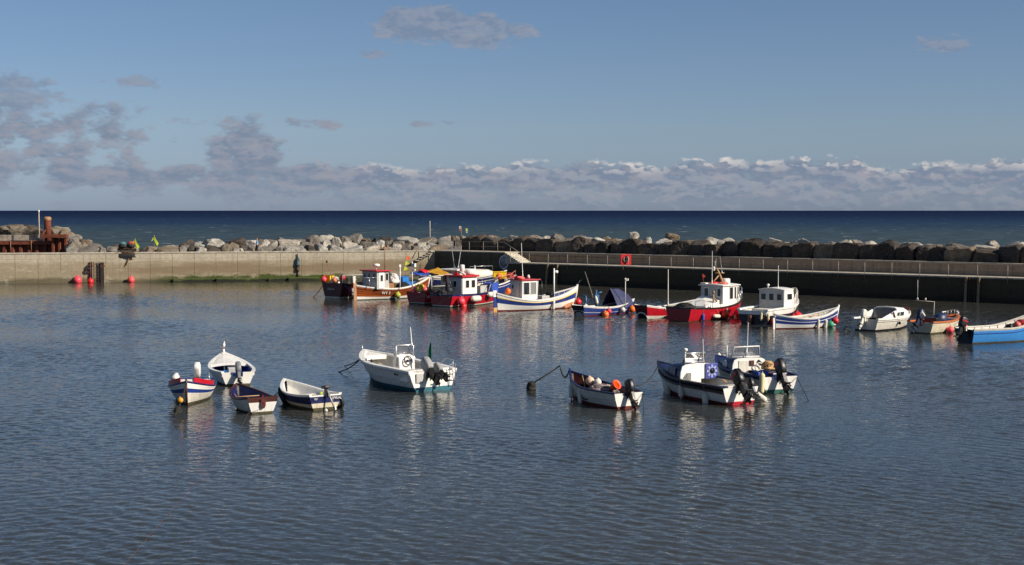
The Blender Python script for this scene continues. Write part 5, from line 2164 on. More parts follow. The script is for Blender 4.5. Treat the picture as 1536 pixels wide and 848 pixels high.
MB().torus((xa - 0.12, -0.42, 0.90), 0.19, 0.025, rotv('Y', pi / 2 - 0.3), 20, 6).build('steering_wheel', OLDWHITE, c)
MB().box((xa - 0.05, -0.55, 1.08), (0.06, 0.30, 0.10), rot=rotv('X', 0.7)).build('lever', BLACK, c, bev=0.01)
screen(b, xa + 0.35, 1.32, 1.5, 0.48, 0.12, WHITE, True, topw=0.86, r=0.03)
aerial(b, (xa + 0.2, 0.0, 1.4), 1.5, (0, -0.04))
MB().tube([(xa + 1.4, 0.35, 1.1), (xa + 1.4, 0.35, 1.75)], 0.028, 6).build('staff', WHITE, b)
MB().box((-2.0, -0.2, 0.62), (0.7, 0.9, 0.42)).build('engine_box', NAVY, b, bev=0.04)
heap('rope_heap', W(b, (-0.9, -0.55, 0.85)), (0.3, 0.25, 0.3), PALEWOOD, 'tan coil of rope in the cockpit of the tall-windscreen boat', 'rope heap', 15)
fish_box(W(b, (-2.1, 0.6, 0.5)), b.rotation_euler.z, DBLUEBOX, 'deep blue bin at the stern of the tall-windscreen boat', (0.5, 0.5, 0.4))
outboard(b, h.pt(0, 1).x - 0.02, 0, h.zs(0) - 0.02, BLACK, BLACK, tilt=radians(30), k=1.15, stripe=REDP)
sausage(W(b, h.pt(0.02, 0.62, 1) + Vector((-0.12, 0.06, 0))), 0.12, 0.9, paint('cream_fender', (220, 204, 160), 0.5, 0.2), 'long cream fender at the stern corner of the tall-windscreen boat', (0.05, 0.05, 1), line=W(b, h.pt(0.03, 1, 1) + Vector((0, 0, 0.05))))
mooring([W(b, h.pt(0, 0.9, -1)), at(1216, 604) + Vector((0, 0, -0.1))], DROPE, 'thin dark line from the stern of the tall-windscreen boat into the water', 0.018)
ball_buoy(at(1078, 535) + Vector((0, 0, 0.06)), 0.13, WHITEB, 'small white mooring float alone behind the navy cuddy boats')
# ================================================================== boats lying along the wall
def ribs(root, h, mat, zf, n=9, t0=0.1, t1=0.9, th=0.035):
    mb = MB()
    for i in range(n):
        t = t0 + (t1 - t0) * i / (n - 1)
        for side in (1, -1):
            top = h.zs(t)
            pts = []
            for k in range(5):
                zz = top - 0.02 + (zf + 0.02 - top) * k / 4
                u = (zz - h.zw) / (top - h.zw)
                p = h.pt(t, max(u, -0.5), side)
                p.y = side * max(abs(p.y) - 0.06, 0.01)
                p.z = zz
                pts.append(p)
            mb.tube(pts, th, 5)
    return mb.build('ribs', mat, root)


def pulpit(root, h, t0=0.7, hgt=0.55, mat=STEEL, r=0.022, name='bow_rail', inset=0.06):
    pts = []
    posts = []
    n = 6
    for i in range(n + 1):
        t = t0 + (0.97 - t0) * i / n
        p = h.pt(t, 1, 1)
        q = Vector((p.x, max(p.y - inset, 0.02), p.z + (hgt if i else 0.02)))
        pts.append(q)
        if i in (2, 4, 6):
            posts.append((q, Vector((q.x, q.y, p.z))))
    left = pts
    right = [Vector((p.x, -p.y, p.z)) for p in pts][::-1]
    posts += [(Vector((a.x, -a.y, a.z)), Vector((b_.x, -b_.y, b_.z))) for a, b_ in posts]
    return rail_tube(root, left + right, mat, r, name, posts)


def horseshoe(root, h, mat, u0=0.0, name='stern_arch'):
    """pale painted arch of a coble's raked stern"""
    mb = MB()
    pts = []
    x = h.pt(0, 0.3).x
    w = h.hb(0)
    for i in range(13):
        a = pi * i / 12
        z = 0.02 + 0.42 * h.zs(0) * sin(a)
        u = max((z - h.zw) / (h.zs(0) - h.zw), 0)
        p = h.pt(0, u, 1)
        pts.append((p.x - 0.02, min(p.y, w * 0.86) * cos(a), z))
    mb.tube(pts, 0.055, 6)
    return mb.build(name, mat, root)


def rudder(root, h, topm, footm, midm=None, w=0.30, y=0.0):
    x = h.pt(0, 0.8).x
    z1 = h.zs(0) + 0.25
    r = MB().box((x - w / 2, y, z1 - 0.25), (w, 0.08, 0.5)).build('rudder', topm, root, bev=0.01)
    MB().box((x - w / 2 + 0.03, y, (z1 - 0.5) / 2 + 0.15), (w * 0.9, 0.07, z1 - 0.8)).build('rudder_cheek', midm or topm, r, bev=0.01)
    MB().box((x - w / 2 + 0.05, y, 0.05), (w * 1.05, 0.07, 0.55)).build('rudder_foot', footm, r, bev=0.01)
    return r


def dan(p, label, h=2.6, lean=(0.1, 0.0), cols=None, flagw=0.42):
    o = thing('dan_flag', label, 'marker flag', p)
    cols = cols or [paint('flag_orange', (236, 90, 40), 0.7, 0.2)]
    e = Vector((lean[0] * h, lean[1] * h, h))
    MB().tube([(0, 0, 0), e], 0.02, 6).build('staff', paint('cane', (150, 140, 90), 0.7, 0.3), o)
    for i, c in enumerate(cols):
        z = h - 0.5 * i
        q = e * ((z) / h)
        q2 = e * ((z - 0.42) / h)
        MB().grid([[q, q + Vector((flagw * 0.5, 0.06, -0.16)), q + Vector((flagw * 0.8, 0.0, -0.30))], [q2, q2 + Vector((flagw * 0.35, 0.04, 0.0)), q2 + Vector((flagw * 0.5, 0, 0.04))]], 0, True).build('cloth', c, o)
    return o


def net_bag(p, size, mat, label, seed=2, name='gear_bag'):
    return heap(name, p, size, mat, label, 'gear', seed, loops=14)


# ---------------------------------------------------------------- maroon boat, far end of the line
b = boat('fishing_boat', 'dark maroon fishing boat stern-on, furthest towards the sunlit wall, with a name on its transom', 545, 443.5, 55)
h = Hull(8.6, 2.75, (1.35, 1.05, 1.7), 0.5, 0.90, 0.42, 2.2, rake=0.7, trake=0.05, em=0.26, eb=0.8)
bands = [(0.05, CREAM), (1.0, MAROON)]
build_hull(h, b, bands)
build_transom(h, b, bands)
build_gunwale(h, b, BLACKPAINT, 0.12, 0.07)
build_inner(h, b, INNERG, 0.55)
xt = h.pt(0, 1).x
M = frame_mat((xt - 0.03, 0.12, 0.80), (0, -1, 0), (-0.03, 0, 1))
text_part('SERENA', 0.26, OLDWHITE, b, M)
wheelhouse(b, 0.8, 2.6, 1.7, 1.0, 2.3, OLDWHITE, GREYW, 0.15, 0.1, wins=[('aft', 0.3, 1.9, 0.4, 0.4), ('star', 0.5, 1.9, 0.5, 0.4)])
rail_tube(b, [(xt + 0.1, -1.2, 1.4), (xt + 0.1, -1.2, 2.1), (xt + 3.2, -1.25, 2.05), (xt + 3.2, -1.25, 1.2)], GREYW, 0.03, 'side_rail', [((xt + 1.5, -1.22, 2.08), (xt + 1.5, -1.22, 1.2))])
MB().box((xt + 1.9, -0.9, 1.55), (0.35, 0.35, 0.85)).build('net_post', OLDWHITE, b, bev=0.02)
MB().box((xt + 1.2, -0.3, 1.35), (0.5, 0.7, 0.9)).build('gear_box', BLACKPAINT, b, bev=0.02)
fish_box(W(b, (xt + 0.35, 0.95, 1.38)), b.rotation_euler.z + 1.57, YELLOW, 'yellow fish box on the stern of the maroon boat, beside a pink buoy', (1.3, 0.6, 0.62))
ball_buoy(W(b, (xt - 0.18, 0.85, 1.68)), 0.27, PINKB, 'pink buoy in front of the yellow box on the maroon boat')
ball_buoy(W(b, (xt + 0.05, -0.30, 1.62)), 0.27, paint('peach_buoy2', (240, 140, 96), 0.5, 0.2), 'peach buoy on the stern rail of the maroon boat')
ball_buoy(W(b, (xt + 0.4, -0.95, 1.85)), 0.27, paint('dull_red_buoy', (170, 30, 40), 0.45, 0.2), 'dull red buoy by the white post of the maroon boat')
net_bag(W(b, (xt + 0.5, 0.15, 1.35)), (0.5, 0.4, 0.5), WHITEB, 'white gear bag between yellow box and peach buoy on the maroon boat', 3)
mooring([W(b, (xt + 0.3, 0.0, 1.3)), W(b, (xt + 0.1, 0.75, 3.3))], TEAK, 'thin leaning boathook pole at the maroon boat stern', 0.03, 'boathook', None, 'pole')
ball_buoy(W(b, (xt + 0.1, 0.72, 3.3)), 0.10, BLACKPAINT, 'small dark float near the top of the leaning boathook pole')
mooring(sag(W(b, h.pt(0.03, 0.9, -1)), W(b, (xt + 0.9, -2.0, 0.4)), 0.1), BLUEROPE, 'blue rope down the quarter of the maroon boat', 0.045)
hang(b, h, 0.16, 0.45, -1, 'dirty white fender between the maroon and varnished boats', WHITEB, r=0.16, L=0.7)
mooring(sag(W(b, h.pt(0, 0.8, 1)), at(470, 446), 0.1), DROPE, 'dark stern line of the maroon boat running into the water', 0.03)

# ---------------------------------------------------------------- varnished boat with red-roofed wheelhouse
b = boat('fishing_boat', 'varnished plank fishing boat with white rail, high white prow and red-roofed wheelhouse', 591, 447.6, 43)
h = Hull(8.4, 2.55, (1.30, 0.92, 1.85), 0.5, 0.06, 0.46, 2.0, 2.0, rake=0.55, trake=0.1, em=0.34, eb=0.75, es=0.8)
bands = [(0.02, SCUM), (0.22, WHITE), (0.94, VARNISH), (1.0, WHITE)]
build_hull(h, b, bands)
build_gunwale(h, b, WHITE, 0.14, 0.10)
build_strake(h, b, BLACKPAINT, 0.80, 0.03, 0.035)
build_strake(h, b, BLACKPAINT, 0.62, 0.02, 0.02)
build_strake(h, b, BLACKPAINT, 0.46, 0.02, 0.02)
build_inner(h, b, TEAK, 0.5)
build_deck(h, b, TEAK, 0.03, 0.46, -0.08, 0.05, 'aft_deck')
xt = h.pt(0, 1).x
rudder(b, h, TAN, TAN, TAN, 0.34)
MB().tube([h.pt(1, 0.3), h.pt(1, 0.8) + Vector((0.02, 0, 0)), h.pt(1, 1) + Vector((0.10, 0, 0.12)), h.pt(1, 1) + Vector((-0.05, 0, 0.34)), h.pt(1, 1) + Vector((-0.40, 0, 0.30))], [0.06, 0.08, 0.09, 0.09, 0.06], 8).build('prow_curl', WHITE, b)
whs = wheelhouse(b, -2.75, -1.35, 2.1, 0.95, 2.55, GREYW, REDROOF, 0.06, 0.22, 0.10, wins=[('aft', 0.15, 2.1, 0.34, 0.48), ('aft', 0.47, 2.1, 0.34, 0.48), ('aft', 0.82, 2.1, 0.36, 0.50), ('star', 0.80, 2.05, 0.28, 0.6)], door=('star', 0.36, 0.62, 1.45), doorm=WHITE, frame=GREYW)
window(whs, (-2.75 + 0.36 * 1.4, -1.085, 1.95), (1, 0, 0), (0, 0, 1), 0.24, 0.55, WHITE, None, 0.03)
MB().tube([(-2.0, 0, 2.65), (-2.0, 0, 2.95)], 0.04, 6).lathe([(0.03, 2.95), (0.30, 2.98), (0.33, 3.06), (0.28, 3.18), (0.05, 3.22)], (-2.0, 0, 0), 18).build('radar', WHITE, b)
MB().tube([(-1.4, -0.4, 2.6), (-1.4, -0.4, 5.0)], 0.03, 6).box((-1.4, -0.4, 4.6), (0.9, 0.05, 0.05)).box((-1.75, -0.4, 4.75), (0.10, 0.10, 0.25)).box((-1.05, -0.4, 4.75), (0.12, 0.12, 0.2)).build('light_mast', TEAK, b)
MB().tube([(0.0, -0.9, 0.9), (0.0, -0.9, 3.0)], 0.05, 6).box((0, -0.9, 3.0), (0.2, 0.05, 0.2)).build('mast', WHITE, b)
rail_tube(b, [(-4.1, 0.3, 1.4), (-4.1, 0.3, 2.0), (-2.8, 1.0, 2.0), (-2.8, 1.0, 1.1)], STEEL, 0.03, 'stern_rail', [((-3.4, -0.8, 2.0), (-3.4, -0.8, 1.2)), ((-4.1, 0.3, 2.0), (-3.4, -0.8, 2.0)), ((-3.4, -0.8, 2.0), (-2.8, -1.0, 2.0))])
MB().box((-0.6, 0.2, 1.15), (1.0, 1.2, 0.5)).build('engine_cover', TEAK, b, bev=0.03)
net_bag(W(b, (0.1, 0.2, 1.45)), (0.55, 0.5, 0.75), paint('white_bag', (225, 220, 215), 0.7, 0.12), 'white bulky bag amidships on the varnished boat', 5)
net_bag(W(b, (-0.5, 0.55, 1.55)), (0.5, 0.4, 0.9), NET, 'dark net pile behind the white bag on the varnished boat', 7)
net_bag(W(b, (0.9, -0.25, 0.75)), (0.7, 0.6, 0.6), paint('dark_gear', (36, 36, 44), 0.8, 0.4, 8), 'dark gear heap at the low rail of the varnished boat', 8)
fish_box(W(b, (1.8, 0.15, 0.95)), b.rotation_euler.z, BLUEBOX, 'blue fish box, the lower one on the varnished boat', (1.1, 0.7, 0.5))
fish_box(W(b, (1.5, 0.55, 1.45)), b.rotation_euler.z + 0.3, BLUEBOX, 'blue fish box, the upper one on the varnished boat', (1.0, 0.6, 0.45))
net_bag(W(b, (2.6, 0.1, 1.0)), (0.6, 0.5, 0.6), NET, 'dark rope pile in the bow of the varnished boat', 9)
dan(W(b, (1.0, 0.3, 1.2)), 'orange and lime marker flags on a leaning cane in the varnished boat', 2.7, (0.22, 0.1), [paint('flag_orange', (236, 90, 40), 0.7, 0.2), paint('flag_lime', (190, 200, 60), 0.7, 0.2), paint('flag_lime', (190, 200, 60), 0.7, 0.2)])
M = frame_mat(h.pt(0.30, 0.60, -1) + Vector((0, -0.05, 0)), h.pt(0.36, 0.6, -1) - h.pt(0.24, 0.6, -1), (0, -0.15, 1))
text_part('WY 3', 0.36, WHITE, b, M)
hang(b, h, 0.43, 0.50, -1, 'lime buoy hung beside the number on the varnished boat', YGREENB, 'ball', 0.28)
hang(b, h, 0.73, 0.35, -1, 'red buoy hung towards the bow of the varnished boat', REDB, 'ball', 0.28)

# ---------------------------------------------------------------- red boat with gantry and yellow tarpaulin
b = boat('fishing_boat', 'bright red fishing boat stern-on with a pale gantry and yellow and blue tarpaulins', 672, 452.6, 50)
h = Hull(8.0, 2.6, (0.98, 0.92, 1.6), 0.5, 0.90, 0.42, 2.2, rake=0.7, trake=0.04, em=0.26, eb=0.8)
bands = [(0.03, SCUM), (0.08, OLDWHITE), (1.0, REDP)]
build_hull(h, b, bands)
build_transom(h, b, [(0.03, SCUM), (0.08, OLDWHITE), (1.0, DRED)])  # transom shade is painted in with the darker red
build_gunwale(h, b, DRED, 0.12, 0.07)
build_inner(h, b, INNERG, 0.5)
xt = h.pt(0, 1).x
whs = wheelhouse(b, 0.1, 2.0, 1.9, 0.9, 2.75, GREYW, WHITE, 0.1, 0.35, 0.10, wins=[('aft', 0.28, 2.15, 0.42, 0.8), ('star', 0.5, 2.1, 0.5, 0.7)], door=('aft', 0.72, 0.6, 1.6), frame=TAN)
gx = xt + 0.7
fr = MB()
for s in (1, -1):
    fr.tube([(gx, s * 1.15, 0.9), (gx, s * 1.15, 2.35)], 0.05, 6)
    fr.tube([(gx + 2.6, s * 1.15, 0.9), (gx + 2.6, s * 1.15, 2.45)], 0.05, 6)
    fr.tube([(gx, s * 1.15, 2.35), (gx + 2.6, s * 1.15, 2.45)], 0.05, 6)
fr.tube([(gx, -1.15, 2.35), (gx, 1.15, 2.35)], 0.05, 6).tube([(gx + 2.6, -1.15, 2.45), (gx + 2.6, 1.15, 2.45)], 0.05, 6)
fr.tube([(gx, -1.15, 1.5), (gx + 2.6, -1.15, 1.5)], 0.035, 6)
fr.build('gantry', GREYW, b)


def tarp(root_w, a, c, d, e, mat, label, seed=1, sagz=0.12):
    """a draped sheet with body: four corners in the world"""
    o = thing('tarpaulin', label, 'tarpaulin', a)
    a, c, d, e = (Vector(v) - Vector(a) for v in (a, c, d, e))
    n = 10
    rows, low = [], []
    for i in range(n + 1):
        r, r2 = [], []
        for j in range(n + 1):
            u, v = i / n, j / n
            p = a.lerp(c, u).lerp(e.lerp(d, u), v)
            z = 0.10 * noise.noise(Vector((u * 4 + seed, v * 4, seed))) - sagz * 4 * u * (1 - u) * 0.4
            r.append(p + Vector((0, 0, z + 0.05)))
            r2.append(p + Vector((0, 0, z - 0.02)))
        rows.append(r)
        low.append(r2)
    m = MB().grid(rows, 0, True).grid(low, 0, True)
    m.grid([rows[0], low[0]], 0, False).grid([rows[-1], low[-1]], 0, False)
    m.grid([[r[0] for r in rows], [r[0] for r in low]], 0, False).grid([[r[-1] for r in rows], [r[-1] for r in low]], 0, False)
    m.build('sheet', mat, o)
    return o


tarp(b, W(b, (gx + 0.9, -1.1, 2.50)), W(b, (gx + 2.9, -1.0, 2.30)), W(b, (gx + 3.0, 1.0, 2.95)), W(b, (gx + 1.0, 1.2, 2.6)), YTARP, 'yellow tarpaulin slung over the gantry of the red boat')
tarp(b, W(b, (gx - 0.2, 0.3, 2.45)), W(b, (gx + 1.1, -0.3, 2.5)), W(b, (gx + 1.2, 1.3, 2.75)), W(b, (gx - 0.1, 1.3, 2.6)), DBLUEBOX, 'blue tarpaulin lying on the aft end of the gantry', 4)
tarp(b, W(b, (gx + 0.5, 0.3, 2.68)), W(b, (gx + 1.1, 0.2, 2.72)), W(b, (gx + 1.1, 0.9, 2.9)), W(b, (gx + 0.5, 0.9, 2.85)), REDB, 'small red cover on top of the blue tarpaulin', 6)
MB().tube([(xt + 0.3, 0.75, 1.0), (xt + 0.3, 0.75, 3.6)], 0.05, 6).box((xt + 0.3, 0.55, 3.3), (0.2, 0.35, 0.3)).box((xt + 0.3, 0.55, 2.9), (0.15, 0.3, 0.1)).build('light_mast', WHITE, b)
aerial(b, (1.2, 0.3, 2.85), 1.9, (0.0, 0.35), 0.04, ALU)
aerial(b, (1.2, -0.1, 2.85), 2.0, (0.35, -0.1), 0.04, ALU)
ball_buoy(W(b, (xt + 0.3, 0.25, 1.22)), 0.3, PINKB, 'pink buoy against the stern of the gantry boat, beside the yellow ones')
ball_buoy(W(b, (xt + 0.2, -0.85, 1.25)), 0.28, paint('coral_buoy', (240, 110, 96), 0.45, 0.2), 'coral buoy at the stern corner of the gantry boat')
for dy, lb in ((-0.25, 'yellow float coil standing on the gantry boat transom nearer the pink buoy'), (-0.55, 'yellow float coil standing on the gantry boat transom nearer the coral buoy')):
    o = thing('float_ring', lb, 'float', W(b, (xt + 0.1, dy, 1.3)), b.rotation_euler.z, None)
    MB().torus((0, 0, 0.08), 0.26, 0.10, rotv('Y', pi / 2), 20, 8).build('ring', paint('float_yellow', (232, 210, 60), 0.5, 0.2), o)
    MB().box((0, 0, -0.22), (0.2, 0.2, 0.1)).build('clip', BLACKPAINT, o)
net_bag(W(b, (-1.6, 0.0, 0.75)), (0.9, 0.8, 0.7), NET, 'dark net pile under the gantry of the red boat', 11)
M = frame_mat(h.pt(0.07, 0.6, -1) + Vector((0.0, -0.06, 0)), h.pt(0.12, 0.6, -1) - h.pt(0.02, 0.6, -1), (0, -0.1, 1))
text_part('WY 8', 0.42, WHITE, b, M)
mooring(sag(W(b, h.pt(0.0, 0.9, -0.9)), W(b, h.pt(0, 0.15, 1)), 0.05), ROPE, 'pale line slanting across the gantry boat transom', 0.03)

# ---------------------------------------------------------------- red boat with white wheelhouse and red roof
b = boat('fishing_boat', 'red fishing boat with navy rail, white wheelhouse with red roof and a white radar', 706, 457.2, 52)
h = Hull(7.6, 2.75, (1.05, 0.98, 1.5), 0.5, 0.90, 0.42, 2.3, rake=0.7, trake=0.04, em=0.25, eb=0.8)
bands = [(0.03, SCUM), (0.10, OLDWHITE), (0.86, REDP), (1.0, NAVY)]
build_hull(h, b, bands)
build_transom(h, b, [(0.03, SCUM), (0.10, OLDWHITE), (0.86, DRED), (1.0, NAVY)])  # darker red puts the stern's shade into its colour
build_gunwale(h, b, NAVY, 0.13, 0.07)
build_inner(h, b, INNERG, 0.5)
xt = h.pt(0, 1).x
whs = wheelhouse(b, -2.15, -0.2, 1.75, 0.9, 2.42, GREYW, REDROOF, 0.05, 0.16, 0.16, wins=[('aft', 0.2, 1.85, 0.34, 0.5), ('aft', 0.55, 1.85, 0.34, 0.5), ], door=('aft', 0.82, 0.5, 1.3), frame=WHITE)
lit = MB().box((-1.18, -0.888, 1.62), (1.86, 0.022, 1.36)).build('sunlit_side_paint', WHITE, whs)  # sunlit side painted white over walls greyed for shade
for a, w_ in ((-1.52, 0.44), (-0.75, 0.46)):
    window(whs, (a, -0.902, 1.84), (1, 0, 0), (0, 0, 1), w_, 0.62, WHITE, None, 0.04)
MB().lathe([(0.20, 2.60), (0.21, 3.35), (0.17, 3.42), (0.05, 3.44)], (-1.0, 0.1, 0), 16).build('radar', WHITE, b)
MB().lathe([(0.40, 2.60), (0.46, 2.66), (0.46, 2.95), (0.38, 3.06), (0.05, 3.08)], (-0.45, -0.25, 0), 20).build('dome', WHITE, b)
MB().torus((-1.75, -0.5, 2.70), 0.27, 0.09, rotv('Y', 0.5), 20, 8).build('lifebuoy', OLDWHITE, b)
MB().box((-1.35, 0.3, 2.70), (0.5, 0.4, 0.24)).build('roof_box', REDB, b, bev=0.03)
aerial(b, (-1.3, 0.5, 2.6), 1.3, (0, 0.05), 0.02, BLACKPAINT)
rail_tube(b, [(xt + 0.1, 1.15, 1.05), (xt + 0.1, 1.15, 1.65), (xt + 0.1, -1.15, 1.65), (xt + 0.1, -1.15, 1.05)], BLACKPAINT, 0.025, 'stern_rail', [((xt + 0.1, 0, 1.65), (xt + 0.1, 0, 1.0))])
mo = MB().tube([(xt + 0.2, -0.55, 1.0), (xt + 0.2, -0.55, 2.6)], 0.045, 6).build('derrick_post', BROWN_P, b)
heap('oilskin_pile', W(b, (-2.55, 0.25, 1.25)), (0.3, 0.35, 0.85), paint('dark_oilskin', (50, 62, 72), 0.7, 0.4, 5), 'dark oilskins hanging behind the wheelhouse with the red roof', 'clothing', 31)
net_bag(W(b, (xt + 0.55, 0.4, 0.95)), (0.5, 0.7, 0.4), paint('dark_gear', (36, 36, 44), 0.8, 0.4, 8), 'dark gear heap inside the stern of the red-roofed boat', 12)
fish_box(W(b, (0.9, -0.3, 1.0)), b.rotation_euler.z, GREYW, 'grey bin on the foredeck of the red-roofed boat', (0.9, 0.8, 0.6))
fish_box(W(b, (1.9, -0.75, 1.05)), b.rotation_euler.z, DBLUEBOX, 'deep blue bin on the foredeck of the red-roofed boat', (0.9, 0.8, 0.75))
hang(b, h, 0.10, 0.55, -1, 'pink buoy on the side of the red-roofed boat near its stern', PINKB, 'ball', 0.34)
hang(b, h, 0.17, 0.10, -1, 'red buoy half in the water beside the red-roofed boat', REDB, 'ball', 0.28)
p = h.pt(0.35, 0.62, -1)
sausage(W(b, p + Vector((0, -0.28, 0))), 0.26, 1.2, WHITEB, 'fat white fender lying along the red-roofed boat, nearer its stern', W(b, (1, 0, 0)) - W(b, (0, 0, 0)), line=W(b, h.pt(0.35, 1, -1)))
p = h.pt(0.64, 0.80, -1)
sausage(W(b, p + Vector((0, -0.26, 0))), 0.23, 1.0, WHITEB, 'fat white fender lying along the red-roofed boat, nearer its bow', W(b, (1, 0, 0)) - W(b, (0, 0, 0)), line=W(b, h.pt(0.64, 1, -1)))
mooring(sag(W(b, h.pt(0.0, 0.9, -0.9)), W(b, h.pt(0, 0.1, 0.6)), 0.03), ROPE, 'pale line slanting over the red-roofed boat transom', 0.03)
pulpit(b, h, 0.62, 0.6, GREYW, 0.03)

# ---------------------------------------------------------------- blue boats behind
b = boat('blue_boat', 'blue fishing boat half hidden behind the red-roofed boat, white rail and blue hoop', 730, 443.5, 48)
h = Hull(8.2, 2.6, (1.1, 0.95, 1.75), 0.5, 0.88, 0.42, 2.2, rake=0.7, em=0.28, eb=0.8)
bands = [(0.08, SCUM), (0.74, BLUE), (0.80, WHITE), (1.0, BLUE)]
build_hull(h, b, bands)
build_transom(h, b, bands)
build_gunwale(h, b, WHITE, 0.14, 0.09)
build_inner(h, b, INNERG, 0.5)
rail_tube(b, [(0.0, -1.2, 1.0), (0.0, -1.2, 1.75), (2.4, -0.9, 1.95), (3.6, -0.4, 2.25), (3.6, -0.4, 1.6)], paint('pinkish_rail', (190, 120, 110), 0.6, 0.3), 0.035, 'side_rail', [((1.3, -1.1, 1.85), (1.3, -1.1, 1.0)), ((2.4, -0.9, 1.95), (2.4, -0.9, 1.2))])
hp = MB()
hp.torus((2.7, 0.3, 3.05), 0.62, 0.045, rotv('X', pi / 2), 24, 6)
for i in range(-4, 5):
    x = i * 0.13
    hh = sqrt(max(0.36 - x * x, 0.01))
    hp.tube([(2.7 + x, 0.3, 3.05 - hh), (2.7 + x, 0.3, 3.05 + hh)], 0.012, 4)
    hp.tube([(2.7 - hh, 0.3, 3.05 + x), (2.7 + hh, 0.3, 3.05 + x)], 0.012, 4)
hp.tube([(2.7, 0.3, 1.3), (2.7, 0.3, 2.45)], 0.07, 6)
hp.tube([(2.4, 0.3, 1.6), (2.7, 0.3, 2.2)], 0.05, 6)
hp.build('net_hoop', paint('hoop_blue', (24, 48, 84), 0.6, 0.3), b)
fish_box(W(b, (1.7, -0.1, 1.55)), b.rotation_euler.z - 0.7, YELLOW, 'yellow fish box on the blue boat next to an orange buoy', (1.25, 0.7, 0.62))
ball_buoy(W(b, (1.05, -0.6, 1.75)), 0.3, ORANGEB, 'orange buoy beside the yellow box on the blue boat')
heap('net_heap', W(b, (2.9, -0.3, 1.6)), (0.45, 0.4, 0.4), paint('net_red', (170, 50, 60), 0.9, 0.4, 8), 'reddish net bundle in the bow of the blue boat', 'net', 17)
b = boat('blue_boat', 'dark navy boat with white cabin top, furthest back behind the yellow tarpaulin', 698, 436.5, 18)
h = Hull(8.6, 2.7, (1.5, 1.25, 1.95), 0.5, 0.85, 0.42, 2.2, rake=0.7, em=0.28, eb=0.8)
bands = [(0.10, OLDWHITE), (0.88, NAVY), (0.94, OLDWHITE), (1.0, NAVY)]
build_hull(h, b, bands)
build_transom(h, b, bands)
build_gunwale(h, b, OLDWHITE, 0.14, 0.09)
build_inner(h, b, INNERG, 0.6)
c, rows = cuddy(b, h, 0.52, 0.9, 2.15, OLDWHITE, OLDWHITE, 0.7)
rail_tube(b, [(0.2, -0.9, 2.1), (0.2, -0.9, 2.45), (2.6, -0.8, 2.5), (2.6, -0.8, 2.1)], STEEL, 0.025, 'roof_rail')
MB().lathe([(0.10, 2.1), (0.06, 2.4), (0.05, 2.55)], (0.9, -0.3, 0), 10).build('vent', WHITE, b)

# ---------------------------------------------------------------- white and blue coble with wheelhouse
b = boat('coble', 'white and blue coble with wheelhouse, yellow line and a red foot at the waterline', 807, 464.2, 37)
h = Hull(8.2, 2.45, (1.42, 0.78, 1.68), 0.45, 0.10, 0.44, 2.0, 2.1, rake=0.55, trake=0.15, em=0.34, eb=0.75, es=0.75)
bands = [(0.05, REDAF), (0.46, WHITE), (0.74, BLUE), (0.78, YELL), (1.0, WHITE)]
build_hull(h, b, bands)
build_gunwale(h, b, WHITE, 0.16, 0.11)
build_strake(h, b, YELL, 0.80, 0.03, 0.03)
build_inner(h, b, BLUE, 0.35)
build_deck(h, b, WHITE, 0.03, 0.40, -0.06, 0.05, 'aft_deck')
ribs(b, h, GREYW, 0.4, 8, 0.55, 0.93, 0.03)
rudder(b, h, WHITE, paint('worn_wood', (206, 160, 96), 0.7, 0.35), BLUE, 0.34)
whs = wheelhouse(b, -2.25, -0.65, 1.55, 0.92, 2.42, GREYW, REDROOF, -0.10, 0.12, 0.08, wins=[('aft', 0.25, 1.9, 0.3, 0.35)], door=('aft', 0.65, 0.5, 1.25), frame=WHITE)
MB().box((-1.46, -0.787, 1.62), (1.5, 0.02, 1.45)).build('sunlit_side_paint', WHITE, whs)  # white skin paints sunlight onto this side; other walls stay grey
for a, gl in ((-1.80, paint('pinkish_screen', (150, 128, 122), 0.2, 0.2)), (-1.10, GREYW)):
    window(whs, (a, -0.80, 1.78), (1, 0, 0), (-0.02, 0, 1), 0.56, 0.95, WHITE, CLEAR if gl is GREYW else GLASS, 0.04)
MB().box((-1.9, 0.1, 2.62), (0.6, 0.5, 0.22)).build('roof_pack', REDB, b, bev=0.06)
MB().torus((-2.05, -0.4, 2.60), 0.24, 0.08, None, 18, 8).build('lifebuoy', paint('coral_ring', (230, 110, 96), 0.5, 0.2), b)
MB().lathe([(0.12, 2.52), (0.12, 2.70), (0.05, 2.82)], (-0.75, 0.3, 0), 10).build('lamp', OLDWHITE, b)
aerial(b, (-1.55, 0.0, 2.5), 2.9, (-0.15, 0.0), 0.025)
MB().tube([(1.5, -0.2, 0.5), (1.5, -0.2, 3.3)], 0.06, 6).lathe([(0.14, 2.9), (0.18, 2.98), (0.14, 3.12)], (1.72, -0.2, 0), 10).box((1.62, -0.2, 2.98), (0.25, 0.05, 0.05)).build('light_mast', WHITE, b)
MB().box((0.3, -0.2, 0.95), (0.8, 0.9, 0.35)).build('engine_box', GREYW, b, bev=0.03)
w_ = MB().lathe([(0.30, -0.2), (0.12, -0.12), (0.12, 0.12), (0.30, 0.2)], (0.95, -0.35, 1.15), 14, rot=rotv('X', pi / 2)).box((0.95, -0.35, 0.85), (0.35, 0.5, 0.35)).build('winch', BLACK, b)
MB().tube([(0.45, 0.1, 0.8), (0.45, 0.1, 2.3)], 0.06, 6).tube([(0.45, 0.1, 2.3), (0.1, 0.0, 2.5)], 0.05, 6).build('hauler_post', BLACK, b)
MB().tube([(-0.3, 0.4, 0.9), (-0.3, 0.4, 1.75)], 0.06, 6).build('exhaust', OLDWHITE, b)
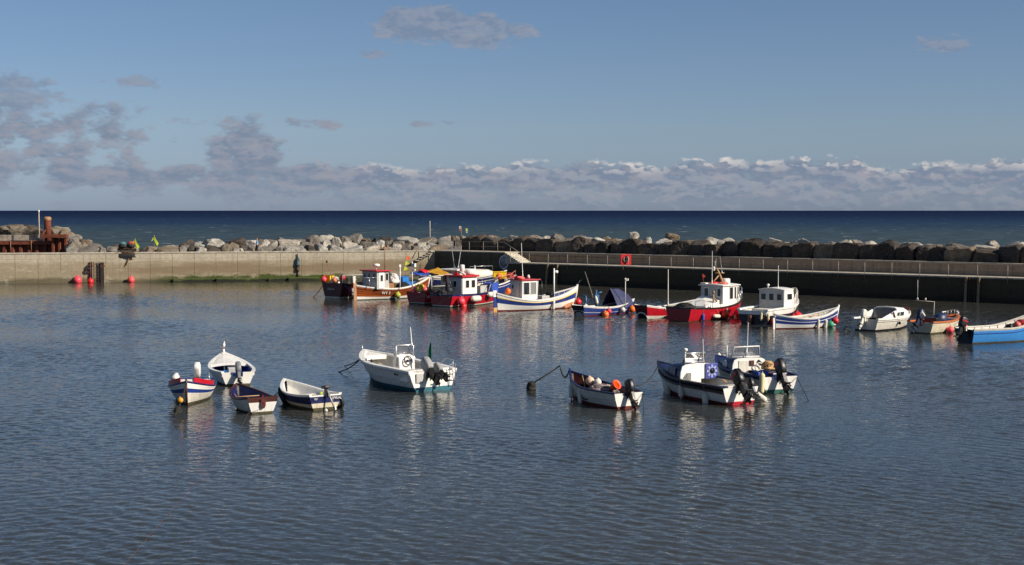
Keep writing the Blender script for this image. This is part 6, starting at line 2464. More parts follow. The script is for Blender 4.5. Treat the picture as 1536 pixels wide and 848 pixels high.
MB().tube([h.pt(1, 0.2), h.pt(1, 0.7) + Vector((0.03, 0, 0)), h.pt(1, 1) + Vector((0.05, 0, 0.22))], 0.09, 8).build('stem', OLDWHITE, b)
MB().tube([h.pt(1, 1) + Vector((0, 0, 0.1)), h.pt(1, 1) + Vector((0.4, 0.1, 0.5)), h.pt(1, 1) + Vector((0.65, 0.15, 0.55))], 0.03, 6).build('anchor', BLACK, b)
ball_buoy(W(b, (-2.9, 0.2, 1.55)), 0.26, ORANGEB, 'orange buoy on the aft deck of the white and blue coble')
hang(b, h, 0.60, 0.45, -1, 'white fender slanting on the side of the white and blue coble', WHITEB, r=0.12, L=0.8)
p = W(b, h.pt(0.86, 0.15, -1) + Vector((0, -0.35, 0)))
sausage(p, 0.17, 1.0, paint('peach_fender', (226, 150, 110), 0.5, 0.2), 'peach fender floating under the bow of the white and blue coble', (0.8, 0.2, 0.35))
ball_buoy(p + Vector((0.75, 0.1, 0.28)), 0.27, REDB, 'red buoy beside the peach fender under the coble bow')

# ---------------------------------------------------------------- blue boat with the tent
b = boat('coble', 'small blue coble with a navy tent canopy and black stern', 911, 471.6, 40, group='boats moored in the harbour')
h = Hull(5.8, 1.95, (0.82, 0.60, 1.05), 0.4, 0.72, 0.44, 2.1, rake=0.45, trake=0.35, em=0.32, eb=0.8)
bands = [(0.04, REDAF), (0.30, BLUE), (0.36, OLDWHITE), (0.86, BLUE), (1.0, WHITE)]
build_hull(h, b, bands)
build_transom(h, b, [(0.5, GREYW), (1.0, BLACKPAINT)])
horseshoe(b, h, BLACKPAINT)
build_gunwale(h, b, WHITE, 0.12, 0.07)
build_inner(h, b, INNERG, 0.25)
xt = h.pt(0, 1).x
tz = 0.55
tent = MB()
xs = (0.25, 2.2)
pr = []
for x, apex, hw in ((0.25, 1.98, 0.92), (1.2, 1.93, 0.88), (2.25, 1.45, 0.55)):
    zb = tz if x < 2 else 0.85
    pr.append([Vector((x, hw, zb)), Vector((x, hw * 0.52, (zb + apex) / 2 + 0.06)), Vector((x + 0.02, 0, apex)), Vector((x, -hw * 0.52, (zb + apex) / 2 + 0.06)), Vector((x, -hw, zb))])
tent.grid(pr, 0, False)
tent.grid([[v * 1.0 + Vector((0.02, 0, -0.05)) for v in r] for r in pr], 0, False)
tent.add(pr[-1], [(0, 1, 2, 3, 4)])
tent.build('canopy', BTARP, b)
MB().box((0.9, 0.1, 0.55), (0.7, 0.8, 0.35)).build('engine_box', BLACK, b, bev=0.03)
MB().tube([(1.0, -0.95, 0.55), (1.0, -0.95, 2.75)], 0.035, 6).lathe([(0.07, 2.6), (0.08, 2.8)], (1.0, -0.95, 0), 8).box((1.12, -0.95, 2.62), (0.3, 0.05, 0.05)).box((1.25, -0.95, 2.68), (0.10, 0.1, 0.16)).build('light_mast', OLDWHITE, b)
MB().tube([(-1.0, 0.2, 0.6), (-1.0, 0.2, 1.9)], 0.07, 6).box((-1.0, 0.2, 1.3), (0.35, 0.3, 0.5)).tube([(-1.0, 0.2, 1.6), (-0.6, 0.0, 1.75)], 0.06, 6).build('winch_post', BLUEMETAL, b)
MB().tube([(-1.75, 0.55, 0.5), (-1.75, 0.55, 1.45)], 0.07, 6).tube([(-1.75, 0.5, 1.42), (-1.75, 0.9, 1.45)], 0.06, 6).tube([(-1.75, 0.55, 1.3), (-1.05, 0.3, 0.8)], 0.035, 6).build('gallows', BLUEMETAL, b)
mooring([W(b, (-1.25, 0.0, 0.6)), W(b, (-1.3, 0.35, 1.6)), W(b, (-1.45, 1.0, 3.3))], paint('dark_rod', (120, 112, 100), 0.6, 0.3), 'tilted dark rod standing in the tent coble', 0.035, 'boathook', None, 'pole')
sausage(W(b, (-1.2, -0.05, 1.15)), 0.10, 0.6, WHITEB, 'white fender hung on the tilted rod in the tent coble', (-0.25, 0.1, 1))
hang(b, h, 0.30, 0.28, -1, 'orange buoy hung near the stern of the tent coble', ORANGEB, 'ball', 0.27)
hang(b, h, 0.36, 0.62, -1, 'small pink buoy next to the stern orange buoy on the tent coble', PINKB, 'ball', 0.18)
hang(b, h, 0.62, 0.62, -1, 'white buoy amidships on the tent coble', WHITEB, 'ball', 0.2)
hang(b, h, 0.86, 0.45, -1, 'orange buoy hung near the bow of the tent coble', ORANGEB, 'ball', 0.27)
ball_buoy(W(b, (xt + 0.7, -0.2, 0.75)), 0.15, WHITEB, 'small white float on the aft rail of the tent coble')
net_bag(W(b, (-0.6, -0.2, 0.35)), (0.6, 0.5, 0.3), NET, 'dark net pile in the middle of the tent coble', 23)

# ---------------------------------------------------------------- small red coble
b = boat('coble', 'small red and white coble with a dark raked stern and a tall thin pole', 1007, 475.2, 41)
h = Hull(6.2, 1.95, (1.02, 0.72, 1.2), 0.4, 0.70, 0.44, 2.1, rake=0.5, trake=0.4, em=0.32, eb=0.8)
bands = [(0.20, OLDWHITE), (0.90, REDP), (1.0, WHITE)]
build_hull(h, b, bands)
build_transom(h, b, [(0.45, BLACKPAINT), (1.0, MAROON)])
horseshoe(b, h, OLDWHITE)
build_gunwale(h, b, WHITE, 0.12, 0.07)
build_inner(h, b, INNERG, 0.25)
thwart(h, b, 0.3, 0.5, 0.3, INNERG)
aerial(b, (-0.75, -0.35, 0.75), 2.85, (0.05, 0.05), 0.035, OLDWHITE, 'pole')
mooring(sag(W(b, h.pt(0.22, 0.95, -1)), W(b, h.pt(0.42, 0.05, -1) + Vector((0, -0.05, 0))), 0.03), ROPE, 'pale slanting line down the side of the small red coble, towards its stern', 0.03)
mooring(sag(W(b, h.pt(0.60, 0.95, -1)), W(b, h.pt(0.42, 0.05, -1) + Vector((0, -0.05, 0))), 0.03), ROPE, 'pale slanting line down the side of the small red coble, towards the wheelhouse boat', 0.03)

# ---------------------------------------------------------------- red boat with white wheelhouse
b = boat('fishing_boat', 'red boat with black rail, big white wheelhouse and a tan mast on its roof', 1066, 478.0, 47)
h = Hull(8.0, 2.7, (1.02, 0.88, 1.5), 0.5, 0.84, 0.44, 3.3, rake=0.6, trake=0.05, em=0.26, eb=0.8)
bands = [(0.04, REDAF), (0.92, REDP), (1.0, BLACKPAINT)]
build_hull(h, b, bands)
build_transom(h, b, [(0.04, REDAF), (0.90, DRED), (1.0, BLACKPAINT)])  # shaded stern painted darker than the red sides
build_gunwale(h, b, BLACKPAINT, 0.12, 0.07)
build_inner(h, b, WHITE, 0.6)
build_deck(h, b, WHITE, 0.44, 0.97, -0.03, 0.10)
xt = h.pt(0, 1).x
# white coaming round the house
mb = MB()
for side in (1, -1):
    pts = []
    for i in range(13):
        t = 0.30 + 0.62 * i / 12
        p = h.pt(t, 1, side)
        p.y -= side * 0.22 if abs(p.y) > 0.25 else 0
        pts.append(p)
    mb.sweep(pts, 0.06, 0.24, 0, 0.0)
mb.build('coaming', WHITE, b)
whs = wheelhouse(b, 0.10, 2.25, 1.95, 0.90, 2.42, GREYW, WHITE, 0.15, 0.14, 0.07, 0.08, wins=[('aft', 0.26, 1.95, 0.36, 0.58), ('aft', 0.84, 1.95, 0.30, 0.58), ], door=('aft', 0.55, 0.55, 1.25), frame=WHITE)
MB().box((1.10, -0.987, 1.64), (2.0, 0.02, 1.46)).build('sunlit_side_paint', WHITE, whs)  # sunlit side put into colour: white sheet over the grey house
for a, w_ in ((0.50, 0.42), (0.74, 0.2), (0.90, 0.16)):
    window(whs, (0.10 + a * 2.15, -1.0, 1.88), (1, 0, 0), (0, 0, 1), w_, 0.86, WHITE, None, 0.04)
MB().box((0.30, 0.75, 2.56), (0.55, 0.5, 0.14)).build('roof_hatch', OLDWHITE, b, bev=0.03)
MB().torus((0.85, 0.35, 2.60), 0.30, 0.075, None, 20, 8).build('lifebuoy', REDB, b)
MB().torus((0.95, -0.45, 2.60), 0.30, 0.075, None, 20, 8).build('lifebuoy', paint('coral_ring', (230, 110, 96), 0.5, 0.2), b)
MB().lathe([(0.32, 2.55), (0.34, 2.60), (0.34, 2.86), (0.28, 2.92), (0.05, 2.93)], (1.75, -0.1, 0), 20).build('radar', WHITE, b)
mm = MB()
mm.tube([(1.2, -0.3, 2.5), (1.05, 0.0, 3.35), (0.9, 0.12, 3.7)], [0.09, 0.07, 0.06], 6)
mm.tube([(0.6, 0.4, 2.5), (1.05, 0.0, 3.2)], 0.05, 6)
mm.tube([(0.75, 0.15, 3.35), (1.4, -0.2, 3.35)], 0.03, 6)
mm.build('tripod_mast', PALEWOOD, b)
MB().lathe([(0.07, 3.5), (0.10, 3.58), (0.10, 3.78), (0.05, 3.84)], (0.72, 0.25, 0), 10).lathe([(0.02, 3.84), (0.02, 4.25)], (0.8, 0.2, 0), 6).build('mast_light', OLDWHITE, b)
aerial(b, (0.5, 0.25, 2.5), 2.5, (0, 0), 0.022)
aerial(b, (1.15, -0.2, 3.3), 1.3, (-0.1, 0.15), 0.03, ALU)
fl = MB().tube([(0.15, 0.75, 2.55), (0.10, 0.85, 3.3)], 0.02, 5).grid([[(0.10, 0.85, 3.3), (0.3, 0.70, 3.12)], [(0.12, 0.83, 3.05), (0.22, 0.78, 3.0)]], 0, True)
fl.build('flag', paint('dull_red_flag', (140, 44, 36), 0.8, 0.2), b)
pulpit(b, h, 0.72, 0.75, STEEL, 0.03)
sl = MB().add([(-1.9, -0.9, 1.02), (0.05, -0.75, 1.40), (0.05, 0.8, 1.75), (-1.9, 0.85, 1.06), (-1.9, -0.9, 0.7), (0.05, -0.75, 0.7), (0.05, 0.8, 0.7), (-1.9, 0.85, 0.7)], [(0, 1, 2, 3), (4, 5, 1, 0), (5, 6, 2, 1), (6, 7, 3, 2), (7, 4, 0, 3)])
sl.build('deck_cover', WHITE, b, bev=0.04)
MB().tube([(-0.75, -0.75, 0.9), (-0.75, -0.75, 1.95)], 0.07, 6).tube([(-0.75, -0.75, 1.7), (-0.5, -0.9, 1.3)], 0.06, 6).lathe([(0.10, -0.08), (0.10, 0.08)], (-0.75, -0.75, 2.0), 10, rot=rotv('X', pi / 2)).build('pot_hauler', paint('brassy', (150, 120, 84), 0.6, 0.4), b)
rail_tube(b, [(-3.2, -0.9, 1.0), (-3.2, -0.9, 1.45), (-1.4, -1.15, 1.40), (-1.4, -1.15, 0.9)], ALU, 0.025, 'stern_rail', [((-2.3, -1.05, 1.42), (-2.3, -1.05, 0.95))])
net_bag(W(b, (-3.0, 0.2, 0.85)), (0.7, 0.8, 0.4), NET, 'dark net pile in the stern of the red wheelhouse boat', 25)
hang(b, h, 0.17, 0.32, -1, 'small blue fender on the red wheelhouse boat', DBLUEBOX, r=0.11, L=0.5)
p = h.pt(0.37, 0.30, -1)
sausage(W(b, p + Vector((0, -0.15, 0))), 0.14, 0.7, WHITEB, 'white fender lying along the side of the red wheelhouse boat', (0.6, 0.5, -0.05), line=W(b, h.pt(0.35, 1, -1)))
hang(b, h, 0.46, 0.55, -1, 'orange-red buoy by the cream fender on the red wheelhouse boat', paint('orange_red_buoy', (238, 70, 40), 0.42, 0.2), 'ball', 0.3)
hang(b, h, 0.53, 0.45, -1, 'cream fender hung amidships on the red wheelhouse boat', paint('cream_fender', (220, 204, 160), 0.5, 0.2), r=0.11, L=0.7)
hang(b, h, 0.76, 0.40, -1, 'big red buoy towards the bow of the red wheelhouse boat', REDB, 'ball', 0.38)
mooring(sag(W(b, h.pt(0.05, 1, -1)), W(b, h.pt(0.0, 0.1, 0.2)), 0.02), ROPE, 'pale rope slanting over the red wheelhouse boat transom', 0.04)

# ---------------------------------------------------------------- white cabin boat, navy hull
b = boat('cabin_boat', 'white cabin boat with navy hull, three aft windows and a high bow rail', 1162, 482.2, 53)
h = Hull(6.9, 2.55, (0.98, 1.02, 1.5), 0.45, 0.90, 0.44, 2.4, rake=0.9, trake=0.04, em=0.26, eb=0.85)
bands = [(0.60, DNAVY), (1.0, WHITE)]
build_hull(h, b, bands)
build_transom(h, b, [(0.70, DNAVY), (1.0, WHITE)])
build_gunwale(h, b, WHITE, 0.22, 0.11, out=0.06)
build_inner(h, b, INNERW, 0.45)
build_deck(h, b, WHITE, 0.46, 0.985, 0.05, 0.14)
xt = h.pt(0, 1).x
whs = wheelhouse(b, -0.55, 1.35, 1.95, 0.95, 2.28, GREYW, WHITE, 0.45, 0.06, 0.05, 0.12, wins=[('aft', 0.18, 1.80, 0.36, 0.42), ('aft', 0.50, 1.80, 0.34, 0.46), ('aft', 0.82, 1.80, 0.36, 0.42)], door=('aft', 0.5, 0.02, 0.02), frame=GREYW)
MB().prism([(-0.50, 0.98), (1.30, 0.98), (0.88, 2.26), (-0.50, 2.26)], -0.995, -0.978).build('sunlit_side_paint', WHITE, whs)  # white sheet for the sunlit side; the aft face's shade is painted grey
window(whs, (0.05 + 0.25, -0.997, 1.80), (1, 0, 0), (-0.1, 0, 1), 0.75, 0.42, WHITE, None, 0.04)
aerial(b, (-0.1, -0.3, 2.35), 1.7, (0.1, 0.05), 0.022)
MB().lathe([(0.04, 2.35), (0.04, 2.55), (0.10, 2.58), (0.10, 2.68), (0.03, 2.72)], (-0.3, 0.4, 0), 10).build('lamp', WHITE, b)
pulpit(b, h, 0.60, 0.80, OLDWHITE, 0.035)
MB().box((-1.6, 0, 0.85), (1.2, 1.5, 0.3)).build('engine_box', OLDWHITE, b, bev=0.04)
MB().box((xt - 0.16, 0.1, 0.42), (0.26, 0.24, 0.42)).box((xt - 0.24, 0.1, 0.14), (0.2, 0.1, 0.4)).tube([(xt - 0.3, 0.1, 0.1), (xt - 0.46, 0.1, 0.1)], [0.06, 0.03], 8).box((xt - 0.42, 0.1, 0.1), (0.03, 0.34, 0.1), rot=rotv('X', 0.7)).build('drive_leg', paint('rust_pink', (150, 100, 84), 0.8, 0.5, 8), b, bev=0.02)
hang(b, h, 0.02, 0.60, -1, 'cream fender on the stern corner of the navy cabin boat, nearer the coble', paint('cream_fender', (220, 204, 160), 0.5, 0.2), r=0.09, L=0.5)
sausage(W(b, (xt - 0.1, -0.75, 0.62)), 0.09, 0.5, paint('cream_fender', (220, 204, 160), 0.5, 0.2), 'cream fender on the navy cabin boat transom', (0.1, 0.05, 1), line=W(b, (xt + 0.05, -0.75, 1.08)))
hang(b, h, 0.12, 0.20, -1, 'red buoy at the stern quarter of the navy cabin boat', REDB, 'ball', 0.26)
hang(b, h, 0.62, 0.30, -1, 'red buoy amidships on the navy cabin boat behind the coble', REDB, 'ball', 0.26)
hang(b, h, 0.78, 0.32, -1, 'big red buoy near the bow of the navy cabin boat', REDB, 'ball', 0.36)

# ---------------------------------------------------------------- blue and white coble, open
b = boat('coble', 'open white coble with two blue bands, white inside and a high bow', 1211, 491.5, 27)
h = Hull(5.4, 1.85, (0.98, 0.68, 1.30), 0.35, 0.10, 0.45, 2.0, 2.0, rake=0.4, trake=0.12, em=0.36, eb=0.75, es=0.75, clinker=6)
bands = [(0.03, REDAF), (0.36, WHITE), (0.60, BLUE), (0.66, WHITE), (0.88, BLUE), (1.0, WHITE)]
build_hull(h, b, bands)
build_gunwale(h, b, WHITE, 0.12, 0.08)
build_inner(h, b, INNERW, 0.22)
ribs(b, h, OLDWHITE, 0.26, 12, 0.18, 0.9, 0.025)
for t in (0.35, 0.55, 0.75):
    thwart(h, b, t, 0.50, 0.2, INNERW)
MB().box((h.pt(0, 0.5).x - 0.10, 0, 0.35), (0.16, 0.07, 0.8)).build('rudder', WHITE, b, bev=0.01)
MB().tube([h.pt(1, 0.2), h.pt(1, 1) + Vector((0.04, 0, 0.18))], 0.06, 8).build('stem', WHITE, b)
MB().box((0.5, 0.1, 0.60), (0.35, 0.3, 0.3)).build('bait_box', GREYW, b, bev=0.02)
MB().tube([(-1.2, -0.55, 0.72), (1.4, 0.3, 0.85)], 0.03, 6).build('oar', PALEWOOD, b)
hang(b, h, 0.56, 0.35, -1, 'white fender amidships on the open two-band coble', WHITEB, r=0.10, L=0.75)
hang(b, h, 0.72, 0.22, -1, 'white fender next to the green buoy on the open coble', WHITEB, r=0.11, L=0.75)
hang(b, h, 0.79, 0.25, -1, 'green buoy hung near the bow of the open coble', GREENB, 'ball', 0.24)
hang(b, h, 0.89, 0.40, -1, 'red buoy at the bow of the open coble', REDB, 'ball', 0.22)
mooring(sag(W(b, h.pt(1, 0.9)), at(1274, 487), 0.05), DROPE, 'dark bow line of the open coble running into the water', 0.025)
mooring([at(1266, 502) + Vector((0, 0, 0.0)), at(1270, 498) + Vector((0, 0, 0.22)), at(1276, 497) + Vector((0, 0, 0.02))], DROPE, 'small dark floating rope end off the open coble bow', 0.05)
mooring(sag(W(bpy.data.objects['cabin_boat'], (3.4, -0.2, 1.5)), at(1216, 471), 0.1), DROPE, 'dark bow line of the navy cabin boat', 0.02)

# ---------------------------------------------------------------- white cuddy boat
b = boat('cuddy_boat', 'all-white cuddy boat with a big raked grey screen and white outboard', 1331, 493.0, 43)
h = Hull(5.4, 2.15, (0.78, 0.74, 1.02), 0.35, 0.92, 0.44, 2.4, rake=0.6, trake=0.04, em=0.24, eb=0.85)
bands = [(0.07, BLACKPAINT), (1.0, OLDWHITE)]
build_hull(h, b, bands)
build_transom(h, b, [(0.07, BLACKPAINT), (1.0, OLDWHITE)], cut=(0.3, 0.12))
build_gunwale(h, b, WHITE, 0.20, 0.10, out=0.05)
build_strake(h, b, GREYW, 0.84, 0.05, 0.05)
build_inner(h, b, INNERG, 0.3)
c, rows = cuddy(b, h, 0.40, 0.96, 1.46, WHITE, WHITE, 0.45, tk=0.86, bulk=False, aft_lean=-0.35)
aft = rows[0]
MB().tube(aft, 0.05, 6).build('screen_arch', WHITE, c)
ctr = sum((Vector(v) for v in aft), Vector()) / len(aft)
MB().add([ctr + (v - ctr) * 0.95 for v in aft], [tuple(range(9))]).build('screen', paint('cloudy_screen', (120, 112, 108), 0.15, 0.25), c, fix=False)
side_window(c, rows, 0.10, -1, 0.30, 0.26)
side_window(c, rows, 0.30, -1, 0.55, 0.28)
wing = MB()
for s in (1, -1):
    wing.prism([(-2.3, 0.80), (-0.45, 0.80), (-0.45, 1.30)], s * 0.90 - 0.04, s * 0.90 + 0.04)
wing.build('cockpit_coaming', WHITE, b, bev=0.02)
MB().box((-0.75, -0.98, 1.02), (0.10, 0.06, 0.40), rot=rotv('Y', -0.5)).build('cleat_bar', BROWN_P, b)
outboard(b, h.pt(0, 1).x - 0.02, 0.05, h.zs(0) - 0.02, OLDWHITE, OLDWHITE, tilt=radians(25), k=0.95)
pulpit(b, h, 0.80, 0.35, REDAF, 0.025)
ball_buoy(W(b, (-0.3, -1.12, 0.45)), 0.10, BLACKPAINT, 'tiny dark float on the side of the all-white cuddy boat')
mooring(sag(W(b, h.pt(0, 0.9, 1)), at(1264, 482), 0.05), DROPE, 'dark stern line of the all-white cuddy boat', 0.018)

# ---------------------------------------------------------------- cream boat with orange rail
b = boat('open_boat', 'cream boat with a broad orange rail, red inside and a dark blue outboard', 1408, 497.4, 44)
h = Hull(4.7, 2.0, (0.74, 0.70, 0.98), 0.35, 0.92, 0.46, 2.8, rake=0.35, trake=0.04, em=0.24, eb=0.7)
bands = [(0.05, SCUM), (1.0, CREAM)]
build_hull(h, b, bands)
build_transom(h, b, [(0.05, SCUM), (1.0, CREAM)], cut=(0.3, 0.1))
build_gunwale(h, b, ORANGE_RAIL, 0.20, 0.10, out=0.05)
build_inner(h, b, REDB, 0.25)
eb = MB().lathe([(0.42, 0.4), (0.44, 0.8), (0.38, 1.05), (0.2, 1.18), (0.02, 1.2)], (0.3, 0.05, 0.02), 18, squash=(1.3, 1.0)).build('engine_cover', paint('blue_black_cover', (28, 46, 84), 0.4, 0.3), b)
MB().box((-0.55, 0.15, 0.75), (0.6, 0.9, 0.4)).build('battery_box', BLACK, b, bev=0.03)
MB().box((1.15, -0.1, 0.6), (0.2, 1.2, 0.5)).build('bow_bulkhead', WHITE, b, bev=0.02)
outboard(b, h.pt(0, 1).x - 0.02, 0.0, h.zs(0) + 0.02, paint('blue_black_motor', (34, 42, 66), 0.4, 0.25), paint('blue_black_motor', (34, 42, 66), 0.4, 0.25), tilt=radians(38), k=1.2, stripe=OLDWHITE)
pulpit(b, h, 0.86, 0.38, STEEL, 0.016)
MB().tube([(0.0, 0.4, 0.6), (0.1, 0.4, 1.95)], 0.018, 6).tube([(0.1, 0.4, 1.95), (-0.9, 1.3, 2.05)], 0.011, 6).tube([(-0.75, 1.16, 2.05), (-0.75, 1.16, 3.4)], 0.016, 6).lathe([(0.05, 2.05), (0.07, 2.15), (0.03, 2.22)], (-0.75, 1.16, 0), 8).lathe([(0.05, 2.02), (0.05, 2.2)], (-0.35, 0.8, 0), 8).build('aerial_frame', OLDWHITE, b)
MB().box((1.0, 0.2, 1.25), (0.5, 0.06, 0.05)).tube([(0.9, 0.2, 1.25), (0.9, 0.2, 0.8)], 0.02, 5).build('light_bar', WHITE, b)
hang(b, h, 0.40, 0.32, -1, 'pink buoy amidships on the cream orange-railed boat', PINKB, 'ball', 0.23)
ball_buoy(at(1447, 496) + Vector((0, 0, 0.18)), 0.24, PINKB, 'pink buoy floating between the cream boat and pale blue coble')

# ---------------------------------------------------------------- pale blue coble at the edge
b = boat('coble', 'pale blue coble with dark stern and black outboard at the picture edge', 1510, 511.5, 25)
h = Hull(6.6, 2.1, (0.85, 0.85, 2.05), 0.4, 0.80, 0.44, 2.2, rake=0.5, trake=0.15, em=0.32, eb=0.75)
bands = [(0.03, SCUM), (0.90, LBLUE), (1.0, OLDWHITE)]
build_hull(h, b, bands)
build_transom(h, b, [(1.0, DNAVY)], cut=(0.25, 0.1))
build_gunwale(h, b, OLDWHITE, 0.11, 0.07)
build_strake(h, b, BLUE, 0.70, 0.03, 0.03)
build_inner(h, b, INNERW, 0.22)
ribs(b, h, INNERG, 0.25, 9, 0.15, 0.9, 0.025)
thwart(h, b, 0.4, 0.5, 0.24, INNERW)
thwart(h, b, 0.62, 0.55, 0.24, INNERW)
outboard(b, h.pt(0, 1).x - 0.02, 0.0, h.zs(0) + 0.02, BLACK, BLACK, tilt=radians(22), k=1.05, stripe=REDP)
heap('net_heap', W(b, (1.2, 0.0, 0.6)), (0.55, 0.45, 0.6), paint('net_red', (170, 50, 60), 0.9, 0.4, 8), 'red net bundle in the bow of the pale blue coble', 'net', 27)
ball_buoy(W(b, (0.75, -0.1, 0.95)), 0.22, paint('coral_buoy', (240, 110, 96), 0.45, 0.2), 'coral buoy on the red net in the pale blue coble')
ball_buoy(W(b, (-0.7, 0.1, 0.55)), 0.18, YGREENB, 'lime buoy on the bottom of the pale blue coble')
ball_buoy(W(b, (-0.25, -0.1, 0.55)), 0.18, paint('peach_buoy2', (240, 140, 96), 0.5, 0.2), 'peach buoy on the bottom of the pale blue coble')
net_bag(W(b, (0.3, 0.1, 0.4)), (0.35, 0.35, 0.55), BLACK, 'black gear heap amidships in the pale blue coble', 29)
net_bag(W(b, (1.9, 0.1, 0.75)), (0.4, 0.35, 0.6), paint('white_bag', (225, 220, 215), 0.7, 0.12), 'white bag at the bow of the pale blue coble', 30)

# ================================================================== gear on and along the lit wall
wb = lambda px, z, off: (lambda q: q + LN * off + Vector((0, 0, z)))(onL(px))
ball_buoy(wb(117, 0.30, 0.45), 0.46, PINKB, 'large pink buoy floating at the foot of the sunlit wall')
ball_buoy(wb(136.5, 0.16, 0.6), 0.34, REDB, 'red buoy at the foot of the sunlit wall ladder')
ball_buoy(wb(197, 0.26, 0.45), 0.40, paint('salmon_buoy', (240, 84, 84), 0.42, 0.2), 'salmon buoy alone at the wall foot below the heap of pots')
for (px, z, lb) in ((134.5, 1.75, 'black tyre hung on the sunlit wall, the upper of two by the ladder'), (132.5, 1.35, 'black tyre hung on the sunlit wall, the lower of two by the ladder')):
    p = wb(px, z, 0.12)
    tyre(p, LN + Vector((0.5, 0, 0.1)), lb, 1.0)
mooring([wb(136, 2.3, 0.1), wb(136, 0.4, 0.14)], paint('maroon_pole', (92, 44, 44), 0.8, 0.3), 'dark maroon fender post hanging above the ladder-side red buoy', 0.11, 'fender_post', None, 'post')
q = wb(447, 2.5, 0.12)
o = heap('hanging_fender', q - Vector((0, 0, 0.75)), (0.26, 0.24, 0.85), paint('bluegrey_net', (86, 110, 118), 0.85, 0.4, 6), 'hanging blue-grey fender bundle high on the sunlit wall', 'fender', 41, loops=12)
mooring([q + Vector((-0.05, 0, 0.55)), q + Vector((0, 0, 0.05))], BLACK, 'short strop holding the blue-grey fender bundle to the wall', 0.06)
o = heap('hanging_fender', q - Vector((0, 0, 1.35)), (0.22, 0.22, 0.55), paint('brown_net', (86, 72, 56), 0.85, 0.4, 6), 'brown tail of netting under the blue-grey fender bundle', 'fender', 42, loops=10)
mooring([q - Vector((0, 0, 1.3)), q - Vector((0, 0, 2.6))], BLACK, 'thin dark post below the blue-grey fender bundle', 0.07, 'fender_post', None, 'post')
# pots and flags on the wall top
k = 0
words_ = ['nearest the harbour mouth on the bottom tier', 'second from the harbour mouth on the bottom tier', 'next to the red one on the bottom tier', 'below the lime flag on the bottom tier',
          'nearest the harbour mouth on the top tier', 'beside the blue-green net on the top tier', 'under the red net on the top tier']
spots = [(182, 0, 0), (187, 0, 0), (193, 0, 0), (199, 0, 0), (184, 1, 0), (190, 1, 0), (196, 1, 0)]
for (px, tier, _), w_ in zip(spots, words_):
    base = onL(px) + Vector((0, 0, WTOP)) - LN * 0.45
    creel(base + Vector((0, 0, 0.40 * tier)), random.uniform(-0.2, 0.3), 'black lobster pot on the quay wall, ' + w_)
heap('net_heap', onL(185) - LN * 0.35 + Vector((0, 0, WTOP + 0.62)), (0.45, 0.42, 0.45), paint('net_bluegreen', (90, 150, 150), 0.9, 0.4, 8), 'blue-green net topping the heap of pots on the quay wall', 'net', 51, base=NET)
heap('net_heap', onL(197) - LN * 0.35 + Vector((0, 0, WTOP + 0.62)), (0.42, 0.4, 0.5), paint('net_coral', (210, 96, 80), 0.9, 0.4, 8), 'coral-red net on the heap of pots below the lime flag', 'net', 52, base=NET)
o = heap('hanging_net', onL(190) + LN * 0.08 + Vector((0, 0, WTOP - 0.55)), (1.15, 0.14, 0.6), paint('net_brown', (110, 84, 60), 0.9, 0.5, 8), 'brown netting draped over the quay edge below the pots', 'net', 53, base=NET)
mooring([onL(196) + LN * 0.12 + Vector((0, 0, WTOP + 0.1)), onL(194) + LN * 0.14 + Vector((0, 0, WTOP - 0.7)), onL(189) + LN * 0.12 + Vector((0, 0, WTOP - 1.5))], paint('ochre_rope', (170, 130, 60), 0.9, 0.3, 8), 'ochre rope trailing down the quay wall from the pots', 0.05)


def lime_flag(px, py0, label, side=1, k=1.0):
    """a stiff lime flag drooping from its cane"""
    p = onL(px) - LN * 0.7 + Vector((0, 0, WTOP - 0.2))
    o = thing('marker_flag', label, 'marker flag', p)
    h_ = 1.75 * k
    MB().tube([(0, 0, 0), (0.05 * side, 0, h_)], 0.03, 6).build('staff', paint('cane', (150, 140, 90), 0.7, 0.3), o)
    e = Vector((0.05 * side, 0, h_))
    MB().grid([[e, e + Vector((0.20 * side, -0.08, -0.45)), e + Vector((0.48 * side, 0.0, -0.95))], [e + Vector((-0.10 * side, 0.03, -0.35)), e + Vector((0.08 * side, -0.12, -0.75)), e + Vector((0.30 * side, 0.04, -1.25))]], 0, True).build('cloth', LIMEF, o)
    MB().grid([[e + Vector((0, 0.02, -0.02)), e + Vector((-0.22 * side, 0.06, -0.42))], [e + Vector((0.02, 0.02, -0.5)), e + Vector((-0.38 * side, 0.0, -0.72))]], 0, True).build('cloth', paint('pale_lime', (214, 226, 130), 0.7, 0.15), o)
    return o


lime_flag(202.5, 362, 'lime flag standing on the heap of pots on the quay wall', 1, 1.0)
lime_flag(231.5, 359, 'lone lime flag standing between low boulders on the quay', 1, 1.2)
for (px, py, c, lb) in ((691, 342.5, OLDWHITE, 'white and pink marker flag flying beyond the boulders'), (701, 346, paint('pale_lime', (214, 226, 130), 0.7, 0.15), 'pale green and white marker flag flying beyond the boulders')):
    top = atY(px, py - 3, 190)
    o = thing('marker_flag', lb, 'marker flag', (top.x, top.y, 2.5))
    hh = top.z - 2.5
    MB().tube([(0, 0, 0), (0.1, 0, hh)], 0.03, 5).build('staff', GREENA if c is not OLDWHITE else paint('cane', (150, 140, 90), 0.7, 0.3), o)
    MB().grid([[(0.1, 0, hh), (-0.22, 0.06, hh + 0.02)], [(0.1, 0, hh - 0.38), (-0.2, 0.0, hh - 0.36)]], 0, True).build('cloth', c, o)
    MB().grid([[(0.1, 0, hh - 0.38), (-0.18, 0.04, hh - 0.40)], [(0.1, 0, hh - 0.6), (-0.16, 0.0, hh - 0.6)]], 0, True).build('cloth', PINKB if c is OLDWHITE else OLDWHITE, o)


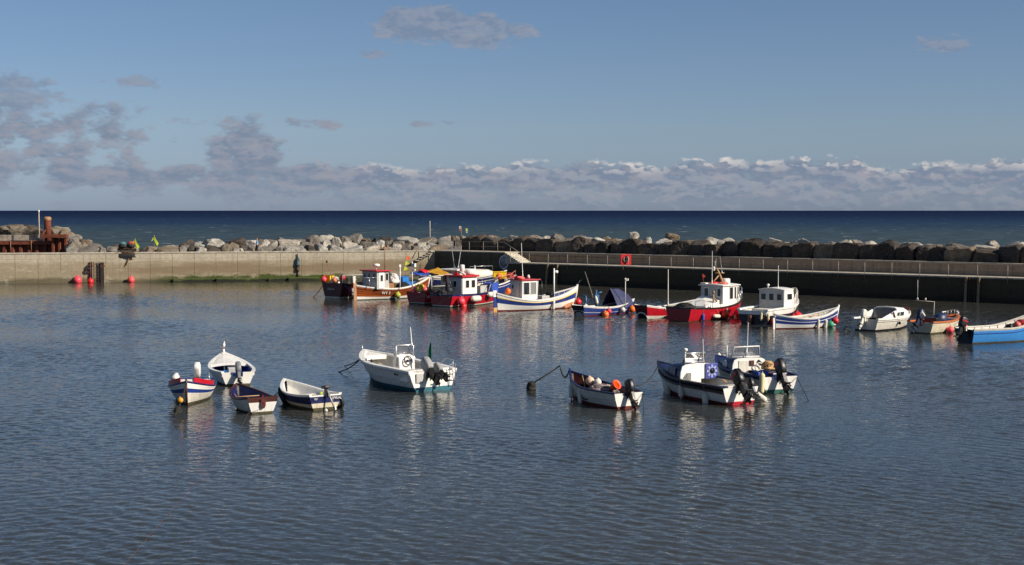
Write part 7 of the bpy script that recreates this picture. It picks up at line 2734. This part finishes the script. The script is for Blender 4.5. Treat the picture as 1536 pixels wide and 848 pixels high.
# ================================================================== the person on the quay
def skin_body(name, joints, edges, mat, parent, sub=2):
    me = bpy.data.meshes.new(name)
    me.from_pydata([j[0] for j in joints], edges, [])
    o = bpy.data.objects.new(name, me)
    COL.objects.link(o)
    md = o.modifiers.new('skin', 'SKIN')
    md.use_smooth_shade = True
    sv = me.skin_vertices[0].data if me.skin_vertices else None
    if sv is None:
        bm = bmesh.new()
        bm.from_mesh(me)
        bm.verts.layers.skin.verify()
        bm.to_mesh(me)
        bm.free()
        sv = me.skin_vertices[0].data
    for i, j in enumerate(joints):
        r = j[1]
        sv[i].radius = r if isinstance(r, tuple) else (r, r)
    sv[0].use_root = True
    s2 = o.modifiers.new('sub', 'SUBSURF')
    s2.levels = sub
    s2.render_levels = sub
    dg = bpy.context.evaluated_depsgraph_get()
    m2 = bpy.data.meshes.new_from_object(o.evaluated_get(dg))
    bpy.data.objects.remove(o)
    for p in m2.polygons:
        p.use_smooth = True
    m2.materials.clear()
    m2.materials.append(mat)
    q = bpy.data.objects.new(name, m2)
    COL.objects.link(q)
    q.parent = parent
    return q


skinm = paint('skin', (196, 140, 112), 0.6, 0.1)
jacket = paint('blue_jacket', (96, 164, 206), 0.8, 0.2, 6)
trous = paint('dark_trousers', (26, 26, 34), 0.85, 0.25, 6)
foot = onL(389.3) - LN * 5.2
per = thing('person', 'person in a light blue jacket and dark trousers standing on the quay before the boulders', 'person', (foot.x, foot.y, WTOP - 0.35), radians(200))
# local +x is the way the person looks; arms forward holding something small
J = [((0, 0, 0.98), (0.13, 0.16)), ((0.0, 0, 1.22), (0.12, 0.16)), ((-0.01, 0, 1.42), (0.11, 0.17)), ((0.0, 0, 1.52), 0.06), ((0.02, 0, 1.60), 0.058), ((0.035, 0, 1.68), (0.095, 0.078)), ((0.03, 0, 1.77), (0.088, 0.072)),
     ((0, 0.20, 1.43), 0.062), ((0.05, 0.26, 1.18), 0.05), ((0.26, 0.16, 1.16), 0.04), ((0.33, 0.13, 1.19), 0.036),
     ((0, -0.20, 1.43), 0.062), ((0.05, -0.26, 1.18), 0.05), ((0.26, -0.12, 1.18), 0.04), ((0.33, -0.09, 1.21), 0.036),
     ((0, 0.10, 0.88), 0.10), ((0.03, 0.11, 0.50), 0.066), ((-0.02, 0.11, 0.10), 0.046), ((0.12, 0.12, 0.045), 0.042),
     ((0, -0.10, 0.88), 0.10), ((0.01, -0.11, 0.50), 0.066), ((-0.04, -0.11, 0.10), 0.046), ((0.10, -0.12, 0.045), 0.042)]
E = [(0, 1), (1, 2), (2, 3), (3, 4), (4, 5), (5, 6), (2, 7), (7, 8), (8, 9), (9, 10), (2, 11), (11, 12), (12, 13), (13, 14), (0, 15), (15, 16), (16, 17), (17, 18), (0, 19), (19, 20), (20, 21), (21, 22)]
skin_body('body', J, E, skinm, per)
JJ = [(J[i][0], tuple(v * 1.16 for v in J[i][1]) if isinstance(J[i][1], tuple) else J[i][1] * 1.28) for i in (0, 1, 2, 3, 7, 8, 9, 11, 12, 13)]
JJ[3] = ((0, 0, 1.50), 0.078)
JJ[0] = ((0, 0, 0.88), (0.155, 0.195))
JJ[1] = ((0, 0, 1.18), (0.145, 0.19))
skin_body('jacket', JJ, [(0, 1), (1, 2), (2, 3), (2, 4), (4, 5), (5, 6), (2, 7), (7, 8), (8, 9)], jacket, per)
TT = [(J[i][0], tuple(v * 1.1 for v in J[i][1]) if isinstance(J[i][1], tuple) else J[i][1] * 1.25) for i in (0, 15, 16, 17, 18, 19, 20, 21, 22)]
skin_body('trousers', TT, [(0, 1), (1, 2), (2, 3), (3, 4), (0, 5), (5, 6), (6, 7), (7, 8)], trous, per)
MB().lathe(sphere_prof(0.098, 8), (0.015, 0, 1.785), 14, squash=(1.0, 0.86)).build('hair', paint('brown_hair', (88, 58, 40), 0.7, 0.3), per)
for side in (1, -1):
    for k in range(4):
        MB().tube([(0.34, side * 0.11 + (k - 1.5) * 0.018, 1.20), (0.39, side * 0.10 + (k - 1.5) * 0.016, 1.20 - 0.004 * k), (0.40, side * 0.095 + (k - 1.5) * 0.014, 1.17)], [0.010, 0.009, 0.007], 6).build('finger', skinm, per)
    MB().tube([(0.34, side * 0.11 - side * 0.03, 1.21), (0.38, side * 0.08 - side * 0.03, 1.225)], [0.011, 0.008], 6).build('thumb', skinm, per)
cm = thing('camera', 'small dark object held up by the person in blue', 'camera', (0, 0, 0))
cm.location = W(per, (0.42, 0.0, 1.20))
MB().box((0, 0, 0), (0.09, 0.16, 0.11)).build('body', BLACK, cm, bev=0.012)
MB().tube([(0, 0, 0), (0.09, -0.03, 0)], 0.035, 10).build('lens', BLACK, cm)
